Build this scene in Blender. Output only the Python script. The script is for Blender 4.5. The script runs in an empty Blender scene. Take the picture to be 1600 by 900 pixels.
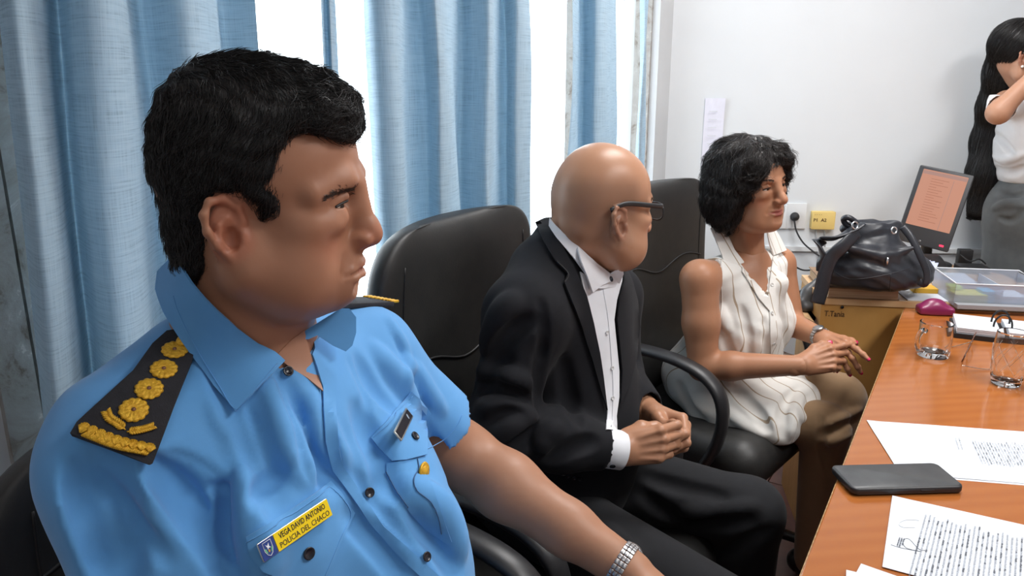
import bpy, bmesh, math, random
import numpy as np
from mathutils import Vector, Matrix
from mathutils.bvhtree import BVHTree
import openvdb

random.seed(7); rng = np.random.default_rng(7)
sc = bpy.context.scene
C = sc.collection
# ------------------------------------------------------------------ camera
CAMZ, PITCH, FPX = 1.38, math.radians(15.0), 1200.0
cam_d = bpy.data.cameras.new('camera'); cam = bpy.data.objects.new('camera', cam_d); C.objects.link(cam)
cam.location = (0, 0, CAMZ); cam.rotation_euler = (math.radians(90) - PITCH, 0, 0)
cam_d.sensor_width = 36; cam_d.lens = 36 * FPX / 1600; cam_d.clip_start = 0.02; cam_d.clip_end = 200
sc.camera = cam
# ------------------------------------------------------------------ sky
w = bpy.data.worlds.new('sky'); sc.world = w; w.use_nodes = True
bg = w.node_tree.nodes['Background']; bg.inputs[0].default_value = (0.90, 0.96, 1.0, 1); bg.inputs[1].default_value = 7.0
# ------------------------------------------------------------------ view
sc.view_settings.view_transform = 'Standard'; sc.view_settings.look = 'None'
sc.view_settings.exposure = -0.05; sc.view_settings.gamma = 1.0; sc.view_settings.use_curve_mapping = False
sc.cycles.max_bounces = 8; sc.cycles.diffuse_bounces = 4; sc.cycles.glossy_bounces = 4
sc.cycles.transmission_bounces = 8; sc.cycles.transparent_max_bounces = 12
sc.cycles.sample_clamp_indirect = 6.0; sc.cycles.caustics_reflective = False; sc.cycles.caustics_refractive = False
# ------------------------------------------------------------------ ceiling lamps (area lights under the ceiling)
def area(name, loc, sx, sy, power, col, rotz=0):
    l = bpy.data.lights.new(name, 'AREA'); l.shape = 'RECTANGLE'; l.size = sx; l.size_y = sy
    l.energy = power; l.color = col
    o = bpy.data.objects.new(name, l); C.objects.link(o); o.location = loc; o.rotation_euler = (0, 0, rotz)
    return o
LAMPS = [(0.9, 1.9, 43.0), (1.7, 0.6, 46.0), (-0.1, -0.9, 6.0)]
for lx, ly, lp in LAMPS:
    area('ceiling_lamp_light', (lx, ly, 2.66), 1.2, 0.5, lp, (1.0, 0.985, 0.97), math.radians(58))

# ================================================================== helpers
def at(px, py, Y):
    """point on the sight line of a photo pixel at forward distance Y"""
    v = (py - 450) / FPX; u = (px - 800) / FPX
    t = Y / (math.cos(PITCH) - v * math.sin(PITCH))
    return np.array([u * t, Y, CAMZ - t * (math.sin(PITCH) + v * math.cos(PITCH))])
def on(px, py, z):
    v = (py - 450) / FPX; u = (px - 800) / FPX
    t = (CAMZ - z) / (math.sin(PITCH) + v * math.cos(PITCH))
    return np.array([u * t, t * (math.cos(PITCH) - v * math.sin(PITCH)), z])
def ray(px, py):
    return Vector(at(px, py, 1.0)) - Vector((0, 0, CAMZ))
def A(*a): return np.array(a, dtype=float)
def nrm(v): v = np.asarray(v, float); return v / (np.linalg.norm(v) + 1e-12)

def prop(o, label=None, cat=None, group=None, kind=None):
    if label: o['label'] = label
    if cat: o['category'] = cat
    if group: o['group'] = group
    if kind: o['kind'] = kind
    return o
def empty(name, loc, label, cat, group=None, rz=0):
    o = bpy.data.objects.new(name, None); C.objects.link(o); o.location = tuple(loc); o.rotation_euler = (0, 0, rz)
    o.empty_display_size = 0.05
    return prop(o, label, cat, group)
def link(name, me, mat, parent=None, smooth=True, world=True):
    """one mesh object; vertices are given in world space unless world=False (then in the parent's space)"""
    if mat is not None:
        for m_ in (mat if isinstance(mat, (list, tuple)) else [mat]): me.materials.append(m_)
    if smooth is True: me.shade_smooth()
    o = bpy.data.objects.new(name, me); C.objects.link(o)
    if parent is not None:
        o.parent = parent
        if world:
            pm = pmatrix(parent); o.matrix_parent_inverse = pm.inverted()
    return o
def pmatrix(o):
    m = Matrix.LocRotScale(o.location, o.rotation_euler, o.scale)
    return (pmatrix(o.parent) @ o.matrix_parent_inverse @ m) if o.parent else m
def mesh_from(name, V, F, mat, parent=None, smooth=True, world=True, recenter=True):
    V = np.asarray(V, float)
    me = bpy.data.meshes.new(name)
    off = np.zeros(3)
    if parent is None and recenter:
        off = np.array([(V[:, 0].min() + V[:, 0].max()) / 2, (V[:, 1].min() + V[:, 1].max()) / 2, V[:, 2].min()])
        V = V - off
    me.from_pydata([tuple(v) for v in V], [], [tuple(int(i) for i in f) for f in F])
    me.update()
    o = link(name, me, mat, parent, smooth, world)
    if parent is None and recenter: o.location = tuple(off)
    return o
def bm_obj(name, bm, mat, parent=None, smooth=False, world=True, recenter=True):
    bmesh.ops.recalc_face_normals(bm, faces=bm.faces)
    me = bpy.data.meshes.new(name)
    off = Vector((0, 0, 0))
    if parent is None and recenter:
        xs = [v.co for v in bm.verts]
        off = Vector(((min(c.x for c in xs) + max(c.x for c in xs)) / 2, (min(c.y for c in xs) + max(c.y for c in xs)) / 2, min(c.z for c in xs)))
        for v in bm.verts: v.co -= off
    bm.to_mesh(me); bm.free()
    o = link(name, me, mat, parent, smooth, world)
    if smooth == 'auto': smooth_angle(me)
    if parent is None and recenter: o.location = off
    return o
def smooth_angle(me, ang=0.6):
    me.shade_smooth()
    try: me.set_sharp_from_angle(angle=ang)
    except Exception: pass
def box(bm, c, s, rot=None, bevel=0.0, seg=2):
    """box centred at c with sizes s, rot = 3x3 or rotation about z"""
    M = Matrix.Identity(4)
    if rot is not None:
        M = Matrix.Rotation(rot, 4, 'Z') if isinstance(rot, (int, float)) else Matrix(rot).to_4x4()
    M = Matrix.Translation(Vector(tuple(c))) @ M @ Matrix.Diagonal((s[0], s[1], s[2], 1))
    r = bmesh.ops.create_cube(bm, size=1, matrix=M)
    if bevel > 0:
        es = list({e for v in r['verts'] for e in v.link_edges})
        bmesh.ops.bevel(bm, geom=es, offset=bevel, segments=seg, profile=0.5, affect='EDGES')
def frame_axes(n):
    n = nrm(n); a = np.array([0, 0, 1.0]) if abs(n[2]) < 0.9 else np.array([1.0, 0, 0])
    u = nrm(np.cross(a, n)); return u, np.cross(n, u)
def tube_VF(P, r, n=10, closed=False, flat=None, up=None):
    """swept tube; r scalar or per-point; flat=(a,b) multiplies the two cross axes"""
    P = np.asarray(P, float); m = len(P); r = np.full(m, r) if np.isscalar(r) else np.asarray(r, float)
    T = np.zeros_like(P)
    for i in range(m):
        if closed: T[i] = P[(i + 1) % m] - P[i - 1]
        else: T[i] = P[min(i + 1, m - 1)] - P[max(i - 1, 0)]
        T[i] = nrm(T[i])
    if up is not None:
        U = [nrm(np.cross(np.asarray(up, float), t)) for t in T]
    else:
        u, _ = frame_axes(T[0]); U = [u]
        for i in range(1, m):
            uu = U[-1] - T[i] * np.dot(U[-1], T[i]); U.append(nrm(uu))
    fa, fb = flat if flat else (1, 1)
    V = []; F = []
    for i in range(m):
        W_ = np.cross(T[i], U[i])
        for k in range(n):
            a = 2 * math.pi * k / n
            V.append(P[i] + r[i] * (fa * math.cos(a) * U[i] + fb * math.sin(a) * W_))
    mm = m if closed else m - 1
    for i in range(mm):
        for k in range(n):
            a, b = i * n + k, i * n + (k + 1) % n
            c, d = ((i + 1) % m) * n + (k + 1) % n, ((i + 1) % m) * n + k
            F.append((a, b, c, d))
    if not closed:
        F.append(tuple(range(n))[::-1]); F.append(tuple(range((m - 1) * n, m * n)))
    return np.array(V), F
def spline(P, n):
    """Catmull-Rom resample"""
    P = np.asarray(P, float); m = len(P)
    if m < 3:
        t = np.linspace(0, 1, n)[:, None]; return P[0] * (1 - t) + P[-1] * t
    Q = np.vstack([2 * P[0] - P[1], P, 2 * P[-1] - P[-2]]); out = []
    for s in np.linspace(0, m - 1 - 1e-9, n):
        i = int(s); t = s - i; a, b, c, d = Q[i], Q[i + 1], Q[i + 2], Q[i + 3]
        out.append(0.5 * ((2 * b) + (c - a) * t + (2 * a - 5 * b + 4 * c - d) * t * t + (3 * b - a - 3 * c + d) * t ** 3))
    return np.array(out)
class MB:
    """collects shapes for one mesh"""
    def __init__(s): s.V = []; s.F = []; s.n = 0
    def add(s, V, F):
        s.V.append(np.asarray(V, float)); s.F += [tuple(i + s.n for i in f) for f in F]; s.n += len(V); return s
    def tube(s, P, r, n=10, **k): return s.add(*tube_VF(P, r, n, **k))
    def build(s, name, mat, parent=None, smooth=True, **k): return mesh_from(name, np.vstack(s.V), s.F, mat, parent, smooth, **k)
def lathe(prof, n=32, c=(0, 0, 0), axis=None):
    """prof list of (r,z)"""
    V = []; F = []
    for r, z in prof:
        for k in range(n):
            a = 2 * math.pi * k / n; V.append((r * math.cos(a), r * math.sin(a), z))
    V = np.array(V)
    for i in range(len(prof) - 1):
        for k in range(n):
            F.append((i * n + k, i * n + (k + 1) % n, (i + 1) * n + (k + 1) % n, (i + 1) * n + k))
    if axis is not None:
        nz = nrm(axis); u, v = frame_axes(nz); V = V @ np.array([u, v, nz])
    return V + np.asarray(c, float), F
def loft(secs, closed_ends=True):
    """secs: list of (n,3) rings"""
    n = len(secs[0]); V = np.vstack(secs); F = []
    for i in range(len(secs) - 1):
        for k in range(n):
            F.append((i * n + k, i * n + (k + 1) % n, (i + 1) * n + (k + 1) % n, (i + 1) * n + k))
    if closed_ends:
        F.append(tuple(range(n))[::-1]); F.append(tuple(range((len(secs) - 1) * n, len(secs) * n)))
    return V, F
def prism(poly, z0, z1):
    n = len(poly); V = [(x, y, z0) for x, y in poly] + [(x, y, z1) for x, y in poly]
    F = [tuple(range(n))[::-1], tuple(range(n, 2 * n))] + [(i, (i + 1) % n, n + (i + 1) % n, n + i) for i in range(n)]
    return np.array(V, float), F
def sheet(G, th, normal=None):
    """thin solid from a grid of points G[nu,nv,3]"""
    nu, nv = G.shape[:2]
    du = np.gradient(G, axis=0); dv = np.gradient(G, axis=1); N = np.cross(du, dv)
    N /= (np.linalg.norm(N, axis=2, keepdims=True) + 1e-12)
    if normal is not None and (N.reshape(-1, 3) @ np.asarray(normal)).sum() < 0: N = -N
    Vt = (G + N * th / 2).reshape(-1, 3); Vb = (G - N * th / 2).reshape(-1, 3); m = nu * nv; F = []
    for i in range(nu - 1):
        for j in range(nv - 1):
            a, b, c, d = i * nv + j, (i + 1) * nv + j, (i + 1) * nv + j + 1, i * nv + j + 1
            F.append((a, b, c, d)); F.append((m + a, m + d, m + c, m + b))
    rim = [(i, 0) for i in range(nu)] + [(nu - 1, j) for j in range(1, nv)] + [(i, nv - 1) for i in range(nu - 2, -1, -1)] + [(0, j) for j in range(nv - 2, 0, -1)]
    for q in range(len(rim)):
        a = rim[q][0] * nv + rim[q][1]; b = rim[(q + 1) % len(rim)]; b = b[0] * nv + b[1]
        F.append((a, m + a, m + b, b))
    return np.vstack([Vt, Vb]), F

# ------------------------------------------------------------------ materials
def mat(name, col=(0.5, 0.5, 0.5), rough=0.5, metal=0.0, **k):
    m = bpy.data.materials.new(name); m.use_nodes = True
    b = m.node_tree.nodes['Principled BSDF']
    b.inputs['Base Color'].default_value = (*col, 1); b.inputs['Roughness'].default_value = rough; b.inputs['Metallic'].default_value = metal
    for kk, v in k.items(): b.inputs[kk.replace('_', ' ')].default_value = v
    return m
def srgb(r, g, b):
    f = lambda c: (c / 255 / 12.92) if c / 255 <= 0.04045 else ((c / 255 + 0.055) / 1.055) ** 2.4
    return (f(r), f(g), f(b))
class NT:
    def __init__(s, m): s.m = m; s.t = m.node_tree; s.b = s.t.nodes['Principled BSDF']
    def n(s, typ, **k):
        x = s.t.nodes.new(typ)
        for a, v in k.items():
            if a.startswith('i_'):
                key = a[2:]; key = int(key) if key.isdigit() else key.replace('_', ' ')
                x.inputs[key].default_value = v
            else: setattr(x, a, v)
        return x
    def l(s, a, b): s.t.links.new(a, b)
    def coord(s, kind='Object', scale=(1, 1, 1), rot=(0, 0, 0)):
        tc = s.n('ShaderNodeTexCoord'); mp = s.n('ShaderNodeMapping'); mp.inputs['Scale'].default_value = scale; mp.inputs['Rotation'].default_value = rot
        s.l(tc.outputs[kind], mp.inputs[0]); return mp.outputs[0]
    def noise(s, vec, scale, detail=4, rough=0.55, dist=0):
        x = s.n('ShaderNodeTexNoise'); x.inputs['Scale'].default_value = scale; x.inputs['Detail'].default_value = detail
        x.inputs['Roughness'].default_value = rough; x.inputs['Distortion'].default_value = dist
        s.l(vec, x.inputs['Vector']); return x.outputs['Fac']
    def ramp(s, fac, stops):
        r = s.n('ShaderNodeValToRGB'); e = r.color_ramp.elements
        while len(e) < len(stops): e.new(0.5)
        for q, (p, c) in zip(e, stops): q.position = p; q.color = (*c, 1) if len(c) == 3 else c
        s.l(fac, r.inputs[0]); return r.outputs[0]
    def bump(s, h, strength=0.2, dist=0.01):
        b = s.n('ShaderNodeBump'); b.inputs['Strength'].default_value = strength; b.inputs['Distance'].default_value = dist
        s.l(h, b.inputs['Height']); s.l(b.outputs[0], s.b.inputs['Normal']); return b
    def mix(s, f, a, b, mode='MIX'):
        x = s.n('ShaderNodeMix', data_type='RGBA', blend_type=mode)
        for v, i in ((f, 0), (a, 6), (b, 7)):
            if hasattr(v, 'is_output') or hasattr(v, 'links'): s.l(v, x.inputs[i])
            else: x.inputs[i].default_value = v if i == 0 else (*v, 1)
        return x.outputs[2]
    def math(s, op, a, b=0.0):
        x = s.n('ShaderNodeMath', operation=op)
        for v, i in ((a, 0), (b, 1)):
            if hasattr(v, 'links'): s.l(v, x.inputs[i])
            else: x.inputs[i].default_value = v
        return x.outputs[0]
def noisy(name, c1, c2, scale=20, rough=0.6, bump=0.1, bscale=80, bdist=0.002, stretch=(1, 1, 1), metal=0.0, **k):
    m = mat(name, c1, rough, metal, **k); t = NT(m); v = t.coord('Object', stretch)
    t.l(t.ramp(t.noise(v, scale), [(0.3, c1), (0.7, c2)]), t.b.inputs['Base Color'])
    if bump: t.bump(t.noise(v, bscale, 5), bump, bdist)
    return m
def wood(name, c1, c2, rot, rough=0.25, scale=6, bump=0.02):
    m = mat(name, c1, rough); t = NT(m); v = t.coord('Object', (1, 12, 1), (0, 0, rot))
    n1 = t.noise(v, scale, 6, 0.6, 0.4)
    wv = t.n('ShaderNodeTexWave', wave_type='BANDS', bands_direction='Y'); wv.inputs['Scale'].default_value = scale * 0.5
    wv.inputs['Distortion'].default_value = 3.0; wv.inputs['Detail'].default_value = 3; t.l(v, wv.inputs['Vector'])
    f = t.math('ADD', t.math('MULTIPLY', n1, 0.7), t.math('MULTIPLY', wv.outputs['Fac'], 0.3))
    t.l(t.ramp(f, [(0.3, c2), (0.72, c1)]), t.b.inputs['Base Color'])
    t.bump(n1, bump, 0.001)
    return m
M = {}
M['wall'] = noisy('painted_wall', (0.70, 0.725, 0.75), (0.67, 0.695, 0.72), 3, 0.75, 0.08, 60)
M['wall_shaded'] = noisy('wall_paint_shaded', (0.62, 0.64, 0.66), (0.56, 0.58, 0.60), 4, 0.75, 0.1, 60)  # darker copy of the wall paint: shade of the window wall put into the colour
M['ceiling'] = noisy('ceiling_paint', (0.8, 0.8, 0.8), (0.76, 0.76, 0.76), 3, 0.9, 0.05)
M['leather'] = noisy('black_leather', (0.017, 0.017, 0.017), (0.024, 0.023, 0.022), 30, 0.5, 0.22, 260, 0.001)
M['plastic'] = noisy('black_plastic', (0.014, 0.014, 0.016), (0.02, 0.02, 0.022), 40, 0.42, 0.08, 300, 0.0006)
M['black'] = mat('matte_black', (0.01, 0.01, 0.011), 0.5)
M['rubber'] = mat('dark_rubber', (0.02, 0.02, 0.022), 0.7)
M['chrome'] = mat('polished_metal', (0.75, 0.75, 0.76), 0.18, 1.0)
M['steel'] = noisy('brushed_steel', (0.55, 0.55, 0.56), (0.45, 0.45, 0.46), 60, 0.3, 0.1, 200, metal=1.0)
M['table'] = wood('varnished_orange_wood', srgb(164, 98, 47), srgb(155, 89, 41), math.radians(-58), 0.14, 3)
M['tablestrip'] = wood('pale_edge_strip', srgb(196, 160, 110), srgb(150, 110, 60), math.radians(-58), 0.3, 8)
M['lightwood'] = wood('light_wood_board', srgb(206, 158, 92), srgb(186, 136, 72), math.radians(90), 0.4, 4)
M['desktop'] = wood('light_desk_top', srgb(222, 184, 140), srgb(208, 165, 118), 0.2, 0.4, 4)
M['paper'] = mat('white_paper', (0.66, 0.69, 0.74), 0.7)
M['ink'] = mat('grey_printing_ink', (0.09, 0.10, 0.12), 0.8)
M['inklight'] = mat('faint_printing_ink', (0.30, 0.32, 0.36), 0.8)
M['white_plastic'] = mat('white_plastic', (0.78, 0.79, 0.80), 0.35)
def glassmat(name, col=(1, 1, 1), ior=1.45, rough=0.0, thin=False):
    m = bpy.data.materials.new(name); m.use_nodes = True; t = m.node_tree; t.nodes.clear()
    out = t.nodes.new('ShaderNodeOutputMaterial')
    if thin:
        tr = t.nodes.new('ShaderNodeBsdfTransparent'); tr.inputs[0].default_value = (*col, 1)
        gl = t.nodes.new('ShaderNodeBsdfGlossy'); gl.inputs['Roughness'].default_value = 0.02
        lw = t.nodes.new('ShaderNodeLayerWeight'); pw = t.nodes.new('ShaderNodeMath'); pw.operation = 'POWER'; pw.inputs[1].default_value = 5; t.links.new(lw.outputs['Facing'], pw.inputs[0]); fr = t.nodes.new('ShaderNodeMath'); fr.operation = 'MULTIPLY_ADD'; fr.inputs[1].default_value = 0.8; fr.inputs[2].default_value = 0.04; t.links.new(pw.outputs[0], fr.inputs[0])
        mx = t.nodes.new('ShaderNodeMixShader'); t.links.new(fr.outputs[0], mx.inputs[0]); t.links.new(tr.outputs[0], mx.inputs[1]); t.links.new(gl.outputs[0], mx.inputs[2])
        t.links.new(mx.outputs[0], out.inputs[0])
    else:
        g = t.nodes.new('ShaderNodeBsdfGlass'); g.inputs['Color'].default_value = (*col, 1); g.inputs['IOR'].default_value = ior; g.inputs['Roughness'].default_value = rough
        t.links.new(g.outputs[0], out.inputs[0])
    return m
M['pane'] = glassmat('window_glass', (0.97, 0.99, 1.0), thin=True)
M['glass'] = glassmat('drinking_glass', (0.985, 0.99, 0.99), 1.38)
M['lens'] = glassmat('spectacle_lens', (0.93, 0.95, 0.97), 1.6, thin=True)
M['clear'] = glassmat('clear_plastic', (0.86, 0.88, 0.93), 1.5, thin=True)
def curtain_mat():
    m = bpy.data.materials.new('blue_woven_curtain'); m.use_nodes = True; T = NT(m); t = m.node_tree
    v = T.coord('Object', (1, 1, 1))
    uv = T.n('ShaderNodeTexCoord').outputs['UV']
    mp = T.n('ShaderNodeMapping'); mp.inputs['Scale'].default_value = (12, 420, 1); T.l(uv, mp.inputs[0])
    n1 = T.noise(mp.outputs[0], 1.0, 3, 0.6, 0.2)
    mp2 = T.n('ShaderNodeMapping'); mp2.inputs['Scale'].default_value = (520, 16, 1); T.l(uv, mp2.inputs[0])
    n2 = T.noise(mp2.outputs[0], 1.0, 3, 0.6, 0.2)
    f = T.math('ADD', T.math('MULTIPLY', n1, 0.6), T.math('MULTIPLY', n2, 0.4))
    c = T.ramp(f, [(0.36, (0.35, 0.46, 0.54)), (0.47, (0.47, 0.60, 0.69)), (0.62, (0.55, 0.67, 0.75))])
    t.links.remove(T.b.outputs[0].links[0])
    T.b.inputs['Roughness'].default_value = 0.85; T.l(c, T.b.inputs['Base Color']); T.bump(f, 0.25, 0.001)
    tr = T.n('ShaderNodeBsdfTranslucent'); T.l(c, tr.inputs[0])
    mx = T.n('ShaderNodeMixShader'); mx.inputs[0].default_value = 0.38
    T.l(T.b.outputs[0], mx.inputs[1]); T.l(tr.outputs[0], mx.inputs[2]); T.l(mx.outputs[0], t.nodes['Material Output'].inputs[0])
    return m
M['curtain'] = curtain_mat()

# ================================================================== room
WD = nrm(A(0.53, 0.848, 0)); WN = A(WD[1], -WD[0], 0)         # window wall: direction and inward normal
W0 = A(0.655, 3.30, 0)                                        # corner with the back wall
BD = nrm(A(0.9976, -0.07, 0))                                 # back wall direction
H = 2.75
def wallpt(s, o=0.0, z=0.0): return W0 + WD * s + WN * o + A(0, 0, z)
def s_of(px, py=300, o=0.0):
    """distance along the window wall (negative = toward the camera) where a sight line meets it"""
    d = ray(px, py); d = A(d.x, d.y, 0); B = np.array([[d[0], -WD[0]], [d[1], -WD[1]]]); q = (W0 + WN * o)[:2]
    return float(np.linalg.solve(B, q)[1])
def quad_wall(name, a, b, z0, z1, th, m, out):
    """wall slab from a to b (plan points); out = outward direction"""
    a, b, out = map(lambda q: np.asarray(q, float), (a, b, out)); V = []
    for p in (a, b, b + out * th, a + out * th): V.append((p[0], p[1]))
    VV, F = prism(V, z0, z1); o = mesh_from(name, VV, F, m, None, False); o['kind'] = 'structure'; return o
corners = dict(BL=W0, BR=W0 + BD * 3.4, FL=W0 - WD * 5.6)
FR = A(3.9, -2.2, 0)
# floor: dark red-brown tiles, nearest as pieces
fl = M['floor'] = noisy('red_brown_floor_tile', srgb(128, 82, 70), srgb(104, 64, 55), 9, 0.35, 0.1, 40)
M['grout'] = mat('dark_grout', srgb(88, 62, 54), 0.8)
bm = bmesh.new(); box(bm, (0.6, 0.4, -0.035), (8.4, 7.6, 0.05)); floor = bm_obj('floor', bm, M['grout'], None); floor['kind'] = 'structure'
tilemesh = None; ts = 0.30
bm = bmesh.new(); box(bm, (0, 0, -0.005), (ts - 0.004, ts - 0.004, 0.010), None, 0.0012, 1)
tme = bpy.data.meshes.new('floor_tile'); bm.to_mesh(tme); bm.free(); tme.materials.append(fl)
cnt = 0
for i in range(-9, 18):
    for j in range(-9, 18):
        c = A(0.9, 1.6, 0) + WD * ts * i + WN * ts * j
        if -0.6 < c[0] < 2.3 and 0.3 < c[1] < 3.5 and (c - W0) @ WN > 0.15 and (c - W0) @ A(-BD[1], BD[0], 0) < -0.15 and cnt < 290:
            t_ = bpy.data.objects.new('floor_tile', tme); C.objects.link(t_); t_.parent = floor
            t_.matrix_parent_inverse = pmatrix(floor).inverted(); t_.location = tuple(c); t_.rotation_euler = (0, 0, math.atan2(WD[1], WD[0])); cnt += 1
quad_wall('wall_back', corners['BL'] - BD * 0.1, corners['BR'], 0, H, 0.12, M['wall'], A(BD[1] * -1, BD[0], 0))
quad_wall('wall_right', corners['BR'], FR, 0, H, 0.12, M['wall'], A(1, 0, 0))
quad_wall('wall_front', FR, corners['FL'], 0, H, 0.12, M['wall'], A(0, -1, 0))
bm = bmesh.new(); box(bm, (0.6, 0.4, H + 0.05), (8.6, 7.8, 0.08)); bm_obj('ceiling', bm, M['ceiling'])['kind'] = 'structure'
for lx, ly, lp in LAMPS:
    e = empty('ceiling_lamp', (lx, ly, 2.68), {0.9: 'rectangular ceiling lamp above the far chairs, outside the picture', 1.7: 'rectangular ceiling lamp above the orange table, outside the picture', -0.1: 'rectangular ceiling lamp behind the photographer, outside the picture'}[lx], 'lamp', 'ceiling lamps', math.radians(58))
    bm = bmesh.new()
    for sx, sy, cx, cy in ((1.28, 0.03, 0, 0.27), (1.28, 0.03, 0, -0.27), (0.03, 0.57, 0.63, 0), (0.03, 0.57, -0.63, 0)): box(bm, (cx, cy, 0.03), (sx, sy, 0.08))
    bm_obj('lamp_frame', bm, M['white_plastic'], e, world=False)
# window wall with opening
SA, SB = s_of(-25, 500) , s_of(1030, 60); ZS, ZT = 0.74, 2.45
L = 5.6
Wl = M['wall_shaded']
wl = MB()
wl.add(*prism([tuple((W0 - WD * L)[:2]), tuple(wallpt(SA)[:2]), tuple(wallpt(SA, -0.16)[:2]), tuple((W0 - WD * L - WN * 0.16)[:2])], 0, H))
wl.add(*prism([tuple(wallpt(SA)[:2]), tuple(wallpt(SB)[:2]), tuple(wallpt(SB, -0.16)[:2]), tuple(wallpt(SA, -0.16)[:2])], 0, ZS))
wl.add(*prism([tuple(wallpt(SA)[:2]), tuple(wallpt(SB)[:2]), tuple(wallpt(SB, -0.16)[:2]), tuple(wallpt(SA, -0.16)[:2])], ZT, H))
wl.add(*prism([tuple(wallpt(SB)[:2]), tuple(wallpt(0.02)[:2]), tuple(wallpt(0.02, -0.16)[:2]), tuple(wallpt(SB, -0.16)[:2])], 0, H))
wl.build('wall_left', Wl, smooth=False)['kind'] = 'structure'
# window: weathered frame, mullions, panes, sill
fm = M['frame'] = noisy('weathered_grey_frame', srgb(150, 146, 140), srgb(120, 112, 104), 14, 0.6, 0.5, 50, 0.003)
NTf = NT(fm); vv = NTf.coord('Object'); NTf.l(NTf.ramp(NTf.noise(vv, 11, 8, 0.7, 1.5), [(0.35, srgb(110, 98, 88)), (0.45, srgb(150, 146, 140)), (0.62, srgb(165, 163, 160)), (0.68, srgb(205, 203, 198))]), NTf.b.inputs['Base Color'])
win = empty('window_1', wallpt((SA + SB) / 2, -0.06, ZS), 'wide grey framed window behind the blue curtains', 'window'); win['kind'] = 'structure'
del win['category']; 
def wbar(mb, s0, s1, z0, z1, o0=-0.10, o1=-0.03):
    mb.add(*prism([tuple(wallpt(s0, o0)[:2]), tuple(wallpt(s1, o0)[:2]), tuple(wallpt(s1, o1)[:2]), tuple(wallpt(s0, o1)[:2])], z0, z1))
fb = MB(); wbar(fb, SA, SA + 0.05, ZS, ZT, -0.12, 0.012); wbar(fb, SA + 0.05, SA + 0.062, ZS, ZT, -0.10, -0.02); wbar(fb, SA + 0.062, SA + 0.10, ZS, ZT, -0.10, -0.005)
wbar(fb, SB - 0.012, SB, ZS, ZT); wbar(fb, SA, SB, ZT - 0.06, ZT); wbar(fb, SA, SB, ZS, ZS + 0.035, -0.12, 0.0)
fb.build('window_frame', fm, win, smooth=False)
MS = [SA, s_of(700, 200), s_of(925, 200), SB]; nm = 3
for i in range(1, nm):
    s = MS[i]; b_ = MB(); wbar(b_, s - 0.012, s + 0.012, ZS + 0.035, ZT - 0.06); b_.build('mullion', fm, win, smooth=False)
for i in range(nm):
    s0 = MS[i]; s1 = MS[i + 1]; b_ = MB(); wbar(b_, s0 + 0.012, s1 - 0.012, ZS + 0.035, ZT - 0.06, -0.068, -0.063); b_.build('pane', M['pane'], win, smooth=False)
b_ = MB(); wbar(b_, SA - 0.05, SB, ZS - 0.03, ZS, -0.12, 0.06); b_.build('window_sill', fm, win, smooth=False)
# curtains: each panel follows a plan line of folds
def curtain(label, spec, seed, slant=0.0, z0=0.25, z1=2.55, o=0.16, first=False, ypx=200, folds=None, slantfn=None):
    """spec: list of (pixel column, offset from wall) in plan, measured at photo row ypx"""
    r = np.random.default_rng(seed)
    P = np.array([[s_of(px, ypx, of), of] for px, of in spec]); P = spline(P, max(60, 14 * len(spec)))
    nz = 46; G = np.zeros((len(P), nz, 3)); zz = np.linspace(z0, z1, nz)
    ph = r.uniform(0, 6, 4); smid = P[:, 0].mean(); zref = 1.3
    for j, z in enumerate(zz):
        wob = 0.010 * np.sin(2.1 * z + ph[0] + P[:, 0] * 6) + 0.006 * np.sin(4.7 * z + ph[1] + P[:, 0] * 17) + 0.003 * np.sin(11 * z + ph[2] + P[:, 0] * 31)
        s = smid + (P[:, 0] - smid) * (1 + 0.05 * (zref - z)) + slant * (z - zref); of = P[:, 1] + wob * np.clip((z1 - z) * 1.2, 0, 1)
        if slantfn is not None: s = s + slantfn(P[:, 0], z)
        G[:, j, :] = W0 + np.outer(s, WD) + np.outer(of, WN); G[:, j, 2] = z
    V, F = sheet(G, 0.0008)
    F = F[0::1]
    me = bpy.data.meshes.new('curtain'); off = A(V[:, 0].mean(), V[:, 1].mean(), z0)
    me.from_pydata([tuple(v) for v in V - off], [], F); me.update()
    uv = me.uv_layers.new(name='UVMap'); m = len(V) // 2; nu = len(P)
    arc = np.concatenate([[0], np.cumsum(np.hypot(*np.diff(P, axis=0).T))])
    U = np.repeat(arc, nz); Vv = np.tile(zz, nu); U = np.concatenate([U, U]); Vv = np.concatenate([Vv, Vv])
    li = np.zeros(len(me.loops), int); me.loops.foreach_get('vertex_index', li)
    uv.data.foreach_set('uv', np.stack([U[li], Vv[li]], 1).ravel())
    o_ = link('curtain', me, M['curtain']); o_.location = tuple(off)
    return prop(o_, label, 'curtain', 'blue curtains')
curtain('pale blue woven curtain, widest one, hanging behind the officer with yellow-starred shoulder',
        [(28, .12), (50, .19), (88, .17), (112, .10), (135, .17), (165, .21), (205, .20), (235, .12), (262, .13), (300, .20), (335, .21), (362, .16), (370, .10), (395, .12), (424, .17)], 1,
        slantfn=lambda s, z: np.clip((-2.0 - s) / 0.8, 0, 1) * 0.07 * (z - 1.45))
curtain('very narrow strip of blue curtain alone in the bright gap above the dark-haired officer', [(522, .15), (528, .12), (534, .15), (541, .12)], 2)
curtain('blue curtain of dark and pale folds behind the near leather chair',
        [(584, .12), (600, .18), (632, .20), (640, .13), (668, .13), (690, .19), (715, .16), (722, .10), (742, .14), (768, .19), (772, .12), (785, .10), (800, .16), (823, .17)], 3, slant=-0.02)
curtain('blue curtain hanging directly above the bald head', [(884, .17), (905, .12), (925, .18), (945, .19), (962, .12)], 4)
curtain('narrow sheer-looking blue curtain strip nearest the room corner', [(997, .10), (1003, .13), (1010, .10)], 5)
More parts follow.
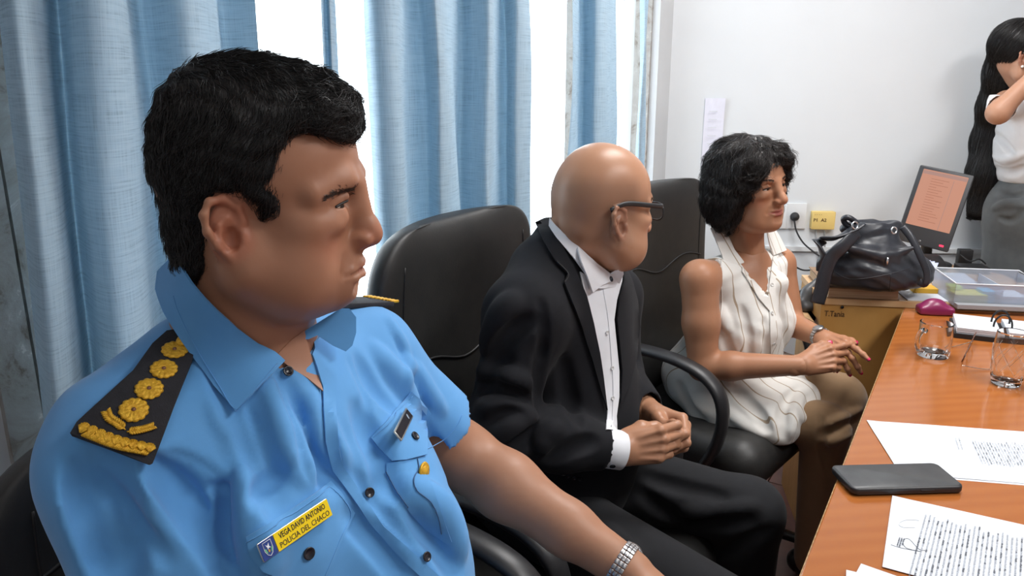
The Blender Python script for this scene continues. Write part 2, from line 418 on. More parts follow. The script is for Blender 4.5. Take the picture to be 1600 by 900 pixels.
rod = MB(); rod.tube([wallpt(SA - 0.3, 0.15, 2.57), wallpt(SB + 0.1, 0.15, 2.57)], 0.012, 12)
rd = rod.build('curtain_rod', M['steel']); prop(rd, 'long metal rod the blue curtains hang from, above the picture', 'curtain rod')
# ================================================================== implicit modelling (signed distance volumes -> meshes)
class Vol:
    def __init__(s, lo, hi, h):
        s.lo = np.asarray(lo, float); s.h = h; s.n = np.ceil((np.asarray(hi, float) - s.lo) / h).astype(int) + 1
        s.d = np.full(tuple(s.n), 1.0, np.float32)
    def _sub(s, lo, hi):
        a = np.clip(np.floor((np.asarray(lo) - s.lo) / s.h).astype(int), 0, s.n); b = np.clip(np.ceil((np.asarray(hi) - s.lo) / s.h).astype(int) + 1, 0, s.n)
        if (b <= a).any(): return None
        ax = [(s.lo[i] + s.h * np.arange(a[i], b[i])).astype(np.float32) for i in range(3)]
        return tuple(slice(a[i], b[i]) for i in range(3)), ax[0][:, None, None], ax[1][None, :, None], ax[2][None, None, :]
    def op(s, f, lo, hi, k=0.01, mode='+'):
        pad = k + 3 * s.h
        q = s._sub(np.asarray(lo) - pad, np.asarray(hi) + pad)
        if q is None: return s
        sl, X, Y, Z = q; b = f(X, Y, Z).astype(np.float32); a = s.d[sl]
        if mode == '-': b = -b
        if mode == '+':
            h = np.maximum(k - np.abs(a - b), 0) / k; s.d[sl] = np.minimum(a, b) - h * h * k / 4
        else:
            h = np.maximum(k - np.abs(a - b), 0) / k; s.d[sl] = np.maximum(a, b) + h * h * k / 4
        return s
    def cone(s, a, b, ra, rb=None, k=0.01, mode='+', flat=None):
        a = np.asarray(a, float); b = np.asarray(b, float); rb = ra if rb is None else rb
        R = max(ra, rb); lo = np.minimum(a, b) - R * 1.05; hi = np.maximum(a, b) + R * 1.05; ba = b - a; L2 = max(ba @ ba, 1e-12)
        n, sc_ = (flat if flat else (None, 1)); 
        if n is not None: n = nrm(n)
        def f(X, Y, Z):
            x, y, z = X - a[0], Y - a[1], Z - a[2]
            t = np.clip((x * ba[0] + y * ba[1] + z * ba[2]) / L2, 0, 1)
            x, y, z = x - t * ba[0], y - t * ba[1], z - t * ba[2]
            r = ra + (rb - ra) * t
            if n is not None:
                c = (x * n[0] + y * n[1] + z * n[2]); e = 1 / sc_ - 1
                x, y, z = x + c * e * n[0], y + c * e * n[1], z + c * e * n[2]
                L = np.sqrt(x * x + y * y + z * z); g = np.sqrt((x - c * e * n[0] + c * (1 / sc_ ** 2 - 1) * n[0]) ** 2 + (y - c * e * n[1] + c * (1 / sc_ ** 2 - 1) * n[1]) ** 2 + (z - c * e * n[2] + c * (1 / sc_ ** 2 - 1) * n[2]) ** 2)
                return (L - r) * L / np.maximum(g, 1e-6)
            return np.sqrt(x * x + y * y + z * z) - r
        return s.op(f, lo, hi, k, mode)
    def chain(s, pts, rs, k=0.01, mode='+', flat=None):
        rs = [rs] * len(pts) if np.isscalar(rs) else rs
        for i in range(len(pts) - 1): s.cone(pts[i], pts[i + 1], rs[i], rs[i + 1], k, mode, flat)
        return s
    def ell(s, c, r, R=None, k=0.01, mode='+'):
        c = np.asarray(c, float); r = np.asarray(r, float); R = np.eye(3) if R is None else np.asarray(R, float)   # columns = axes
        ext = np.sqrt(((R * r) ** 2).sum(1))
        def f(X, Y, Z):
            x, y, z = X - c[0], Y - c[1], Z - c[2]
            p = [x * R[0, i] + y * R[1, i] + z * R[2, i] for i in range(3)]
            k0 = np.sqrt((p[0] / r[0]) ** 2 + (p[1] / r[1]) ** 2 + (p[2] / r[2]) ** 2)
            k1 = np.sqrt((p[0] / r[0] ** 2) ** 2 + (p[1] / r[1] ** 2) ** 2 + (p[2] / r[2] ** 2) ** 2)
            return k0 * (k0 - 1) / np.maximum(k1, 1e-6)
        return s.op(f, c - ext, c + ext, k, mode)
    def rbox(s, c, hs, rad, R=None, k=0.01, mode='+'):
        c = np.asarray(c, float); hs = np.asarray(hs, float); R = np.eye(3) if R is None else np.asarray(R, float)
        ext = np.abs(R) @ hs
        def f(X, Y, Z):
            x, y, z = X - c[0], Y - c[1], Z - c[2]
            q = [np.abs(x * R[0, i] + y * R[1, i] + z * R[2, i]) - (hs[i] - rad) for i in range(3)]
            return np.sqrt(sum(np.maximum(v, 0) ** 2 for v in q)) + np.minimum(np.maximum(np.maximum(q[0], q[1]), q[2]), 0) - rad
        return s.op(f, c - ext, c + ext, k, mode)
    def half(s, p, n, k=0.004):
        """cut away everything on the side the normal points to"""
        p = np.asarray(p, float); n = nrm(n)
        f = lambda X, Y, Z: (X - p[0]) * n[0] + (Y - p[1]) * n[1] + (Z - p[2]) * n[2]
        sl, X, Y, Z = s._sub(s.lo - 1, s.lo + s.h * s.n + 1); b = f(X, Y, Z); a = s.d; h = np.maximum(k - np.abs(a - b), 0) / k
        s.d = (np.maximum(a, b) + h * h * k / 4).astype(np.float32); return s
    def disp(s, f, band=0.03):
        sl, X, Y, Z = s._sub(s.lo - 1, s.lo + s.h * s.n + 1); s.d = (s.d + f(X, Y, Z)).astype(np.float32); return s
    def sample(s, P):
        q = (np.asarray(P) - s.lo) / s.h; q = np.clip(q, 0, s.n - 1.001); i = q.astype(int); f = q - i; x, y, z = i.T; fx, fy, fz = f.T; d = s.d
        c = lambda a, b, e: d[x + a, y + b, z + e]
        return ((c(0, 0, 0) * (1 - fx) + c(1, 0, 0) * fx) * (1 - fy) + (c(0, 1, 0) * (1 - fx) + c(1, 1, 0) * fx) * fy) * (1 - fz) + \
               ((c(0, 0, 1) * (1 - fx) + c(1, 0, 1) * fx) * (1 - fy) + (c(0, 1, 1) * (1 - fx) + c(1, 1, 1) * fx) * fy) * fz
    def grad(s, P, e=None):
        e = e or s.h * 1.5; P = np.asarray(P); g = np.stack([s.sample(P + v) - s.sample(P - v) for v in np.eye(3) * e], 1)
        return g / (np.linalg.norm(g, axis=1, keepdims=True) + 1e-9)
    def poly(s, adapt=0.0):
        d = s.d.copy(); 
        d[0] = d[-1] = 0.05; d[:, 0] = d[:, -1] = 0.05; d[:, :, 0] = d[:, :, -1] = 0.05
        g = openvdb.FloatGrid(1.0); g.copyFromArray(np.clip(d, -6 * s.h, 6 * s.h)); r = g.convertToPolygons(0.0, adapt)
        V = r[0] if len(r) == 2 else r[0]; Q = r[-1]; T = r[1] if len(r) == 3 else np.zeros((0, 3), int)
        V = V.astype(float) * s.h + s.lo
        F = [tuple(q[::-1]) for q in Q] + [tuple(t[::-1]) for t in T]
        return V, F
def vol_fn(f, *a): return f
def join_polys(lst):
    V = []; F = []; n = 0
    for v, f in lst:
        V.append(v); F += [tuple(i + n for i in q) for q in f]; n += len(v)
    return np.vstack(V), F
def fast_mesh(name, V, F, mat, parent=None, col=None, smooth=True, iters=0):
    """mesh in world space under a parent, optional per-vertex colour"""
    me = bpy.data.meshes.new(name)
    off = np.zeros(3)
    if parent is None:
        off = np.array([(V[:, 0].min() + V[:, 0].max()) / 2, (V[:, 1].min() + V[:, 1].max()) / 2, V[:, 2].min()])
    V = V - off
    cnt = np.array([len(f) for f in F]); idx = np.concatenate([np.asarray(f) for f in F]) if len(set(cnt)) > 1 else np.asarray(F).ravel()
    me.vertices.add(len(V)); me.vertices.foreach_set('co', V.ravel()); me.loops.add(len(idx)); me.loops.foreach_set('vertex_index', idx.astype(np.int32))
    me.polygons.add(len(F)); me.polygons.foreach_set('loop_start', np.concatenate([[0], np.cumsum(cnt)[:-1]]).astype(np.int32)); me.update(calc_edges=True)
    if col is not None:
        ca = me.color_attributes.new('skin', 'FLOAT_COLOR', 'POINT'); c4 = np.ones((len(V), 4)); c4[:, :3] = col; ca.data.foreach_set('color', c4.ravel())
    o = link(name, me, mat, parent, smooth)
    if parent is None: o.location = tuple(off)
    return o

# ================================================================== office chairs
def supersec(c, ux, uy, a, b, n=40, e=4.0):
    t = np.linspace(0, 2 * np.pi, n, endpoint=False); x = np.sign(np.cos(t)) * np.abs(np.cos(t)) ** (2 / e); y = np.sign(np.sin(t)) * np.abs(np.sin(t)) ** (2 / e)
    return c + np.outer(x * a, ux) + np.outer(y * b, uy)
def rotz(yaw):
    c, s = math.cos(yaw), math.sin(yaw); return np.array([[c, -s, 0], [s, c, 0], [0, 0, 1.0]])
def office_chair(label, back_c, yaw, top=1.12, w=0.27, seat_dx=0.30, arm_dx=0.0, arm_h=0.70, tilt=0.10):
    """back_c: plan position of the backrest's front face at its top; local x = forward, y = left"""
    X = nrm(A(math.cos(yaw), math.sin(yaw), 0)); Yl = A(-X[1], X[0], 0); O = A(back_c[0], back_c[1], 0)
    Lw = lambda x, y, z: O + X * x + Yl * y + A(0, 0, z)
    base = Lw(seat_dx, 0, 0)
    e = empty('office_chair', base, label, 'chair', 'black office chairs')
    # backrest: lofted rounded slab leaning back
    def bx(z):  # forward position of mid surface
        return 0.02 + tilt * (top - z) * 0.9 - 0.05 * math.sin(math.pi * np.clip((z - 0.50) / (top - 0.50), 0, 1)) * 0.6
    secs = []; zs = np.concatenate([np.linspace(0.50, top - 0.14, 16), top - 0.14 + 0.14 * np.sin(np.linspace(0, np.pi / 2, 16))[1:]])
    for z in zs:
        q = (z - 0.50) / (top - 0.50)
        hw = w * (0.86 + 0.20 * math.sin(math.pi * min(q * 0.75 + 0.05, 1)) ** 1) * 0.98
        cr = max(0, (z - (top - 0.14)) / 0.14); f = (1 - cr ** 3.4) ** (1 / 2.6) if cr < 1 else 0.0
        hw = hw * (0.55 + 0.45 * f) if cr > 0 else hw
        th = 0.045 * (0.30 + 0.70 * (1 - cr ** 4) ** 0.5)
        lo = max(0, 1 - q / 0.06); hw *= (1 - 0.15 * lo ** 2); th *= (1 - 0.4 * lo ** 2)
        n = 48; t = np.linspace(0, 2 * np.pi, n, endpoint=False)
        x = np.sign(np.cos(t)) * np.abs(np.cos(t)) ** 0.62; y = np.sign(np.sin(t)) * np.abs(np.sin(t)) ** 0.75
        cx = bx(z) + 0.035 * x ** 2   # wings curve forward
        secs.append(np.array([Lw(cx[i] + y[i] * th, x[i] * hw, z) for i in range(n)]))
    V, F = loft(secs); back = mesh_from('backrest', V, F, M['leather'], e)
    bvh = BVHTree.FromPolygons([Vector(v) for v in V], F)
    def seam(pts, r=0.004):
        out = []
        for y, z in pts:
            o_ = Vector(Lw(0.6, y, z)); h = bvh.ray_cast(o_, Vector(-X))
            if h[0] is not None: out.append(np.array(h[0]))
        return out
    sm = MB()
    ys = np.linspace(-w * 0.86, w * 0.86, 40)
    p1 = seam([(y, 0.85 - 0.014 * math.cos(y / w * 6.0) + 0.012 * abs(y) / w) for y in ys])
    if len(p1) > 3: sm.tube(spline(p1, 60), 0.0028, 6)
    for sgn in (-1, 1):
        p2 = seam([(sgn * (w * 0.74 + 0.02 * math.sin((z - 0.55) * 5)), z) for z in np.linspace(0.54, top - 0.06, 24)])
        if len(p2) > 3: sm.tube(spline(p2, 40), 0.002, 6)
    sm.build('seam_piping', M['black'], back)
    # seat cushion
    v = Vol(base + A(-0.36, -0.36, 0.30), base + A(0.36, 0.36, 0.56), 0.006)
    R = np.array([X, Yl, A(0, 0, 1)]).T
    v.rbox(Lw(seat_dx, 0, 0.43), (0.255, 0.262, 0.062), 0.055, R, 0.01)
    v.cone(Lw(seat_dx + 0.20, -0.19, 0.425), Lw(seat_dx + 0.20, 0.19, 0.425), 0.066, 0.066, 0.04)
    v.ell(Lw(seat_dx - 0.02, 0, 0.52), (0.2, 0.18, 0.04), R, 0.03, '-')
    fast_mesh('seat', *v.poly(), M['leather'], e)
    # arms: one bent loop each
    for sgn in (-1, 1):
        pts = [Lw(-0.01, sgn * 0.235, arm_h - 0.05), Lw(0.06, sgn * 0.275, arm_h - 0.01), Lw(0.16, sgn * 0.285, arm_h), Lw(0.29, sgn * 0.285, arm_h - 0.004), Lw(0.385, sgn * 0.285, arm_h - 0.035), Lw(0.425, sgn * 0.285, arm_h - 0.10), Lw(0.415, sgn * 0.285, arm_h - 0.20), Lw(0.36, sgn * 0.275, arm_h - 0.30), Lw(0.30, sgn * 0.24, arm_h - 0.325)]
        P = spline(pts, 48); mb = MB(); rr = np.full(48, 1.0); rr[:4] = np.linspace(0.5, 1, 4); rr[-5:] = np.linspace(1, 0.6, 5)
        mb.tube(P, 0.019 * rr, 14, up=Yl, flat=(0.72, 1.35)); arm = mb.build('armrest', M['plastic'], e)
        mb = MB(); mb.tube([Lw(0.30, sgn * 0.285, arm_h - 0.32), Lw(0.30, sgn * 0.14, arm_h - 0.335)], 0.014, 10); mb.build('arm_bracket', M['plastic'], e); mb = MB(); mb.tube([Lw(0.03, sgn * 0.255, arm_h - 0.03), Lw(0.0, sgn * 0.2, arm_h - 0.05)], 0.014, 10); mb.build('arm_bracket', M['plastic'], e)
    bm = bmesh.new(); box(bm, Lw(seat_dx - 0.06, 0, 0.355), (0.26, 0.2, 0.035), yaw, 0.008); box(bm, Lw(0.045, 0, 0.44), (0.03, 0.08, 0.26), yaw, 0.008); bm_obj('tilt_mechanism', bm, M['black'], e)
    mb = MB(); mb.add(*lathe([(0.0, 0.10), (0.032, 0.10), (0.032, 0.24), (0.02, 0.24), (0.02, 0.345), (0, 0.345)], 20, base)); mb.build('gas_column', M['black'], e)
    for k in range(5):
        a = yaw + 0.35 + k * 2 * math.pi / 5; dx = A(math.cos(a), math.sin(a), 0); mb = MB()
        mb.tube([base + A(0, 0, 0.125), base + dx * 0.14 + A(0, 0, 0.115), base + dx * 0.29 + A(0, 0, 0.085)], [0.034, 0.028, 0.018], 10, up=(0, 0, 1), flat=(1, 0.7))
        leg = mb.build('base_leg', M['plastic'], e); tn = A(-dx[1], dx[0], 0); mb = MB()
        for sg in (-1, 1): mb.add(*lathe([(0, -0.009), (0.02, -0.009), (0.026, -0.005), (0.026, 0.005), (0.02, 0.009), (0, 0.009)], 16, base + dx * 0.30 + A(0, 0, 0.0262) + tn * sg * 0.012, tn))
        mb.tube([base + dx * 0.30 + A(0, 0, 0.04), base + dx * 0.285 + A(0, 0, 0.09)], 0.008, 8); mb.build('caster', M['black'], leg)
    return e, bvh, Lw
YAW = math.atan2(-0.5, 0.86)

# ================================================================== table, cabinet, desk
TZ = 0.75
a0 = on(1250, 900, TZ); a1 = on(1413, 481, TZ); TD = nrm(a1 - a0); TN = A(TD[1], -TD[0], 0)      # table edge direction, and away from the people
CD = nrm(A(0.9875, -0.157, 0))                                                               # far edge / cabinet front direction
near = a1 - TD * 2.05
tw = 1.25
bl = a1; k_ = tw / abs(CD @ TN); br = a1 + CD * k_; nr_ = near + TN * tw
e = empty('meeting_table', (near + br) / 2 * A(1, 1, 0), 'large varnished orange-brown wooden table holding papers and the glasses', 'table')
poly_ = [tuple(p[:2]) for p in (near, nr_, br, bl)]
bm = bmesh.new()
def poly_slab(bm, poly, z0, z1, bev=0.002):
    V, F = prism(poly, z0, z1); vs = [bm.verts.new(tuple(v)) for v in V]; fs = [bm.faces.new([vs[i] for i in f]) for f in F]
    if bev:
        es = list({e_ for f in fs for e_ in f.edges}); bmesh.ops.bevel(bm, geom=es, offset=bev, segments=2, profile=0.5, affect='EDGES')
poly_slab(bm, poly_, TZ - 0.028, TZ); bm_obj('tabletop', bm, M['table'], e)
V, F = prism([tuple(p[:2]) for p in (near - TN * 0.0015, a1 - TN * 0.0015, a1 - TN * 0.0002, near - TN * 0.0002)], TZ - 0.026, TZ - 0.003); mesh_from('edge_strip', V, F, M['tablestrip'], e, False)
for q in (near + TD * 0.12 + TN * 0.3, a1 - TD * 0.25 + TN * 0.3):
    V, F = prism([tuple(p[:2]) for p in (q, q + TN * 0.7, q + TN * 0.7 + TD * 0.03, q + TD * 0.03)], 0.0, TZ - 0.028); mesh_from('side_panel', V, F, M['table'], e, False)
V, F = prism([tuple(p[:2]) for p in (near + TD * 0.2 + TN * 0.65, a1 - TD * 0.3 + TN * 0.65, a1 - TD * 0.3 + TN * 0.67, near + TD * 0.2 + TN * 0.67)], 0.3, TZ - 0.028); mesh_from('modesty_panel', V, F, M['table'], e, False)

# light wood cabinet at the table's far end
cz = 0.765
CB = A(-CD[1], CD[0], 0); c0 = on(1286, 467, cz) + CB * 0.011
c1 = c0 + CD * 0.46
e = empty('wooden_cabinet', (c0 + c1) / 2 * A(1, 1, 0), 'light wood cabinet with a small round hole and faded handwriting, under the black bag', 'cabinet')
def obox(bm_or_mb, p, dx, dy, x0, x1, y0, y1, z0, z1):
    V, F = prism([tuple((p + dx * x + dy * y)[:2]) for x, y in ((x0, y0), (x1, y0), (x1, y1), (x0, y1))], z0, z1); bm_or_mb.add(V, F)
cw, cdp = 1.15, 0.285
for nm_, args in (('front_panel', (0, cw, 0, .018, 0.02, cz - 0.019)), ('side_panel', (0, .018, .018, cdp, 0.0, cz - 0.019)), ('side_panel', (cw - .018, cw, .018, cdp, 0.0, cz - 0.019)), ('back_panel', (0.018, cw - 0.018, cdp - .012, cdp, 0.02, cz - 0.019)), ('cabinet_top', (-0.003, cw + 0.003, -0.004, cdp, cz - 0.018, cz))):
    mb = MB(); obox(mb, c0, CD, CB, *args); pn = mb.build(nm_, M['lightwood'] if nm_ != 'cabinet_top' else M['desktop'], e, smooth=False)
    if nm_ == 'front_panel': fpanel = pn
def on_plane(px, py, p, n):
    d = ray(px, py); d = A(*d); o = A(0, 0, CAMZ); return o + d * (((p - o) @ n) / (d @ n))
q = on_plane(1316, 480, c0 - CB * 0.002, CB); mb = MB(); mb.add(*lathe([(0, 0), (0.0048, 0), (0.0048, 0.001), (0, 0.001)], 16, q, -CB)); mb.build('drilled_hole', M['black'], fpanel)
def text_mesh(s, size, m, name, parent, org, ux, uy, extr=0.0002, bold=0.0, align='LEFT', shear=0.0, sx=1.0, fit=None):
    cu = bpy.data.curves.new(name, 'FONT'); cu.body = s; cu.size = size; cu.extrude = extr; cu.offset = bold; cu.align_x = align; cu.align_y = 'CENTER'; cu.resolution_u = 2; cu.shear = shear
    o_ = bpy.data.objects.new('tmp', cu); C.objects.link(o_); dg = bpy.context.evaluated_depsgraph_get(); me = bpy.data.meshes.new_from_object(o_.evaluated_get(dg)); bpy.data.objects.remove(o_)
    ux = nrm(ux); uy = nrm(uy); uz = np.cross(ux, uy); V = np.zeros(len(me.vertices) * 3); me.vertices.foreach_get('co', V); V = V.reshape(-1, 3); V[:, 0] *= sx if fit is None else fit / np.ptp(V[:, 0])
    V = org + np.outer(V[:, 0], ux) + np.outer(V[:, 1], uy) + np.outer(V[:, 2], uz); me.vertices.foreach_set('co', V.ravel()); me.update(); me.name = name
    return link(name, me, m, parent, False)
M['pen'] = mat('faded_brown_marker', srgb(88, 62, 36), 0.8)
text_mesh('T.Tania', 0.024, M['pen'], 'handwriting', fpanel, on_plane(1288, 490, c0 - CB * 0.001, CB), CD, A(0, 0, 1), 0.0002, 0.0003, sx=0.80)

# lower light desk to the left and behind the cabinet
dz = 0.69
d0 = on(1240, 468, dz); d1 = on(1292, 418, dz); DD = nrm(A(*(d1 - d0)[:2], 0)); DN = A(DD[1], -DD[0], 0)
e = empty('light_desk', d0 * A(1, 1, 0) + DN * 0.4, 'pale wooden desk against the white wall, behind the cabinet', 'desk')
dl = 0.80
D0 = d0 - DD * 0.10
cL = c0 - CD * 0.015; cLb = cL + CB * 0.30; cRb = cLb + CD * 1.4
cRb = cLb + CD * 0.82; cE = cRb + CB * 0.42
V, F = prism([tuple(p[:2]) for p in (D0, cL - CB * 0.0, cLb, cRb, cE, A(1.58, 3.17, 0), D0 + DD * 1.0)], dz - 0.03, dz)
mesh_from('desk_top', V, F, M['desktop'], e, False)
for p, nm_ in ((D0 + CD * 0.04 + DD * 0.15, 'leg'), (D0 + CD * 0.05 + DD * 0.9, 'leg'), (cRb - CD * 0.06 + CB * 0.06, 'leg'), (cE - CD * 0.08 - CB * 0.05, 'leg')):
    p = p * A(1, 1, 0); mb = MB(); mb.tube([p + A(0, 0, 0), p + A(0, 0, dz - 0.03)], 0.018, 12); mb.build(nm_, M['steel'], e)

# raised shelf board behind the bag carrying monitor and trays
rz_ = 0.765
# ================================================================== things on the table
UP = A(0, 0, 1)
def rect_sheet(name, corners, z, th, m, parent=None, curl=0.0, nu=14, nv=14, seed=0):
    """paper from four plan corners (clockwise), slightly uneven"""
    c = [np.asarray(q, float) for q in corners]; G = np.zeros((nu, nv, 3)); r = np.random.default_rng(seed); ph = r.uniform(0, 6, 3)
    for i in range(nu):
        for j in range(nv):
            u, v = i / (nu - 1), j / (nv - 1); p = (c[0] * (1 - u) + c[1] * u) * (1 - v) + (c[3] * (1 - u) + c[2] * u) * v
            lift = curl * (0.5 + 0.5 * math.sin(3 * u + ph[0])) * (u * (1 - u) + v * (1 - v)) + curl * 1.2 * max(0, abs(u - 0.5) - 0.42) * max(0, abs(v - 0.5) - 0.3) * 20
            G[i, j] = (p[0], p[1], z + th / 2 + lift)
    V, F = sheet(G, th, UP); return mesh_from(name, V, F, m, parent, False), G
M['under_paper'] = mat('under_sheet_paper', (0.7, 0.72, 0.75), 0.7)
def print_lines(parent, o, ux, uy, L, n, pitch, seed, m, m2=None, jag=0.0, bold=0.2, h=0.0016, z=0.0007, skip=0.15):
    """rows of tiny word-sized marks: writing too small to read in the photograph"""
    r = np.random.default_rng(seed)
    for mm, sel in ((m, 0), (m2, 1)):
        if mm is None: continue
        mb = MB(); cnt = 0; r = np.random.default_rng(seed)
        for k in range(n):
            x = r.uniform(0, jag); 
            while x < L - 0.004:
                wd = r.uniform(0.003, 0.012); bo = r.random() < bold; cx = x + wd
                if cx > L: break
                if (bo and sel == 0) or (not bo and sel == 1):
                    nl = max(1, int(wd / 0.0022)) + 1
                    for q in range(nl):
                        x0 = x + q * 0.0021; hh = h * r.uniform(0.7, 1.1)
                        p = o + ux * x0 + uy * (k * pitch); d = ux * (0.0019 if bo else 0.0015); e2 = uy * hh
                        V = [p + UP * z, p + d + UP * z, p + d + e2 + UP * z, p + e2 + UP * z]; mb.add(V, [(0, 1, 2, 3)]); cnt += 1
                else:
                    [r.uniform(0.7, 1.1) for _ in range(max(1, int(wd / 0.0022)) + 1)]
                x = cx + 0.0022
        if cnt: mb.build('printed_text', mm, parent, smooth=False)['kind'] = 'stuff'
# far paper
P1 = [on(1354, 658, TZ), on(1365, 727, TZ), on(1610, 769, TZ), on(1610, 676, TZ)]
tl, bl_, br_, tr_ = P1
ux = nrm(tr_ - tl); uy = A(-ux[1], ux[0], 0); 
far_p, G = rect_sheet('document', [tl, tl + ux * 0.297, tl + ux * 0.297 - uy * 0.21, tl - uy * 0.21 + ux * 0.0], TZ + 0.0004, 0.0008, M['paper'], None, 0.003, seed=2)
prop(far_p, 'white printed page lying behind the black phone on the orange table', 'document', 'loose printed papers')
print_lines(far_p, on(1518, 688, TZ + 0.0028), nrm(on(1535, 727, TZ) - on(1516, 686, TZ)), nrm(on(1600, 690, TZ) - on(1520, 686, TZ)), 0.10, 24, 0.0048, 3, M['ink'], M['inklight'], 0.01, 0.35)
print_lines(far_p, on(1492, 684, TZ + 0.0028), nrm(on(1505, 727, TZ) - on(1492, 684, TZ)), nrm(on(1600, 690, TZ) - on(1520, 686, TZ)), 0.06, 2, 0.006, 4, M['ink'], M['inklight'], 0.0, 0.2)
# under-sheet page, a slightly paler paper than the page on top
q0 = tl - uy * 0.003 + ux * 0.002
under, _ = rect_sheet('document', [q0, q0 + ux * 0.297, q0 + ux * 0.297 - uy * 0.212, q0 - uy * 0.212], TZ - 0.0004 + 0.0002, 0.0006, M['under_paper'], None, 0.0, seed=5)
prop(under, 'second sheet peeking out directly beneath the page behind the phone', 'document', 'loose printed papers')
# near paper
t0 = on(1394, 776, TZ); t1 = on(1600, 822, TZ); b0 = on(1353, 887, TZ)
ux = nrm(t1 - t0); uy = nrm(b0 - t0); uy = nrm(uy - ux * (uy @ ux) * 0.9)
near_p, G = rect_sheet('document', [t0, t0 + ux * 0.297, t0 + ux * 0.297 + uy * 0.21, t0 + uy * 0.21], TZ + 0.0011, 0.0008, M['paper'], None, 0.001, seed=8)
prop(near_p, 'white signed page in front of the black phone, covered in rows of print', 'document', 'loose printed papers')
uline = nrm(on(1424, 880, TZ) - on(1444, 807, TZ))
print_lines(near_p, on(1446, 803, TZ + 0.0026), uline, ux, 0.20, 34, 0.0058, 11, M['ink'], M['inklight'], 0.02, 0.3, 0.0024)
print_lines(near_p, on(1405, 840, TZ + 0.0026), uline, ux, 0.026, 3, 0.0028, 12, M['ink'], None, 0.0, 1.0, 0.0018)
def ink_line(pts, r, name, m, parent, z): 
    mb = MB(); mb.tube(spline([on(x, y, z) for x, y in pts], 30), r, 5); return mb.build(name, m, parent)
ink_line([(1392, 851), (1408, 856), (1440, 862), (1416, 856), (1411, 845), (1420, 842), (1436, 858), (1446, 860)], 0.0003, 'signature', M['ink'], near_p, TZ + 0.0026)
M['pencil'] = mat('pale_pencil_line', (0.6, 0.62, 0.66), 0.8)
ink_line([(1436, 813), (1420, 812), (1408, 815), (1405, 820), (1412, 824), (1430, 824)], 0.0004, 'signature', M['pencil'], near_p, TZ + 0.0026)
# papers at the bottom edge
for (c0_, cr_, lab, z, sd) in (((1345, 884), (1405, 905), 'white paper corner just below the signed page, upper of two', 0.0026, 3), ((1322, 893), (1375, 905), 'white paper corner at the lower edge of the picture, leftmost of all papers', 0.0018, 4)):
    p = on(c0_[0], c0_[1], TZ); u2 = nrm(on(cr_[0], cr_[1], TZ) - p); v2 = A(-u2[1], u2[0], 0) * -1
    o_, _ = rect_sheet('document', [p, p + u2 * 0.21, p + u2 * 0.21 + v2 * 0.297, p + v2 * 0.297], TZ + z, 0.0008, M['paper'], None, 0.0004, seed=sd)
    prop(o_, lab, 'document', 'loose printed papers')

# phone in a black case
pz = TZ + 0.0022
pc = [on(1300, 723, pz + 0.013), on(1474, 722, pz + 0.013), on(1497, 757, pz + 0.013), on(1330, 765, pz + 0.013)]
e = empty('mobile_phone', A(*(sum(pc) / 4)[:2], TZ), 'black mobile phone in a thick black case lying face down near the table edge', 'phone')
ctr = sum(pc) / 4; ux = nrm((pc[1] - pc[0]) + (pc[2] - pc[3])); uy = A(-ux[1], ux[0], 0)
Lp = (np.linalg.norm(pc[1] - pc[0]) + np.linalg.norm(pc[2] - pc[3])) / 2; Wp = (abs((pc[0] - pc[3]) @ uy) + abs((pc[1] - pc[2]) @ uy)) / 2
def rrect(cx, cy, hx, hy, r, n=7):
    pts = []
    for sx, sy, a0_ in ((1, 1, 0), (-1, 1, 90), (-1, -1, 180), (1, -1, 270)):
        for k in range(n):
            a = math.radians(a0_ + 90 * k / (n - 1)); pts.append((cx + sx * (hx - r) + r * math.cos(a), cy + sy * (hy - r) + r * math.sin(a)))
    return pts
def slab2(c, ux, uy, uz, hx, hy, r, z0, z1, soft=0.0015, n=7):
    """rounded-rectangle slab with softened edges in a local frame"""
    secs = []
    for z, ins in ((z0, soft), (z0 + soft * 0.3, soft * 0.3), (z0 + soft, 0), (z1 - soft, 0), (z1 - soft * 0.3, soft * 0.3), (z1, soft)):
        secs.append(np.array([c + ux * x + uy * y + uz * z for x, y in rrect(0, 0, hx - ins, hy - ins, max(r - ins, 0.0005), n)]))
    return loft(secs)
shr = (pc[3] - pc[0]) @ ux
V, F = slab2(A(ctr[0], ctr[1], 0), ux, uy, UP, Lp / 2, Wp / 2, 0.011, TZ + 0.0018, TZ + 0.0135, 0.003); mesh_from('phone_case', V, F, M['plastic'], e)
M['screen_off'] = noisy('smudged_dark_glass', (0.05, 0.052, 0.055), (0.075, 0.078, 0.08), 30, 0.32, 0.02)
V, F = slab2(A(ctr[0], ctr[1], 0), ux, uy, UP, Lp / 2 - 0.0035, Wp / 2 - 0.0035, 0.009, TZ + 0.0125, TZ + 0.0138, 0.0003); mesh_from('phone_back', V, F, M['screen_off'], e)
V, F = slab2(A(ctr[0], ctr[1], 0) - uy * Wp / 2 + UP * (TZ + 0.0075) + ux * 0.03, ux, UP, -uy, 0.011, 0.0018, 0.0015, -0.001, 0.0008, 0.0003); mesh_from('side_button', V, F, M['black'], e)

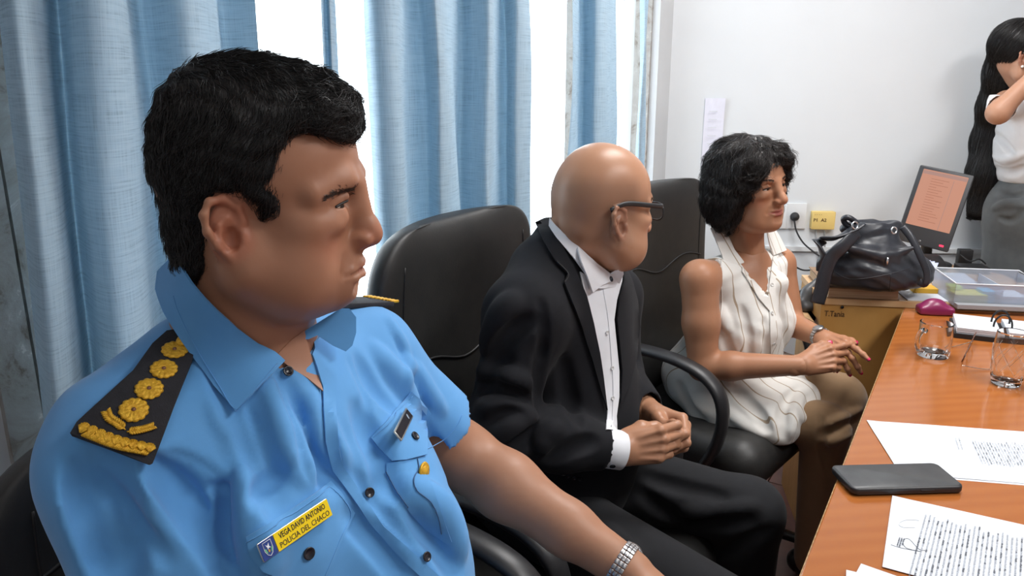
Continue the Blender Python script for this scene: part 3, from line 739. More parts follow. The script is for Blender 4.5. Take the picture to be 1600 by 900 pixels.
# glass mug with handle
def vessel(name, label, px, py, r, h, prof_out, prof_in, cat, handle=None):
    c = on(px, py, TZ); c = A(c[0], c[1], TZ + 0.0005)
    e = empty(name, c, label, cat)
    prof = prof_out + prof_in
    V, F = lathe(prof, 48, c); smooth_angle(mesh_from('glass_body', V, F, M['glass'], e).data, 0.5)
    if handle is not None:
        mb = MB(); mb.tube(spline([c + handle * a + UP * z for a, z in ((r * 0.98, h * 0.80), (r * 1.30, h * 0.84), (r * 1.62, h * 0.68), (r * 1.66, h * 0.45), (r * 1.40, h * 0.24), (r * 0.98, h * 0.20))], 26), 0.0055, 12); mb.build('handle', M['glass'], e)
    return e, c
mr = 0.037; mh = 0.082
e, c = vessel('glass_mug', 'clear glass mug with side handle standing beside the folded spectacles', 1457, 555, mr, mh,
       [(0, 0), (mr * 0.93, 0), (mr * 0.97, 0.003), (mr * 0.98, 0.012), (mr, mh * 0.5), (mr, mh - 0.0015)], [(mr - 0.0035, mh), (mr - 0.0035, mh * 0.5), (mr - 0.0045, 0.016), (mr * 0.7, 0.012), (0, 0.011)], 'mug', nrm(A(-0.85, -0.4, 0)))
th_ = 0.118
e, tc = vessel('glass_tumbler', 'tall clear etched glass tumbler at the right edge of the table', 1571, 600, 0.034, th_,
       [(0, 0), (0.024, 0), (0.028, 0.003), (0.0315, 0.02), (0.0345, 0.055), (0.0345, 0.085), (0.032, th_ - 0.002)], [(0.0298, th_), (0.032, 0.085), (0.032, 0.055), (0.029, 0.022), (0.02, 0.012), (0, 0.011)], 'glass')
mb = MB()
for k in range(7):   # etched diagonal lines on the tumbler
    for sg in (1, -1):
        P = []
        for t in np.linspace(0, 1, 14):
            z = 0.03 + 0.058 * t; rr = np.interp(z, [0.02, 0.055, 0.085], [0.0316, 0.0346, 0.0346]); a = k * 0.9 + sg * t * 1.1; P.append(tc + A(rr * math.cos(a), rr * math.sin(a), z))
        mb.tube(P, 0.0003, 4)
M['etch'] = mat('etched_line', (0.8, 0.8, 0.8), 0.6)
mb.build('etching', M['etch'], e)
# spectacles lying on the table
e = empty('reading_glasses', on(1512, 575, TZ), 'thin-framed brown reading glasses lying folded open between mug and tumbler', 'spectacles')
M['tortoise'] = noisy('brown_tortoiseshell', srgb(70, 40, 30), srgb(120, 78, 55), 120, 0.25, 0)
g0 = on(1503, 571, TZ + 0.003); g1 = on(1522, 531, TZ + 0.006); gd = nrm(g1 - g0); gl_ = np.linalg.norm(g1 - g0)
for k in (0, 1):
    cc = g0 + gd * (gl_ * (0.25 + 0.5 * k)) + UP * 0.014; pts = []
    for a in np.linspace(0, 2 * np.pi, 28, endpoint=False):
        pts.append(cc + gd * (gl_ * 0.22 * np.sign(np.cos(a)) * abs(np.cos(a)) ** 0.7) + (UP * 0.95 + TN * 0.25) * 0.0145 * np.sign(np.sin(a)) * abs(np.sin(a)) ** 0.7)
    mb = MB(); mb.tube(pts, 0.0013, 6, closed=True); fr = mb.build('lens_rim', M['tortoise'], e); 
    V = np.array(pts + [cc]); mesh_from('lens', V, [(i, (i + 1) % 28, 28) for i in range(28)], M['lens'], fr, False)
mb = MB(); mb.tube([g0 + gd * gl_ * 0.47 + UP * 0.018, g0 + gd * gl_ * 0.53 + UP * 0.018], 0.0012, 6); mb.build('bridge', M['tortoise'], e)
M['gold'] = mat('thin_metal_temple', (0.7, 0.6, 0.5), 0.25, 1.0)
for a_, b_2 in (((1503, 571), (1548, 577)), ((1521, 533), (1480, 543))):
    p = on(a_[0], a_[1], TZ + 0.012 ); q = on(b_2[0], b_2[1], TZ + 0.0025)
    mb = MB(); mb.tube(spline([p, p * 0.4 + q * 0.6 - UP * 0.002, q], 12), 0.0011, 6); mb.build('temple', M['gold'], e)
# desk calendar with two ring arches on a black base
k0 = on(1491, 528, TZ); k1 = on(1600, 541, TZ); ux = nrm(k1 - k0); uy = A(-ux[1], ux[0], 0)
e = empty('desk_calendar', k0 + ux * 0.1 + uy * 0.07, 'white tear-off desk calendar with two black ring arches on a black base', 'calendar')
mb = MB(); obox(mb, k0 - ux * 0.002 , ux, uy, 0, 0.27, 0, 0.15, TZ + 0.0005, TZ + 0.012); mb.build('calendar_base', M['black'], e, smooth=False)
for x0, x1, nm_ in ((0.004, 0.100, 'page_block'), (0.116, 0.21, 'page_block')):
    mb = MB()
    for q in range(8):
        j = 0.0006 * math.sin(q * 2.3); obox(mb, k0, ux, uy, x0 + j, x1 + j, 0.006 + j, 0.140 + j, TZ + 0.0122 + q * 0.0019, TZ + 0.0137 + q * 0.0019)
    mb.build(nm_, M['paper'], e, smooth=False)
for yy in (0.052, 0.098):
    p0 = k0 + ux * 0.088 + uy * yy; P = [p0 + ux * (0.020 - 0.020 * math.cos(t)) + UP * (TZ + 0.012 + 0.018 + 0.030 * math.sin(t)) - UP * 0 for t in np.linspace(0, np.pi, 16)]
    P = [A(p[0], p[1], p[2]) - A(0, 0, p0[2]) for p in P]; P = [P[0] - UP * 0.018] + P + [P[-1] - UP * 0.018]
    mb = MB(); mb.tube(P, 0.0024, 8); mb.build('ring_arch', M['black'], e)
# plum spectacle case at the far end of the table
pc_ = on(1462, 492, TZ); v = Vol(pc_ + A(-0.09, -0.09, -0.01), pc_ + A(0.09, 0.09, 0.07), 0.002); R = np.array([CD, CB, UP]).T
v.rbox(pc_ + UP * 0.012 + CB * 0.01, (0.046, 0.024, 0.012), 0.008, R); v.ell(pc_ + UP * 0.018 + CB * 0.01 - CD * 0.004, (0.036, 0.024, 0.027), R, 0.012); v.half(pc_ + UP * 0.001, -UP); v.half(pc_ - CB * 0.016, -CB, 0.006)
M['plum'] = mat('plum_plastic', srgb(128, 38, 82), 0.3)
o_ = fast_mesh('spectacle_case', *v.poly(), M['plum']); prop(o_, 'small rounded plum-coloured case behind the glass mug', 'case')

# ---- things on the cabinet and behind
topz = cz
# clear tray box
b0 = on(1489, 478, topz); b0 = A(b0[0], b0[1] , topz); R2 = CD; 
e = empty('clear_organizer', b0 + CD * 0.1 + CB * 0.07, 'clear plastic organizer box full of notes at the right edge', 'organizer')
M['tray'] = glassmat('frosted_tray_plastic', (0.80, 0.83, 0.90), 1.45, thin=True); t_ = M['tray'].node_tree; df = t_.nodes.new('ShaderNodeBsdfDiffuse'); df.inputs[0].default_value = (0.6, 0.62, 0.68, 1); mx_ = t_.nodes.new('ShaderNodeMixShader'); mx_.inputs[0].default_value = 0.38; on_ = [n for n in t_.nodes if n.type == 'OUTPUT_MATERIAL'][0]; t_.links.new(on_.inputs[0].links[0].from_socket, mx_.inputs[1]); t_.links.new(df.outputs[0], mx_.inputs[2]); t_.links.new(mx_.outputs[0], on_.inputs[0])
Wb, Db, Hb = 0.235, 0.17, 0.066; th = 0.0022
for nm_, args in (('tray_wall', (0, Wb, 0, th, topz + .001, topz + Hb)), ('tray_wall', (0, Wb, Db - th, Db, topz + .001, topz + Hb + 0.006)), ('tray_wall', (0, th, th, Db - th, topz + .001, topz + Hb)), ('tray_wall', (Wb - th, Wb, th, Db - th, topz + .001, topz + Hb)), ('tray_divider', (0.125, 0.125 + th, th, Db - th, topz + .001, topz + Hb * 0.9)), ('tray_floor', (th, Wb - th, th, Db - th, topz + .001, topz + .003))):
    mb = MB(); obox(mb, b0, CD, CB, *args); mb.build(nm_, M['tray'], e, smooth=False)
M['rim'] = mat('pale_plastic_rim', (0.72, 0.74, 0.78), 0.3)
mb = MB(); rp = [b0 + CD * x + CB * y + UP * (Hb + (0.006 if y > 0.1 else 0)) for x, y in ((0, 0), (Wb, 0), (Wb, Db), (0, Db))]
rp = [A(p[0], p[1], p[2]) for p in rp]; mb.tube(rp + [rp[0]], 0.0018, 6); mb.build('tray_rim', M['rim'], e)
def note(lab, col, x, y, w_, d_, h_, cat='note', z=0.0, seed=0):
    V, F = slab2(b0 + CD * x + CB * y + UP * (0.0035 + z), rotz(seed * 0.3) @ CD, rotz(seed * 0.3) @ CB, UP, w_ / 2, d_ / 2, 0.002, 0, h_, 0.0004, 3)
    o_ = mesh_from('paper_note', V, F, mat('note_' + str(len(bpy.data.materials)), col, 0.7), None, False); prop(o_, lab, cat, 'notes in the organizer box'); return o_
note('yellow-green note pad lying in the clear organizer box', srgb(205, 206, 92), 0.052, 0.05, 0.085, 0.07, 0.026, seed=0.15)
note('small lime green note on the yellow note pad in the organizer', srgb(190, 226, 130), 0.028, 0.085, 0.034, 0.04, 0.010, z=0.027)
note('light blue card standing by the divider of the organizer', srgb(90, 178, 214), 0.103, 0.055, 0.034, 0.05, 0.034)
note('white slip with a blue edge at the organizer right end', srgb(206, 226, 236), 0.17, 0.07, 0.07, 0.08, 0.022)
# grey lower tray front under the box
mb = MB(); obox(mb, b0 - CB * 0.03, CD, CB, 0.0, 0.26, 0.0, 0.026, topz + 0.0005, topz + 0.012); 
o_ = mb.build('grey_ledge', mat('grey_plastic', srgb(150, 152, 156), 0.4), smooth=False); prop(o_, 'grey plastic strip in front of the clear organizer box', 'tray')
# loose papers and envelope on the cabinet top
s0 = on(1418, 470, topz); o_, _ = rect_sheet('document', [s0, s0 + CD * 0.16, s0 + CD * 0.15 + CB * 0.16, s0 + CB * 0.15], topz + 0.0004, 0.003, M['paper'], None, 0.001, seed=21); prop(o_, 'white sheet on the cabinet under the yellow envelope', 'document', 'papers beside the black bag')
s1 = on(1463, 450, topz); o_, _ = rect_sheet('document', [s1, s1 + CD * 0.12, s1 + CD * 0.13 + CB * 0.14, s1 + CB * 0.14 + CD * 0.01], topz + 0.0042, 0.014, M['paper'], None, 0.001, seed=22); prop(o_, 'thick stack of white papers between envelope and clear organizer', 'document', 'papers beside the black bag')
s2 = on(1430, 457, topz + 0.004)
V, F = slab2(A(s2[0], s2[1], 0) + CD * 0.028 + CB * 0.02, CD, CB, UP, 0.034, 0.026, 0.002, topz + 0.0042, topz + 0.018, 0.0006, 3); o_ = mesh_from('envelope', V, F, mat('mustard_yellow_card', srgb(214, 165, 48), 0.6), None, False); prop(o_, 'mustard yellow small box of envelopes beside the black bag', 'envelope')
# fan of bluish leaflets
fb_ = on(1452, 432, topz + 0.02)
e = empty('leaflet_bundle', A(fb_[0], fb_[1] + 0.03, topz + 0.018), 'fanned bundle of pale lilac leaflets behind the yellow envelope', 'leaflets')
M['lilac'] = mat('pale_lilac_paper', srgb(196, 202, 232), 0.7)
for k in range(6):
    a = -0.5 + 0.2 * k; d = nrm(CD * math.sin(a) + UP * 0.75 * math.cos(a) + CB * (0.4 + 0.05 * k)); s_ = CD * 0.9 + CB * 0.2
    p = A(fb_[0], fb_[1] + 0.03, topz + 0.019) + CD * 0.004 * k; G = np.array([[p + s_ * 0.018 * u + d * 0.05 * v_ + CB * 0.004 * v_ ** 2 for v_ in (0, .33, .66, 1)] for u in (-.5, 0, .5)]); V, F = sheet(G, 0.0012); mesh_from('leaflet', V, F, M['lilac'], e, False)

# brown book under the bag
k0 = on(1292, 466, cz); R = np.array([CD, CB, UP]).T
e = empty('brown_book', k0 * A(1, 1, 0) + UP * cz + CD * 0.13 + CB * 0.1, 'thick brown book lying under the black leather bag', 'book')
M['bookcover'] = noisy('brown_book_cover', srgb(150, 118, 88), srgb(128, 98, 70), 30, 0.5, 0.1)
M['bookpages'] = noisy('aged_page_edges', srgb(196, 170, 140), srgb(170, 140, 108), 4, 0.7, 0.3, 30, 0.001, stretch=(1, 1, 60))
for nm_, args, mm in (('page_block', (0.004, 0.196, 0.003, 0.26, cz + 0.0035, cz + 0.030), 'bookpages'), ('book_cover', (0, 0.2, 0, 0.265, cz + 0.0006, cz + 0.0034), 'bookcover'), ('book_cover', (0, 0.2, 0, 0.265, cz + 0.0302, cz + 0.033), 'bookcover')):
    mb = MB(); obox(mb, k0, CD, CB, *args); mb.build(nm_, M[mm], e, smooth=False)
bz = cz + 0.033
# ---- black leather bucket bag
bc = at(1362, 400, 2.48); 
fl_ = on(1368, 464, bz); bc = A(fl_[0], fl_[1] + 0.115, bz)
M['bag'] = noisy('soft_black_leather', (0.018, 0.020, 0.026), (0.026, 0.029, 0.037), 18, 0.36, 0.35, 60, 0.002)
sc_b = 0.0021  # metres per photo pixel at the bag
def bp(px, py, dy=0.0):
    """photo pixel -> point on the bag's middle plane"""
    return at(px, py, bc[1] + dy)
v = Vol(bc + A(-0.22, -0.17, -0.01), bc + A(0.22, 0.16, 0.30), 0.0028)
v.ell(bp(1372, 425), (0.145, 0.095, 0.060), None, 0.02); v.ell(bp(1352, 412), (0.115, 0.09, 0.075), None, 0.03)
v.chain([bp(1310, 425), bp(1372, 440), bp(1425, 425)], [0.045, 0.055, 0.045], 0.05)
v.cone(bp(1365, 400), bp(1362, 364), 0.088, 0.062, 0.05, flat=((0, 1, 0), 0.72)); v.cone(bp(1322, 356), bp(1400, 348), 0.016, 0.020, 0.03)
v.half(bp(1362, 341), nrm(A(0.08, 0, 1)), 0.02)
v.ell(bp(1364, 340), (0.070, 0.030, 0.020), None, 0.008, '-')          # gathered mouth
v.half(A(0, 0, bz + 0.002), -UP, 0.02)
for a_, b2, r_ in (((1346, 350), (1334, 384), .006), ((1356, 350), (1352, 378), .005), ((1366, 350), (1372, 388), .007), ((1378, 350), (1390, 384), .006), ((1389, 350), (1406, 390), .006), ((1400, 356), (1424, 392), .006), ((1338, 360), (1314, 398), .007), ((1330, 364), (1302, 404), .005)):   # gathers
    v.cone(bp(*a_, -0.055), bp(*b2, -0.095), r_, r_ * 0.5, 0.014, '-'); 
for a_, b2, r_ in (((1332, 396), (1376, 408), .009), ((1376, 410), (1432, 396), .008), ((1318, 416), (1350, 430), .006)):
    v.cone(bp(*a_, -0.100), bp(*b2, -0.110), r_, r_ * 0.4, 0.03, '-')
for a_, b2, r_ in (((1322, 386), (1378, 398), .012), ((1384, 400), (1430, 386), .010)):
    v.cone(bp(*a_, -0.070), bp(*b2, -0.078), r_, r_ * 0.7, 0.03)
v.disp(lambda X, Y, Z: 0.0016 * np.sin(X * 55 + 9 * np.sin(Z * 22)) * np.sin(Z * 40 + 6 * np.sin(X * 17)) )
e = empty('handbag', bc, 'black leather bucket bag with loose straps standing on the brown book', 'bag')
bV, bF = v.poly(); fast_mesh('bag_body', bV, bF, M['bag'], e)
bbvh = BVHTree.FromPolygons([Vector(q) for q in bV], bF)
def hit(bvh, px, py, off=0.0, dflt=None):
    d = ray(px, py).normalized(); h = bvh.ray_cast(Vector((0, 0, CAMZ)), d)
    if h[0] is None: return dflt
    n = h[1] if h[1].dot(d) < 0 else -h[1]
    return np.array(h[0] + n * off)
def surf_tube(bvh, pix, r, off, n=30, **k):
    pts = [hit(bvh, x, y, off) for x, y in spline([(a, b, 0) for a, b in pix], n)[:, :2]]; pts = [p for p in pts if p is not None]
    return tube_VF(pts, r, 8, **k)
mb = MB(); mb.add(*surf_tube(bbvh, [(1392, 428), (1391, 445), (1391, 463)], 0.0012, 0.0)); mb.add(*surf_tube(bbvh, [(1296, 420), (1330, 436), (1390, 428), (1440, 412)], 0.0010, 0.0)); mb.build('bag_seam', M['bag'], e)
# wide straps
def strap(name, pix, w_, th, m, dys, parent, up=(0, 1, 0.2)):
    P = spline([bp(x, y, d) for (x, y), d in zip(pix, dys)], 40); mb = MB(); mb.tube(P, 1.0, 10, up=up, flat=(w_, th)); return mb.build(name, m, parent)
strap('strap', [(1340, 349), (1326, 340), (1318, 343), (1324, 352), (1340, 356)], 0.008, 0.009, M['bag'], (-.04, -.04, -.03, -.03, -.03), e)
strap('strap', [(1345, 350), (1326, 362), (1305, 372), (1282, 374), (1281, 385), (1287, 402), (1286, 425)], 0.024, 0.006, M['bag'], (-.05, -.06, -.06, -.04, -.05, -.06, -.06), e, up=(0.3, 0.2, 1))
strap('strap', [(1340, 362), (1318, 385), (1300, 402), (1290, 425), (1284, 450), (1277, 474)], 0.020, 0.005, M['bag'], (-.07, -.09, -.09, -.09, -.09, -.09), e, up=(0.2, 1, 0.3))
strap('strap', [(1410, 354), (1424, 372), (1438, 400), (1448, 425), (1446, 444), (1436, 440)], 0.010, 0.004, M['bag'], (-.05, -.07, -.09, -.10, -.10, -.09), e, up=(0, 1, 0.2))
ring = lambda px, py, dy, r, nn=A(0.3, -0.9, 0.2): MB().tube([bp(px, py, dy) + r * (math.cos(a) * frame_axes(nn)[0] + math.sin(a) * frame_axes(nn)[1]) for a in np.linspace(0, 2 * np.pi, 24, endpoint=False)], 0.0022, 8, closed=True)
ring(1336, 352, -.075, 0.010).build('strap_ring', M['chrome'], e); ring(1397, 360, -.085, 0.009).build('strap_ring', M['chrome'], e); None
h = hit(bbvh, 1386, 402, 0.003)
if h is not None: mb = MB(); mb.tube([h, h - UP * 0.02], 0.0035, 8); mb.build('zip_pull', M['chrome'], e)
# strap end / folded headset case hanging on the desk at the bag's left
hp = on(1257, 486, dz); 
v = Vol(A(hp[0] - 0.1, hp[1] - 0.1, dz - 0.005), A(hp[0] + 0.14, hp[1] + 0.14, dz + 0.14), 0.003)
v.chain([hp + A(-0.005, 0, 0.022), hp + A(0.02, 0.02, 0.05), hp + A(0.045, 0.03, 0.085)], [0.022, 0.026, 0.016], 0.02, flat=((0, 1, 0), 0.6)); v.cone(hp + A(0, -0.01, 0.014), hp + A(0.05, -0.005, 0.014), 0.0135, 0.0135, 0.01); v.half(A(0, 0, dz + 0.001), -UP)
M['greyplastic'] = noisy('dark_grey_plastic', (0.06, 0.062, 0.065), (0.09, 0.09, 0.095), 30, 0.4, 0.1)
o_ = fast_mesh('desk_telephone', *v.poly(), M['greyplastic']); prop(o_, 'dark grey telephone handset on the pale desk left of the bag', 'telephone')
pp = on(1252, 503, dz); o_, _ = rect_sheet('document', [pp, pp + CD * 0.16, pp + CD * 0.16 + CB * 0.2, pp + CB * 0.2], dz - 0.001, 0.0008, M['paper'], None, 0.0); 
bpy.data.objects.remove(o_)

# ---- monitor
mc = [at(1434, 258, 2.90), at(1523, 272, 2.80), at(1478, 396, 2.74), at(1404, 372, 2.84)]
# build as a flat panel facing the photographer's side of the room, turned and tipped back a little
mcen = at(1463, 326, 2.86); mu = nrm(A(0.86, -0.51, 0)); 
mw, mhh = 0.245, 0.32
mn = nrm(A(-0.50, -0.84, 0.20)); mu = nrm(np.cross(UP, -mn)); mu = mu if mu[0] > 0 else -mu; mv = nrm(np.cross(mu, mn)); mv = mv if mv[2] > 0 else -mv
def oncen(px, py, off=0.0): return on_plane(px, py, mcen + mn * off, mn)
cs = [oncen(1434, 259), oncen(1524, 272), oncen(1480, 397), oncen(1403, 372)]
ul = nrm((cs[1] - cs[0]) + (cs[2] - cs[3])); vl = nrm((cs[0] - cs[3]) + (cs[1] - cs[2])); ctrm = sum(cs) / 4
vl = nrm(vl - ul * (vl @ ul) * 0.85); hw = (np.linalg.norm(cs[1] - cs[0]) + np.linalg.norm(cs[2] - cs[3])) / 4; hh = (np.linalg.norm(cs[0] - cs[3]) + np.linalg.norm(cs[1] - cs[2])) / 4
e = empty('computer_monitor', A(ctrm[0] + 0.03, ctrm[1] + 0.06, dz), 'black computer monitor showing an orange document page, beside the standing woman', 'monitor')
M['bezel'] = mat('dark_monitor_plastic', (0.035, 0.036, 0.04), 0.4)
V, F = slab2(ctrm - mn * 0.0, ul, vl, mn, hw, hh, 0.006, -0.035, 0.0, 0.003, 4); mesh_from('monitor_casing', V, F, M['bezel'], e)
def emis(name, col, st):
    m = bpy.data.materials.new(name); m.use_nodes = True; t = m.node_tree; b = t.nodes['Principled BSDF']; b.inputs['Base Color'].default_value = (0.02, 0.02, 0.02, 1); b.inputs['Emission Color'].default_value = (*col, 1); b.inputs['Emission Strength'].default_value = st; return m
so = vl * 0.028
V, F = slab2(ctrm + so, ul, vl, mn, hw - 0.016, hh - 0.040, 0.002, 0.0002, 0.0012, 0.0003, 3); scr = mesh_from('screen', V, F, emis('lit_screen_orange', srgb(205, 140, 112), 0.9), e, False)
mb = MB(); r = np.random.default_rng(4)
def sb(mb, x, y, w_, h_, off=0.0018):
    p = ctrm + so + ul * x + vl * y + mn * off; mb.add([p, p + ul * w_, p + ul * w_ + vl * h_, p + vl * h_], [(0, 1, 2, 3)])
sw, sh = hw - 0.018, hh - 0.042
sb(mb, -sw, sh * 0.86, 2 * sw, sh * 0.12); sb(mb, sw * 0.45, -sh, 0.002, sh * 1.8)
mb.build('screen_toolbar', emis('screen_toolbar_tone', srgb(176, 132, 120), 0.9), scr, smooth=False); mb = MB()
for k in range(17):
    y = sh * (0.72 - 0.095 * k); sb(mb, -sw * 0.55, y, sw * r.uniform(0.3, 0.85), 0.0022)
mb.build('screen_text', emis('screen_text_tone', srgb(180, 112, 84), 0.9), scr, smooth=False)
p = ctrm - vl * (hh - 0.014); mb = MB(); mb.add([p + ul * (hw * 0.62) + mn * 0.0006, p + ul * (hw * 0.78) + mn * 0.0006, p + ul * (hw * 0.78) + vl * 0.007 + mn * 0.0006, p + ul * (hw * 0.62) + vl * 0.007 + mn * 0.0006], [(0, 1, 2, 3)]); mb.build('power_light', emis('red_led', (1.0, 0.02, 0.08), 2.2), e, smooth=False)
mb = MB(); mb.tube([p - ul * (hw * 0.1) + mn * 0.001 + 0.003 * (math.cos(a) * ul + math.sin(a) * vl) + vl * 0.002 for a in np.linspace(0, 2 * np.pi, 14, endpoint=False)], 0.0006, 5, closed=True); mb.build('emblem', M['chrome'], e)
sb_ = A(ctrm[0] + 0.035, ctrm[1] + 0.075, dz)
mb = MB(); mb.tube([sb_ + UP * 0.01, ctrm - mn * 0.03 - vl * 0.05], [0.022, 0.018], 12); mb.build('monitor_stand', M['bezel'], e)
mb = MB(); mb.add(*lathe([(0, 0), (0.095, 0), (0.095, 0.006), (0.03, 0.014), (0, 0.014)], 32, sb_ + UP * 0.001)); mb.build('stand_foot', M['bezel'], e)
# dark clutter at the foot of the monitor
def blackbox(name, label, px, py, z, w_, d_, h_, cat, m='plastic', yaw=0.0):
    p = on(px, py, z); dx = rotz(yaw) @ CD; dy = rotz(yaw) @ CB; V, F = slab2(A(p[0], p[1], 0) + dx * w_ / 2 + dy * d_ / 2, dx, dy, UP, w_ / 2, d_ / 2, 0.004, z + 0.0006, z + h_, 0.003, 4); o_ = mesh_from(name, V, F, M[m]); return prop(o_, label, cat)
blackbox('network_box', 'small flat black device on the pale desk right of the monitor', 1502, 428, dz, 0.10, 0.08, 0.025, 'device')
v = Vol(on(1445, 440, dz) + A(-0.05, -0.02, 0), on(1445, 440, dz) + A(0.2, 0.22, 0.13), 0.004); q = on(1445, 440, dz) + A(0.05, 0.10, 0)
v.ell(q + UP * 0.03, (0.075, 0.06, 0.04), None, 0.01); v.cone(q + A(-0.04, 0, 0.06), q + A(0.04, 0.01, 0.055), 0.02, 0.018, 0.02); v.half(A(0, 0, dz + 0.001), -UP)
o_ = fast_mesh('desk_telephone', *v.poly(), M['plastic']); prop(o_, 'rounded black telephone below the monitor screen', 'telephone')
q = on(1500, 405, dz); blackbox('power_adapter', 'small black power adapter standing beside the monitor edge', 1497, 414, dz, 0.05, 0.035, 0.06, 'adapter')
mb = MB(); mb.tube(spline([at(1500, 398, 2.86), at(1515, 408, 2.84), at(1530, 405, 2.86), at(1540, 412, 2.9)], 24), 0.003, 8); o_ = mb.build('monitor_cable', M['rubber']); prop(o_, 'black cable looping over the desk right of the monitor', 'cable')

# ---- wall fittings on the back wall
WBN = A(-BD[1], BD[0], 0)  # outward (into the wall)
def onwall(px, py, off=0.0): return on_plane(px, py, W0 - WBN * off, WBN)
def plate(name, label, px0, py0, px1, py1, th, m, cat, group=None, r=0.004):
    a = onwall(px0, py0); b = onwall(px1, py1); c = (a + b) / 2; hx = abs((b - a) @ BD) / 2; hz = abs(b[2] - a[2]) / 2
    V, F = slab2(c - WBN * 0.0005, BD, UP, -WBN, hx, hz, r, 0.0, th, 0.0015, 4); o_ = mesh_from(name, V, F, m); prop(o_, label, cat, group); return o_, c, hx, hz
M['socket'] = mat('white_socket_plastic', (0.70, 0.71, 0.72), 0.4)
o_, c, hx, hz = plate('wall_socket', 'white wall socket plate with the black plug in it', 1229, 317, 1257, 357, 0.010, M['socket'], 'socket')
a = onwall(1205, 330); 
o2, c2, _, _ = plate('wall_socket', 'white wall socket plate partly behind the dark-haired woman chin', 1200, 320, 1227, 357, 0.010, M['socket'], 'socket')
pl = onwall(1241, 338, 0.012); e = empty('power_plug', pl, 'round black plug in the white wall socket with its black cord', 'plug')
mb = MB(); mb.add(*lathe([(0, 0), (0.017, 0), (0.019, 0.006), (0.017, 0.018), (0.010, 0.026), (0, 0.028)], 20, pl, -WBN)); mb.build('plug_body', M['rubber'], e)
mb = MB(); mb.tube(spline([onwall(1241, 342, 0.03), onwall(1244, 360, 0.04), onwall(1254, 378, 0.05), onwall(1268, 391, 0.06), onwall(1284, 402, 0.08), onwall(1300, 408, 0.10)], 40), 0.0036, 8); mb.build('power_cord', M['rubber'], e)
mb = MB(); mb.tube(spline([onwall(1224, 398, 0.05), onwall(1236, 412, 0.06), onwall(1255, 422, 0.07), onwall(1275, 420, 0.08), onwall(1290, 412, 0.08)], 40), 0.0036, 8); o_ = mb.build('loose_cable', M['rubber']); prop(o_, 'black cable sagging across the wall below the sockets', 'cable')
o_, c, hx, hz = plate('junction_box', 'yellowed square box with handwriting on the white wall', 1267, 329, 1300, 357, 0.028, mat('yellowed_plastic', srgb(224, 196, 122), 0.45), 'junction box')
text_mesh('P1  A2', 0.019, M['pen'], 'handwriting', o_, onwall(1271, 344, 0.0295), BD, UP, 0.0002, 0.0003, sx=1.05)
text_mesh('- - - -', 0.012, M['pen'], 'handwriting', o_, onwall(1273, 335, 0.0295), BD, UP, 0.0001, 0.0, sx=1.2)
mb = MB(); mb.tube([onwall(1275, 357, 0.01), onwall(1276, 372, 0.008), onwall(1279, 392, 0.012), onwall(1279, 430, 0.012)], 0.003, 8); mb.tube([onwall(1288, 357, 0.01), onwall(1289, 366, 0.008), onwall(1289, 400, 0.012)], 0.003, 8); o_ = mb.build('data_cable', mat('grey_cable', (0.42, 0.42, 0.43), 0.5)); prop(o_, 'thin grey cables hanging from the yellowed wall box', 'cable')
a = onwall(1195, 388); b = onwall(1330, 388); mb = MB(); obox(mb, A(a[0], a[1], 0), BD, -WBN, 0, np.linalg.norm(b - a) + 1.0, 0, 0.014, a[2] - 0.008, a[2] + 0.012)
o_ = mb.build('cable_duct', M['socket'], smooth=False); prop(o_, 'white cable duct running along the wall below the sockets', 'cable duct')
# papers pinned on the wall at left
a = onwall(1101, 165); b = onwall(1132, 165); zb = onwall(1115, 262)[2]
G = np.array([[A(*(a * (1 - u) + b * u)[:2], zb + (a[2] + 0.03 - zb) * v_) - WBN * (0.004 + 0.012 * u * v_ ** 3) for v_ in np.linspace(0, 1, 8)] for u in np.linspace(0, 1, 6)])
V, F = sheet(G, 0.001); o_ = mesh_from('wall_notice', V, F, mat('lilac_white_paper', (0.74, 0.74, 0.84), 0.7), None, False); prop(o_, 'long pale notice pinned on the white wall above the dark-haired woman', 'notice')
mb = MB()
for k in range(7):
    p = G[1, 0] + (a[2] + 0.02 - zb) * UP * (0.12 + 0.12 * k) - WBN * 0.012; mb.add([p, p + BD * 0.035, p + BD * 0.035 + UP * 0.003, p + UP * 0.003], [(0, 1, 2, 3)])
mb.build('printed_text', M['pencil'], o_, smooth=False)['kind'] = 'stuff'

# ---- chairs
ch2 = office_chair('black leather office chair behind the bald man in the dark suit', (-0.145, 1.53), YAW, 1.125)
ch3 = office_chair('black leather office chair under the woman in the sleeveless blouse', (0.39, 2.25), math.atan2(-0.66, 0.75), 1.10, seat_dx=0.245)
ch1 = office_chair('black leather office chair of the officer, its rounded corner at lower left', (-0.46, 0.95), YAW, 1.00)
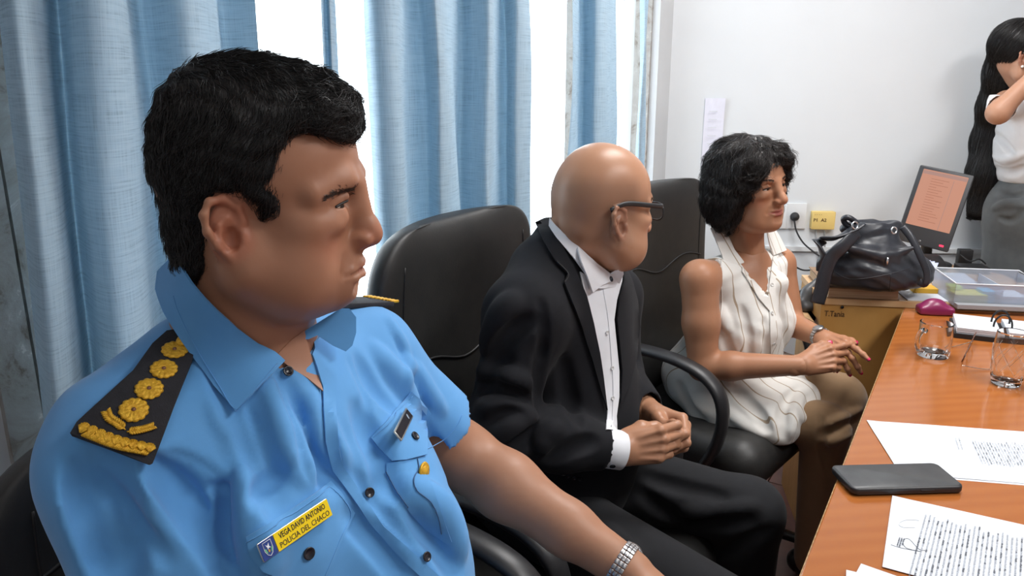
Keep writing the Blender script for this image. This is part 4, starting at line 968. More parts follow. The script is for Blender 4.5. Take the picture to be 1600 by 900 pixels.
# ================================================================== people: shared tools
def axes(yaw, pitch=0.0, roll=0.0):
    """columns: forward, left, up.  pitch>0 looks up, roll>0 tips toward own right"""
    X = A(math.cos(yaw) * math.cos(pitch), math.sin(yaw) * math.cos(pitch), math.sin(pitch)); L_ = A(-math.sin(yaw), math.cos(yaw), 0); U = np.cross(X, L_)
    c, s = math.cos(roll), math.sin(roll); L2 = L_ * c + U * s; U2 = U * c - L_ * s
    return np.array([X, L2, U2]).T
def vhits(vol, pix, back=0.0, t0=0.35, t1=3.3):
    """march sight lines into a volume; returns surface points moved outward by -back"""
    D = np.array([ray(x, y).normalized() for x, y in pix]); O = A(0, 0, CAMZ); t = np.full(len(D), t0)
    hitm = np.zeros(len(D), bool)
    lo = vol.lo; hi = vol.lo + vol.h * (vol.n - 1)
    with np.errstate(divide='ignore'):
        ta = (lo - O) / D; tb = (hi - O) / D
    t = np.maximum(t, np.minimum(ta, tb).max(1)) + 1e-4; tend = np.maximum(ta, tb).min(1)
    for _ in range(160):
        P = O + D * t[:, None]; d = vol.sample(P); hitm |= (d < vol.h * 0.1); step = np.where(hitm, 0, np.clip(d * 0.8, vol.h * 0.25, 0.05)); t = t + step
        if (hitm | (t > tend)).all(): break
    P = O + D * t[:, None]; ok = hitm
    n = vol.grad(P); return P - n * back, ok
def fold(vol, pix, r, mode='-', k=0.012, sink=None, n=14, r_end=0.3):
    pix = spline([(a, b, 0) for a, b in pix], n)[:, :2]
    s = (-r * 0.45 if mode == '-' else r * 0.5) if sink is None else sink
    P, ok = vhits(vol, pix, s); P = P[ok]
    if len(P) < 2: return
    jump = np.linalg.norm(np.diff(P, axis=0), axis=1); 
    rr = r * (r_end + (1 - r_end) * np.sin(np.linspace(0.15, np.pi - 0.15, len(P))))
    for i in range(len(P) - 1):
        if jump[i] < 0.08: vol.cone(P[i], P[i + 1], rr[i], rr[i + 1], k, mode)
def bvh_of(V, F): return BVHTree.FromPolygons([Vector(v) for v in V], F)
from mathutils.geometry import delaunay_2d_cdt
def patch(bvh, poly, off=0.002, th=0.002, step=9, fit=0, offn=None, closed=True, tidy=0.05):
    """thin panel lying on a surface; its outline is given as photo pixels; fit>0 = smooth it by a polynomial of that degree"""
    poly = [tuple(p) for p in poly]; B = []
    for i in range(len(poly)):
        a = np.array(poly[i]); b = np.array(poly[(i + 1) % len(poly)]); m = max(1, int(np.linalg.norm(b - a) / step))
        for q in range(m): B.append(tuple(a + (b - a) * q / m))
    xs = [p[0] for p in B]; ys = [p[1] for p in B]
    def inside(x, y):
        c = False
        for i in range(len(poly)):
            (x1, y1), (x2, y2) = poly[i], poly[i - 1]
            if (y1 > y) != (y2 > y) and x < (x2 - x1) * (y - y1) / (y2 - y1) + x1: c = not c
        return c
    nb = len(B); I = []
    Bn = np.array(B)
    for gx in np.arange(min(xs) + step / 2, max(xs), step):
        for gy in np.arange(min(ys) + step / 2, max(ys), step):
            if inside(gx, gy) and np.min(np.hypot(Bn[:, 0] - gx, Bn[:, 1] - gy)) > step * 0.5: I.append((gx, gy))
    pts = B + I
    r = delaunay_2d_cdt([Vector(p) for p in pts], [(i, (i + 1) % nb) for i in range(nb)], [list(range(nb))], 1, 1e-6)
    vs, es, fs = r[0], r[1], r[2]
    px = np.array([(v.x, v.y) for v in vs]); P = []; N = []; ok = []
    for x, y in px:
        d = ray(x, y).normalized(); h = bvh.ray_cast(Vector((0, 0, CAMZ)), d)
        if h[0] is None: P.append((0, 0, 0)); N.append((0, 0, 1)); ok.append(False)
        else:
            n = h[1] if h[1].dot(d) < 0 else -h[1]; P.append(tuple(h[0])); N.append(tuple(n)); ok.append(True)
    P = np.array(P); N = np.array(N); ok = np.array(ok)
    # missing or far-off samples follow the nearest good one's distance
    T = np.linalg.norm(P - A(0, 0, CAMZ), axis=1); med = np.median(T[ok]); ok &= np.abs(T - med) < max(tidy * 4, 0.0)
    g = np.where(ok)[0]
    D = np.array([ray(x, y).normalized() for x, y in px])
    for i in np.where(~ok)[0]:
        j = g[np.argsort(np.hypot(*(px[g] - px[i]).T))[:3]]; P[i] = A(0, 0, CAMZ) + D[i] * T[j].mean(); N[i] = N[j].mean(0)
    u = (px - px.mean(0)) / (np.ptp(px, axis=0).max() / 2)
    if fit:
        cols = [u[:, 0] ** a * u[:, 1] ** b for a in range(fit + 1) for b in range(fit + 1 - a)]; Mx = np.stack(cols, 1)
        T2 = np.linalg.norm(P - A(0, 0, CAMZ), axis=1); co = np.linalg.lstsq(Mx[ok], T2[ok], rcond=None)[0]; P = A(0, 0, CAMZ) + D * (Mx @ co)[:, None]
    # smooth normals over neighbours
    adj = {i: set() for i in range(len(P))}
    for f in fs:
        for a_ in f: adj[a_].update(f)
    if fit:
        N2 = np.zeros_like(P)
        for f in fs:
            n = np.cross(P[f[1]] - P[f[0]], P[f[2]] - P[f[0]])
            if n @ D[f[0]] > 0: n = -n
            for a_ in f: N2[a_] += n
        N = N2
    for _ in range(3): N = np.array([N[list(adj[i]) or [i]].mean(0) for i in range(len(P))]); N /= np.linalg.norm(N, axis=1, keepdims=True) + 1e-9
    o = np.full(len(P), off) if offn is None else np.array([offn(x, y) for x, y in px])
    Pt = P + N * (o + th)[:, None]; Pb = P + N * (o - 0.0002)[:, None]
    ec = {}
    F = []
    m = len(P)
    for f in fs:
        n = np.cross(Pt[f[1]] - Pt[f[0]], Pt[f[2]] - Pt[f[0]]); f = list(f)
        if n @ D[f[0]] > 0: f = f[::-1]
        F.append(tuple(f)); F.append(tuple(i + m for i in f[::-1]))
        for i in range(len(f)):
            a_, b_ = f[i], f[(i + 1) % len(f)]; ec[(a_, b_)] = ec.get((a_, b_), 0) + 1
    for (a_, b_) in list(ec):
        if (b_, a_) not in ec: F.append((b_, a_, a_ + m, b_ + m))
    return np.vstack([Pt, Pb]), F
def patch_obj(name, parent, bvh, poly, m, **k):
    V, F = patch(bvh, poly, **k); o = mesh_from(name, V, F, m, parent, False); smooth_angle(o.data, 0.7); return o
def button(name, parent, bvh, px, py, r, m, off=0.001, th=0.0022, holes=True):
    d = ray(px, py).normalized(); h = bvh.ray_cast(Vector((0, 0, CAMZ)), d)
    if h[0] is None: return None
    n = nrm(np.array(h[1] if h[1].dot(d) < 0 else -h[1])); c = np.array(h[0]) + n * off
    mb = MB(); mb.add(*lathe([(0, 0), (r * 0.9, 0), (r, th * 0.4), (r, th * 0.8), (r * 0.86, th), (r * 0.72, th * 0.7), (0, th * 0.62)], 20, c, n)); o = mb.build(name, m, parent)
    return o
def skinmat(name, base, rough=0.42):
    m = mat(name, base, rough); T = NT(m); at_ = T.n('ShaderNodeAttribute', attribute_name='skin'); v = T.coord('Object')
    n1 = T.noise(v, 35, 5, 0.6); c = T.mix(T.math('MULTIPLY', n1, 0.25), at_.outputs['Color'], (0.55, 0.42, 0.38), 'MULTIPLY'); T.l(c, T.b.inputs['Base Color'])
    T.b.inputs['Subsurface Weight'].default_value = 0.08; T.b.inputs['Subsurface Radius'].default_value = (0.012, 0.005, 0.003); T.b.inputs['Subsurface Scale'].default_value = 1.0
    T.b.inputs['Specular IOR Level'].default_value = 0.3
    T.bump(T.noise(v, 420, 4, 0.6), 0.10, 0.0006)
    return m
def clothmat(name, c1, c2, rough=0.8, weave=900, bump=0.15, wr=12, wrd=0.004, wrs=0.25, sheen=0.2):
    m = mat(name, c1, rough); T = NT(m); v = T.coord('Object')
    T.l(T.ramp(T.noise(v, 30, 4), [(0.3, c1), (0.7, c2)]), T.b.inputs['Base Color'])
    b1 = T.n('ShaderNodeBump', i_Strength=wrs, i_Distance=wrd); T.l(T.noise(v, wr, 3, 0.5, 0.6), b1.inputs['Height'])
    b2 = T.n('ShaderNodeBump', i_Strength=bump, i_Distance=0.0004); T.l(T.noise(v, weave, 2), b2.inputs['Height']); T.l(b1.outputs[0], b2.inputs['Normal']); T.l(b2.outputs[0], T.b.inputs['Normal'])
    T.b.inputs['Sheen Weight'].default_value = sheen; T.b.inputs['Specular IOR Level'].default_value = 0.25
    return m
def hairmat(name, col, rough=0.38): return mat(name, col, rough, Specular_IOR_Level=0.45)
# ------------------------------------------------------------------ head
def build_head(v, p):
    """sculpts a head into volume v in head space: x forward, y left, z up, origin between the ears at eye level"""
    g = lambda k, d: p.get(k, d)
    W = g('width', 1.0); J = g('jowl', 0.0); fw = g('face_w', 1.0); cz_ = g('chin_z', 0.0)
    v.ell((-0.004, 0, 0.034 + g('top', 0)), (0.088, 0.074 * W, 0.079 + g('top', 0)), k=0.02)
    v.ell((0.030, 0, 0.030), (0.062, 0.066 * W, 0.068), k=0.03)
    v.ell((-0.034, 0, 0.012), (0.058, 0.063 * W, 0.060), k=0.03)
    v.ell((0.036, 0, -0.042), (0.052, 0.056 * fw, 0.070), k=0.03)
    for s in (-1, 1):
        v.chain([(-0.004, s * 0.058 * fw, -0.04), (0.004, s * 0.054 * fw, -0.073 + cz_), (0.040, s * 0.036 * fw, -0.097 + cz_), (0.070, s * 0.014, -0.104 + cz_)], [0.016, 0.017 + J * 0.004, 0.015 + J * 0.005, 0.013], 0.03)
        v.ell((0.053, s * 0.047 * fw, -0.020), (0.024, 0.019, 0.016), k=0.02)
        v.ell((0.042, s * 0.042 * fw, -0.060), (0.034, 0.022 + J * 0.008, 0.032 + J * 0.004), k=0.02)
        if J: v.ell((0.028, s * 0.034, -0.092 + cz_), (0.04, 0.026, 0.026), k=0.025)
    v.ell((g('chin_x', 0.077), 0, -0.101 + cz_), (0.016, 0.021, 0.016), k=0.016)
    if J: v.ell((0.036, 0, -0.104 + cz_), (0.040, 0.036, 0.024), k=0.025)
    bz = g('brow', 1.0)
    for s in (-1, 1): v.chain([(0.087, 0, 0.013), (0.084, s * 0.028, 0.019), (0.064, s * 0.055 * fw, 0.012)], [0.0095 * bz, 0.0095 * bz, 0.008], 0.014)
    for s in (-1, 1):
        v.ell((0.098, s * 0.031, 0.0), (0.020, 0.018, 0.0115), k=0.014, mode='-')
        v.ell((0.0725, s * 0.032, -0.002), (0.0148, 0.0155, 0.0142), k=0.005)
        v.ell((0.0780, s * 0.0325, -0.0025), (0.0165, 0.0128, g('eye_open', 0.0036)), k=0.002, mode='-')
        v.chain([(0.0835, s * 0.020, 0.0035), (0.0885, s * 0.032, 0.0066), (0.078, s * 0.046, 0.0025)], [0.0020, 0.0028, 0.002], 0.004)
        v.ell((0.0765, s * 0.036, -0.0175), (0.012, 0.016, 0.009), k=0.012)
        v.chain([(0.083, s * 0.020, -0.010), (0.084, s * 0.033, -0.0125), (0.076, s * 0.046, -0.009)], [0.0015, 0.0022, 0.0015], 0.010)
    nx = g('nose', 0.0)
    v.chain([(0.086, 0, 0.012), (0.0925, 0, -0.004), (0.104 + nx * 0.7, 0, -0.023)], [0.0100, 0.0095, 0.0110], 0.014)
    v.ell((0.1085 + nx, 0, -0.0350), (0.0130, 0.0130, 0.0125), k=0.010)
    v.ell((0.0975 + nx * 0.5, 0, -0.033), (0.014, 0.0095, 0.015), k=0.008)
    for s in (-1, 1):
        v.ell((0.1005 + nx * 0.6, s * 0.0135, -0.0390), (0.0115, 0.0068, 0.0080), k=0.005)
        v.ell((0.1055 + nx * 0.8, s * 0.0068, -0.0475), (0.0060, 0.0034, 0.0040), k=0.002, mode='-')
    v.ell((0.063, 0, -0.066), (0.034, 0.033, 0.032), k=0.018)
    lx = g('lips', 1.0); mw = g('mouth_w', 1.0)
    def sx(y, z):
        xs = np.linspace(0.13, 0.02, 221); d = v.sample(np.stack([xs, 0 * xs + y, 0 * xs + z], 1)); return xs[int(np.argmax(d < 0))]
    S_ = lambda pts, o: [(sx(y, z) + o, y, z) for y, z in pts]; dr = g('mouth_drop', 0.0)
    up_ = S_([(-0.026 * mw, -0.0705 - dr), (-0.018 * mw, -0.0680 - dr * .5), (-0.008, -0.0650), (0, -0.0660), (0.008, -0.0650), (0.018 * mw, -0.0680 - dr * .5), (0.026 * mw, -0.0705 - dr)], -0.0030)
    lo_ = S_([(-0.024 * mw, -0.0735 - dr), (-0.014 * mw, -0.0768 - dr * .4), (0, -0.0780), (0.014 * mw, -0.0768 - dr * .4), (0.024 * mw, -0.0735 - dr)], -0.0032)
    v.chain(up_, A(0.0015, 0.0032, 0.0044, 0.0040, 0.0044, 0.0032, 0.0015) * lx, 0.005); v.chain(lo_, A(0.0015, 0.0042, 0.0052, 0.0042, 0.0015) * lx, 0.005)
    sl_ = S_([(y * 1.06, z) for y, z in ((-0.0265 * mw, -0.0722 - dr), (-0.018 * mw, -0.0718 - dr * .5), (-0.008, -0.0708), (0, -0.0716), (0.008, -0.0708), (0.018 * mw, -0.0718 - dr * .5), (0.0265 * mw, -0.0722 - dr))], 0.0004)
    v.chain(sl_, A(0.7, 1.0, 1.2, 1.2, 1.2, 1.0, 0.7) * (0.0016 + g('mouth_open', 0)), 0.0025, '-')
    v.chain([(0.095, -0.010, -0.0885), (0.0965, 0, -0.0890), (0.095, 0.010, -0.0885)], 0.005, 0.010, '-')
    for s in (-1, 1): v.chain([(0.0985, s * 0.021, -0.044), (0.092, s * 0.030, -0.056), (0.086, s * 0.034, -0.068)], [0.0025, 0.003, 0.002], 0.009, '-') if g('nasolabial', 1) else None
    es = g('ear', 1.0)
    for s in (-1, 1): ear(v, s, es, g('ear_out', 0.0), W, g('ear_x', 0.0), g('ear_z', 0.0), g('ear_f', 0.42))
def ear(v, s, k_, out=0.0, W=1.0, ex=0.0, ez=0.0, ef=0.42):
    E = A(-0.004 + ex, s * (0.0715 * W + out), -0.014 + ez); n = nrm(A(ef, s * 0.90, 0.02)); b = nrm(A(-0.90, s * ef, 0)); u = nrm(A(-0.14, 0, 0.99))
    q = lambda uu, bb, nn: E + (u * uu + b * bb + n * nn) * k_
    R = np.array([u, b, n]).T
    v.ell(q(0.002, 0.006, -0.001), A(0.026, 0.015, 0.0045) * k_, R, 0.006)
    v.chain([q(0.002, -0.002, 0.001), q(0.010, -0.010, 0.001), q(0.023, -0.008, 0.002), q(0.031, 0.003, 0.003), q(0.029, 0.014, 0.005), q(0.018, 0.021, 0.007), q(0.003, 0.021, 0.007), q(-0.010, 0.015, 0.005), q(-0.020, 0.007, 0.003), q(-0.027, 0.000, 0.001)], A(0.002, 0.0030, 0.0034, 0.0036, 0.0038, 0.0038, 0.0036, 0.0035, 0.004, 0.005) * k_, 0.0035)
    v.ell(q(-0.025, 0.000, 0.001), A(0.0085, 0.0075, 0.0042) * k_, R, 0.006)
    v.ell(q(-0.004, 0.003, 0.006), A(0.0115, 0.0080, 0.0085) * k_, R, 0.003, '-')
    v.chain([q(0.020, 0.004, 0.007), q(0.023, 0.012, 0.007), q(0.010, 0.0155, 0.008)], 0.0022 * k_, 0.003, '-')
    v.chain([q(0.014, 0.003, 0.003), q(0.008, 0.011, 0.004), q(-0.006, 0.0125, 0.004), q(-0.013, 0.007, 0.003)], 0.0024 * k_, 0.003)
    v.ell(q(-0.003, -0.008, 0.003), A(0.0065, 0.0030, 0.0042) * k_, R, 0.004)
def seg_dist(P, pts):
    d = np.full(len(P), 9.0)
    for a, b in zip(pts[:-1], pts[1:]):
        a = A(*a); b = A(*b); t = np.clip(((P - a) @ (b - a)) / ((b - a) @ (b - a)), 0, 1); d = np.minimum(d, np.linalg.norm(P - a - t[:, None] * (b - a), axis=1))
    return d
def sst(x, a, b): t = np.clip((x - a) / (b - a), 0, 1); return t * t * (3 - 2 * t)
def head_color(P, base, lips, red, stub=0.0, scalp=0.0):
    """colour of the skin itself: lips, redder ears, nose and cheeks, shaved beard and scalp"""
    c = np.tile(A(*base), (len(P), 1)); ab = A(1, 1, 1); Q = P.copy(); Q[:, 1] = np.abs(Q[:, 1]); red = A(*red)
    def mixc(w, col): nonlocal c; c = c * (1 - w[:, None]) + A(*col) * w[:, None]
    mixc(0.42 * sst(np.linalg.norm((Q - A(0.06, 0.045, -0.035)) / A(.04, .03, .03), axis=1), 1.1, 0.2), red)
    mixc(0.45 * sst(np.linalg.norm((Q - A(0.108, 0, -0.036)) / A(.016, .02, .016), axis=1), 1.3, 0.5), red)
    mixc(0.55 * sst(np.linalg.norm((Q - A(-0.006, 0.082, -0.014)) / A(.028, .014, .04), axis=1), 1.1, 0.7), red)
    if stub:
        w = sst(np.linalg.norm((Q - A(0.05, 0.0, -0.098)) / A(.06, .062, .046), axis=1), 1.1, 0.75) * stub
        mixc(w, tuple(A(*base) * A(0.70, 0.70, 0.70)))
    if scalp:
        w = sst(Q[:, 0], 0.045, 0.015) * sst(Q[:, 2], 0.075, 0.035) * sst(Q[:, 2], -0.075, -0.045) * scalp
        mixc(w, tuple(A(*base) * A(0.55, 0.60, 0.66)))
    dl = np.minimum(seg_dist(Q, [(0.081, 0.024, -0.0705), (0.094, 0.010, -0.066), (0.0965, 0, -0.067)]), seg_dist(Q, [(0.081, 0.022, -0.072), (0.093, 0.009, -0.0765), (0.0945, 0, -0.077)]))
    mixc(sst(dl, 0.0072, 0.0045) * 0.9, lips)
    return c
def lashes(parent, O, R, s, vol, m, r=0.0008):
    for sg in (-1, 1):
        P = spline([(0.0875, sg * 0.0205, 0.0), (0.0905, sg * 0.026, 0.0014), (0.0905, sg * 0.033, 0.0016), (0.086, sg * 0.041, 0.0006), (0.081, sg * 0.046, -0.0016)], 18)
        P = P - vol.grad(P) * (vol.sample(P) - 0.0004)[:, None]; mb = MB(); mb.tube(xform(P, O, R, s), r * s, 6); mb.build('eyelashes', m, parent)
def eye_meshes(parent, O, R, s, iris, look=(1, 0, 0)):
    for sg in (-1, 1):
        c = O + R @ (A(0.0735, sg * 0.032, -0.002) * s); V, F = lathe([(0.0001, -0.0128)] + [(0.0128 * math.sin(t), -0.0128 * math.cos(t)) for t in np.linspace(0.2, np.pi - 0.2, 14)] + [(0.0001, 0.0128)], 20, (0, 0, 0))
        V = V * s; lk = nrm(R @ nrm(A(*look))); u, w_ = frame_axes(lk); W_ = V @ np.array([u, w_, lk]); 
        e = mesh_from('eye', W_ + c, F, M['eyewhite'], parent); 
        V, F = lathe([(0.0001, 0.0005), (0.0026, 0.0004), (0.0027, 0.0002), (0.0060, -0.0011), (0.0062, -0.0016)], 20); V = V * s; V = V @ np.array([u, w_, lk]) + c + lk * 0.0129 * s
        ir = mesh_from('iris', V, F, M[iris], e)
M['eyewhite'] = mat('eye_white', (0.55, 0.50, 0.46), 0.25); M['iris_brown'] = mat('brown_iris', (0.03, 0.016, 0.009), 0.15)
# ------------------------------------------------------------------ strands of hair hugging a volume
def strands(vol, roots, flow, L, nseg, r0, lift=(0.0, 0.003), jit=0.25, wave=0.0, seed=0, lenvar=0.35, pull=0.6, gravity=0.0, clump=0):
    """vectorised hair: roots (n,3) in the volume's space; returns thin tapered prisms"""
    g = np.random.default_rng(seed); n = len(roots); P = roots.copy(); pts = [P.copy()]; Ls = L * (1 - lenvar * g.random(n)); st = Ls / nseg
    ph = g.uniform(0, 6.3, (n, 3)); rj = g.normal(0, 1, (n, 3)) * jit; h1 = lift[0] + (lift[1] - lift[0]) * g.random(n) ** 1.5
    for q in range(nseg):
        N = vol.grad(P); f = flow(P); f = f + rj * np.linalg.norm(f, axis=1, keepdims=True); f = f - N * (f * N).sum(1, keepdims=True); f /= np.linalg.norm(f, axis=1, keepdims=True) + 1e-9
        if wave:
            s = np.cross(N, f); f = f + s * (wave * np.sin(ph[:, :1] + q * 9.0 / nseg + P[:, 2:3] * 40))
        if gravity: f = f + A(0, 0, -gravity)
        f /= np.linalg.norm(f, axis=1, keepdims=True); P = P + f * st[:, None]
        d = vol.sample(P); tgt = h1 * ((q + 1) / nseg); P = P + N * ((tgt - d) * pull)[:, None]; pts.append(P.copy())
    S = np.stack(pts, 1)  # n, nseg+1, 3
    return S
def strand_mesh(S, r0, tip=0.25):
    n, m, _ = S.shape; T = np.gradient(S, axis=1); T /= np.linalg.norm(T, axis=2, keepdims=True) + 1e-9
    ref = np.array([0.31, 0.52, 0.79]); U = np.cross(T, ref); U /= np.linalg.norm(U, axis=2, keepdims=True) + 1e-9; W_ = np.cross(T, U)
    rr = r0 * (1 - (1 - tip) * np.linspace(0, 1, m) ** 2)[None, :, None]; V = []
    for a in (0, 2.094, 4.189): V.append(S + rr * (math.cos(a) * U + math.sin(a) * W_))
    V = np.stack(V, 2).reshape(-1, 3)   # n,m,3corner
    i = np.arange(n)[:, None, None] * m * 3 + np.arange(m - 1)[None, :, None] * 3; k = np.arange(3)[None, None, :]; k2 = (k + 1) % 3
    F = np.stack([i + k, i + k2, i + 3 + k2, i + 3 + k], -1).reshape(-1, 4)
    return V, F
def surf_samples(V, F, n, seed, mask=None):
    g = np.random.default_rng(seed); Fq = np.array([f[:3] for f in F]); c = V[Fq].mean(1)
    a = np.linalg.norm(np.cross(V[Fq[:, 1]] - V[Fq[:, 0]], V[Fq[:, 2]] - V[Fq[:, 0]]), axis=1)
    if mask is not None: a = a * mask(c)
    i = g.choice(len(Fq), n, p=a / a.sum()); w_ = g.dirichlet((1, 1, 1), n); return (V[Fq[i]] * w_[:, :, None]).sum(1)
def polyprism(v, poly, k=0.008):
    """keep only what lies inside an (x,z) outline"""
    poly = np.array(poly)
    def f(X, Y, Z):
        x = X[:, 0, 0][:, None] + 0 * Z[0, 0][None, :]; z = Z[0, 0][None, :] + 0 * x; d = np.full(x.shape, 9.0); ins = np.zeros(x.shape, bool)
        for i in range(len(poly)):
            a, b = poly[i - 1], poly[i]; e = b - a; t = np.clip(((x - a[0]) * e[0] + (z - a[1]) * e[1]) / (e @ e), 0, 1); d = np.minimum(d, np.hypot(x - a[0] - t * e[0], z - a[1] - t * e[1]))
            c = ((a[1] > z) != (b[1] > z)) & (x < (b[0] - a[0]) * (z - a[1]) / (b[1] - a[1] + 1e-12) + a[0]); ins ^= c
        return np.where(ins, -d, d)[:, None, :]
    sl, X, Y, Z = v._sub(v.lo - 1, v.lo + v.h * v.n + 1); b = f(X, Y, Z) + 0 * Y; a = v.d; h = np.maximum(k - np.abs(a - b), 0) / k; v.d = (np.maximum(a, b) + h * h * k / 4).astype(np.float32)
# ------------------------------------------------------------------ hands
def hand(v, wr, X, Yt, s=1.0, curls=None, spread=0.06, thumb=None, side_r=0.0085, palm_flat=0.55):
    """wr wrist point, X toward the knuckles, Yt toward the thumb; back of hand = X x Yt or its negative given by sign of curls axis.
       curls: per finger (index, middle, ring, little) three bend angles; bends go toward B (palm side)"""
    X = nrm(X); Yt = nrm(Yt - X * (Yt @ X)); B = thumb['palm']; B = nrm(B - X * (B @ X) - Yt * (B @ Yt)); nails = []
    q = lambda x, y, b: wr + (X * x + Yt * y + B * b) * s
    kn = [(0.090, 0.027), (0.093, 0.008), (0.087, -0.011), (0.078, -0.028)]
    v.cone(q(-0.03, 0, 0), q(0.012, 0, 0), 0.027 * s, 0.026 * s, 0.012, flat=(B, 0.78))
    for x, y in kn: v.cone(q(0.008, y * 0.62, 0.002), q(x - 0.008, y, 0.003), 0.0165 * s, 0.0118 * s, 0.012)
    v.ell(q(0.045, 0.002, 0.009), A(0.040, 0.032, 0.014) * s, np.array([X, Yt, B]).T, 0.012)
    v.ell(q(0.030, 0.022, 0.010), A(0.030, 0.015, 0.016) * s, np.array([X, Yt, B]).T, 0.012)
    for x, y in kn: v.ell(q(x - 0.003, y, -0.004), A(0.0095, 0.0088, 0.0085) * s, np.array([X, Yt, B]).T, 0.006)
    for x, y in kn: v.cone(q(0.025, y * 0.7, -0.0105), q(x - 0.008, y, -0.0105), 0.0024 * s, 0.0028 * s, 0.005)   # tendons
    Ls = [(0.042, 0.026, 0.020), (0.046, 0.030, 0.021), (0.042, 0.028, 0.021), (0.033, 0.020, 0.018)]
    for f, ((x, y), L3, cu) in enumerate(zip(kn, Ls, curls)):
        p = q(x, y, 0.002); a = 0.0; side = (1.5 - f) * spread
        for j, (l, c) in enumerate(zip(L3, cu)):
            a += c; d = nrm((X * math.cos(a) + B * math.sin(a)) * math.cos(side * (1 if j == 0 else 0.8)) + Yt * math.sin(side * (1 if j == 0 else 0.8))); r0 = (0.0098, 0.0088, 0.0080)[j] * (1 if f < 3 else 0.86) * s; r1 = (0.0086, 0.0080, 0.0066)[j] * (1 if f < 3 else 0.86) * s
            p2 = p + d * l * s; v.cone(p, p2, r0, r1, 0.0035)
            if j < 2: v.ell(p2, A(0.0092, 0.0092, 0.0092) * s * (1 if f < 3 else 0.86) * (1.0 if j == 0 else 0.93), None, 0.004)
            out = X * math.sin(a) - B * math.cos(a)
            if j == 2: nails.append((p + d * l * s * 0.80 + out * r1 * 0.80, d, nrm(out), r1))
            p = p2
    tp = thumb['pts']; P = [q(*t_) for t_ in tp]; v.chain(P, [0.0150 * s, 0.0120 * s, 0.0105 * s, 0.0086 * s][:len(P)], 0.008)
    d = nrm(P[-1] - P[-2]); o_ = thumb.get('nail'); 
    if o_ is not None: o_ = nrm(q(*o_) - wr); o_ = nrm(o_ - d * (o_ @ d)); nails.append((P[-1] - d * 0.002 + o_ * 0.0072 * s, d, o_, 0.0086 * s))
    return nails
def nail_meshes(nails, parent, m, s=1.0):
    for c, d, o, r in nails:
        sd = np.cross(d, o); G = np.array([[c + d * (u * 0.0065 * s) + sd * (w_ * r * 0.72) + o * (r * 0.22 * (1 - w_ * w_) - 0.0006) for w_ in np.linspace(-1, 1, 7)] for u in np.linspace(-0.8, 1.15, 6)])
        for i, u in enumerate(np.linspace(-0.8, 1.15, 6)): 
            if i in (0, 5): G[i] = (G[i] - G[i].mean(0)) * 0.6 + G[i].mean(0)
        V, F = sheet(G, 0.0008); mesh_from('fingernail', V, F, m, parent)
def xform(V, O, R, s=1.0): return O + (V * s) @ R.T
def toloc(P, O, R, s=1.0): return ((np.asarray(P) - O) @ R) / s
# ================================================================== the officer
SK1 = dict(base=(0.400, 0.195, 0.118), lips=(0.32, 0.115, 0.085), red=(0.42, 0.142, 0.085))
M['skin_officer'] = skinmat('warm_tan_skin', SK1['base'], 0.45)
M['hair_black'] = hairmat('black_hair', (0.012, 0.011, 0.011))
M['shirt_blue'] = clothmat('sky_blue_shirt_cloth', (0.105, 0.325, 0.66), (0.115, 0.345, 0.69), 0.75, 900, 0.12, 9, 0.004, 0.3)
M['button'] = mat('dark_navy_button', (0.012, 0.013, 0.02), 0.25)
OF = nrm(A(0.86, -0.5, 0)); ORt = A(OF[1], -OF[0], 0); OAX = np.array([OF, -ORt, UP]).T
HO = at(408, 306, 0.75); HR = axes(math.radians(2), math.radians(-2), math.radians(0)); HS = 0.99
NB = HO + A(-0.035, 0.018, -0.157)
SR = NB + ORt * 0.148 + A(0, 0, -0.088); SL = NB - ORt * 0.172 + A(0, 0, -0.082)
EL = at(722, 712, 0.985); WL = at(985, 893, 0.86); ER = SR + ORt * 0.02 + OF * 0.06 - UP * 0.27
seat = A(*(NB - OF * 0.05)[:2], 0.52)
officer = empty('person', A(seat[0], seat[1], 0.0), 'seated dark-haired man in a light blue uniform shirt with a black and gold shoulder board', 'person', 'people in the room')
# --- skin: head and neck fine, arms and the hidden rest coarser, one mesh
hv = Vol(A(-0.135, -0.115, -0.22), A(0.14, 0.115, 0.135), 0.0017)
OP = dict(width=1.05, jowl=0.9, face_w=1.08, nose=-0.002, brow=1.2, mouth_w=1.15, mouth_drop=0.0012, eye_open=0.0022, ear=1.02, ear_out=0.002, lips=0.92, chin_z=0.014, nasolabial=1, ear_z=-0.009, ear_x=-0.001)
nb_l = toloc(NB, HO, HR, HS)
hv.cone(A(-0.018, 0, -0.05), nb_l + A(0, 0, 0.02), 0.060, 0.066, 0.03); hv.cone(nb_l + A(0, 0, 0.02), nb_l + A(0.0, 0, -0.05), 0.066, 0.085, 0.03)
build_head(hv, OP)
hV, hF = hv.poly(); hcol = head_color(hV, SK1['base'], SK1['lips'], SK1['red'], 0.45)
bv = Vol(A(-0.62, 0.25, 0.40), A(0.28, 1.12, 1.14), 0.0045)
bv.ell(NB + OF * 0.005 - UP * 0.20, (0.080, 0.125, 0.17), OAX, 0.03); bv.ell(seat + OF * 0.03 + UP * 0.12, (0.12, 0.145, 0.19), OAX, 0.05)
bv.cone(NB - UP * 0.03, NB - UP * 0.12, 0.07, 0.10, 0.05)
bv.chain([SR + A(0, 0, -.02), ER], [0.042, 0.040], 0.03); bv.chain([SL + A(0, 0, -.02), EL], [0.050, 0.044], 0.03)
bv.chain([EL + (EL - WL) * 0.02, EL * 0.72 + WL * 0.28, EL * 0.35 + WL * 0.65, WL], [0.044, 0.0445, 0.034, 0.0275], 0.02)
WRr = ER + OF * 0.17 + ORt * -0.02 - UP * 0.10; bv.chain([ER, ER * 0.6 + WRr * 0.4, WRr], [0.042, 0.041, 0.028], 0.02)
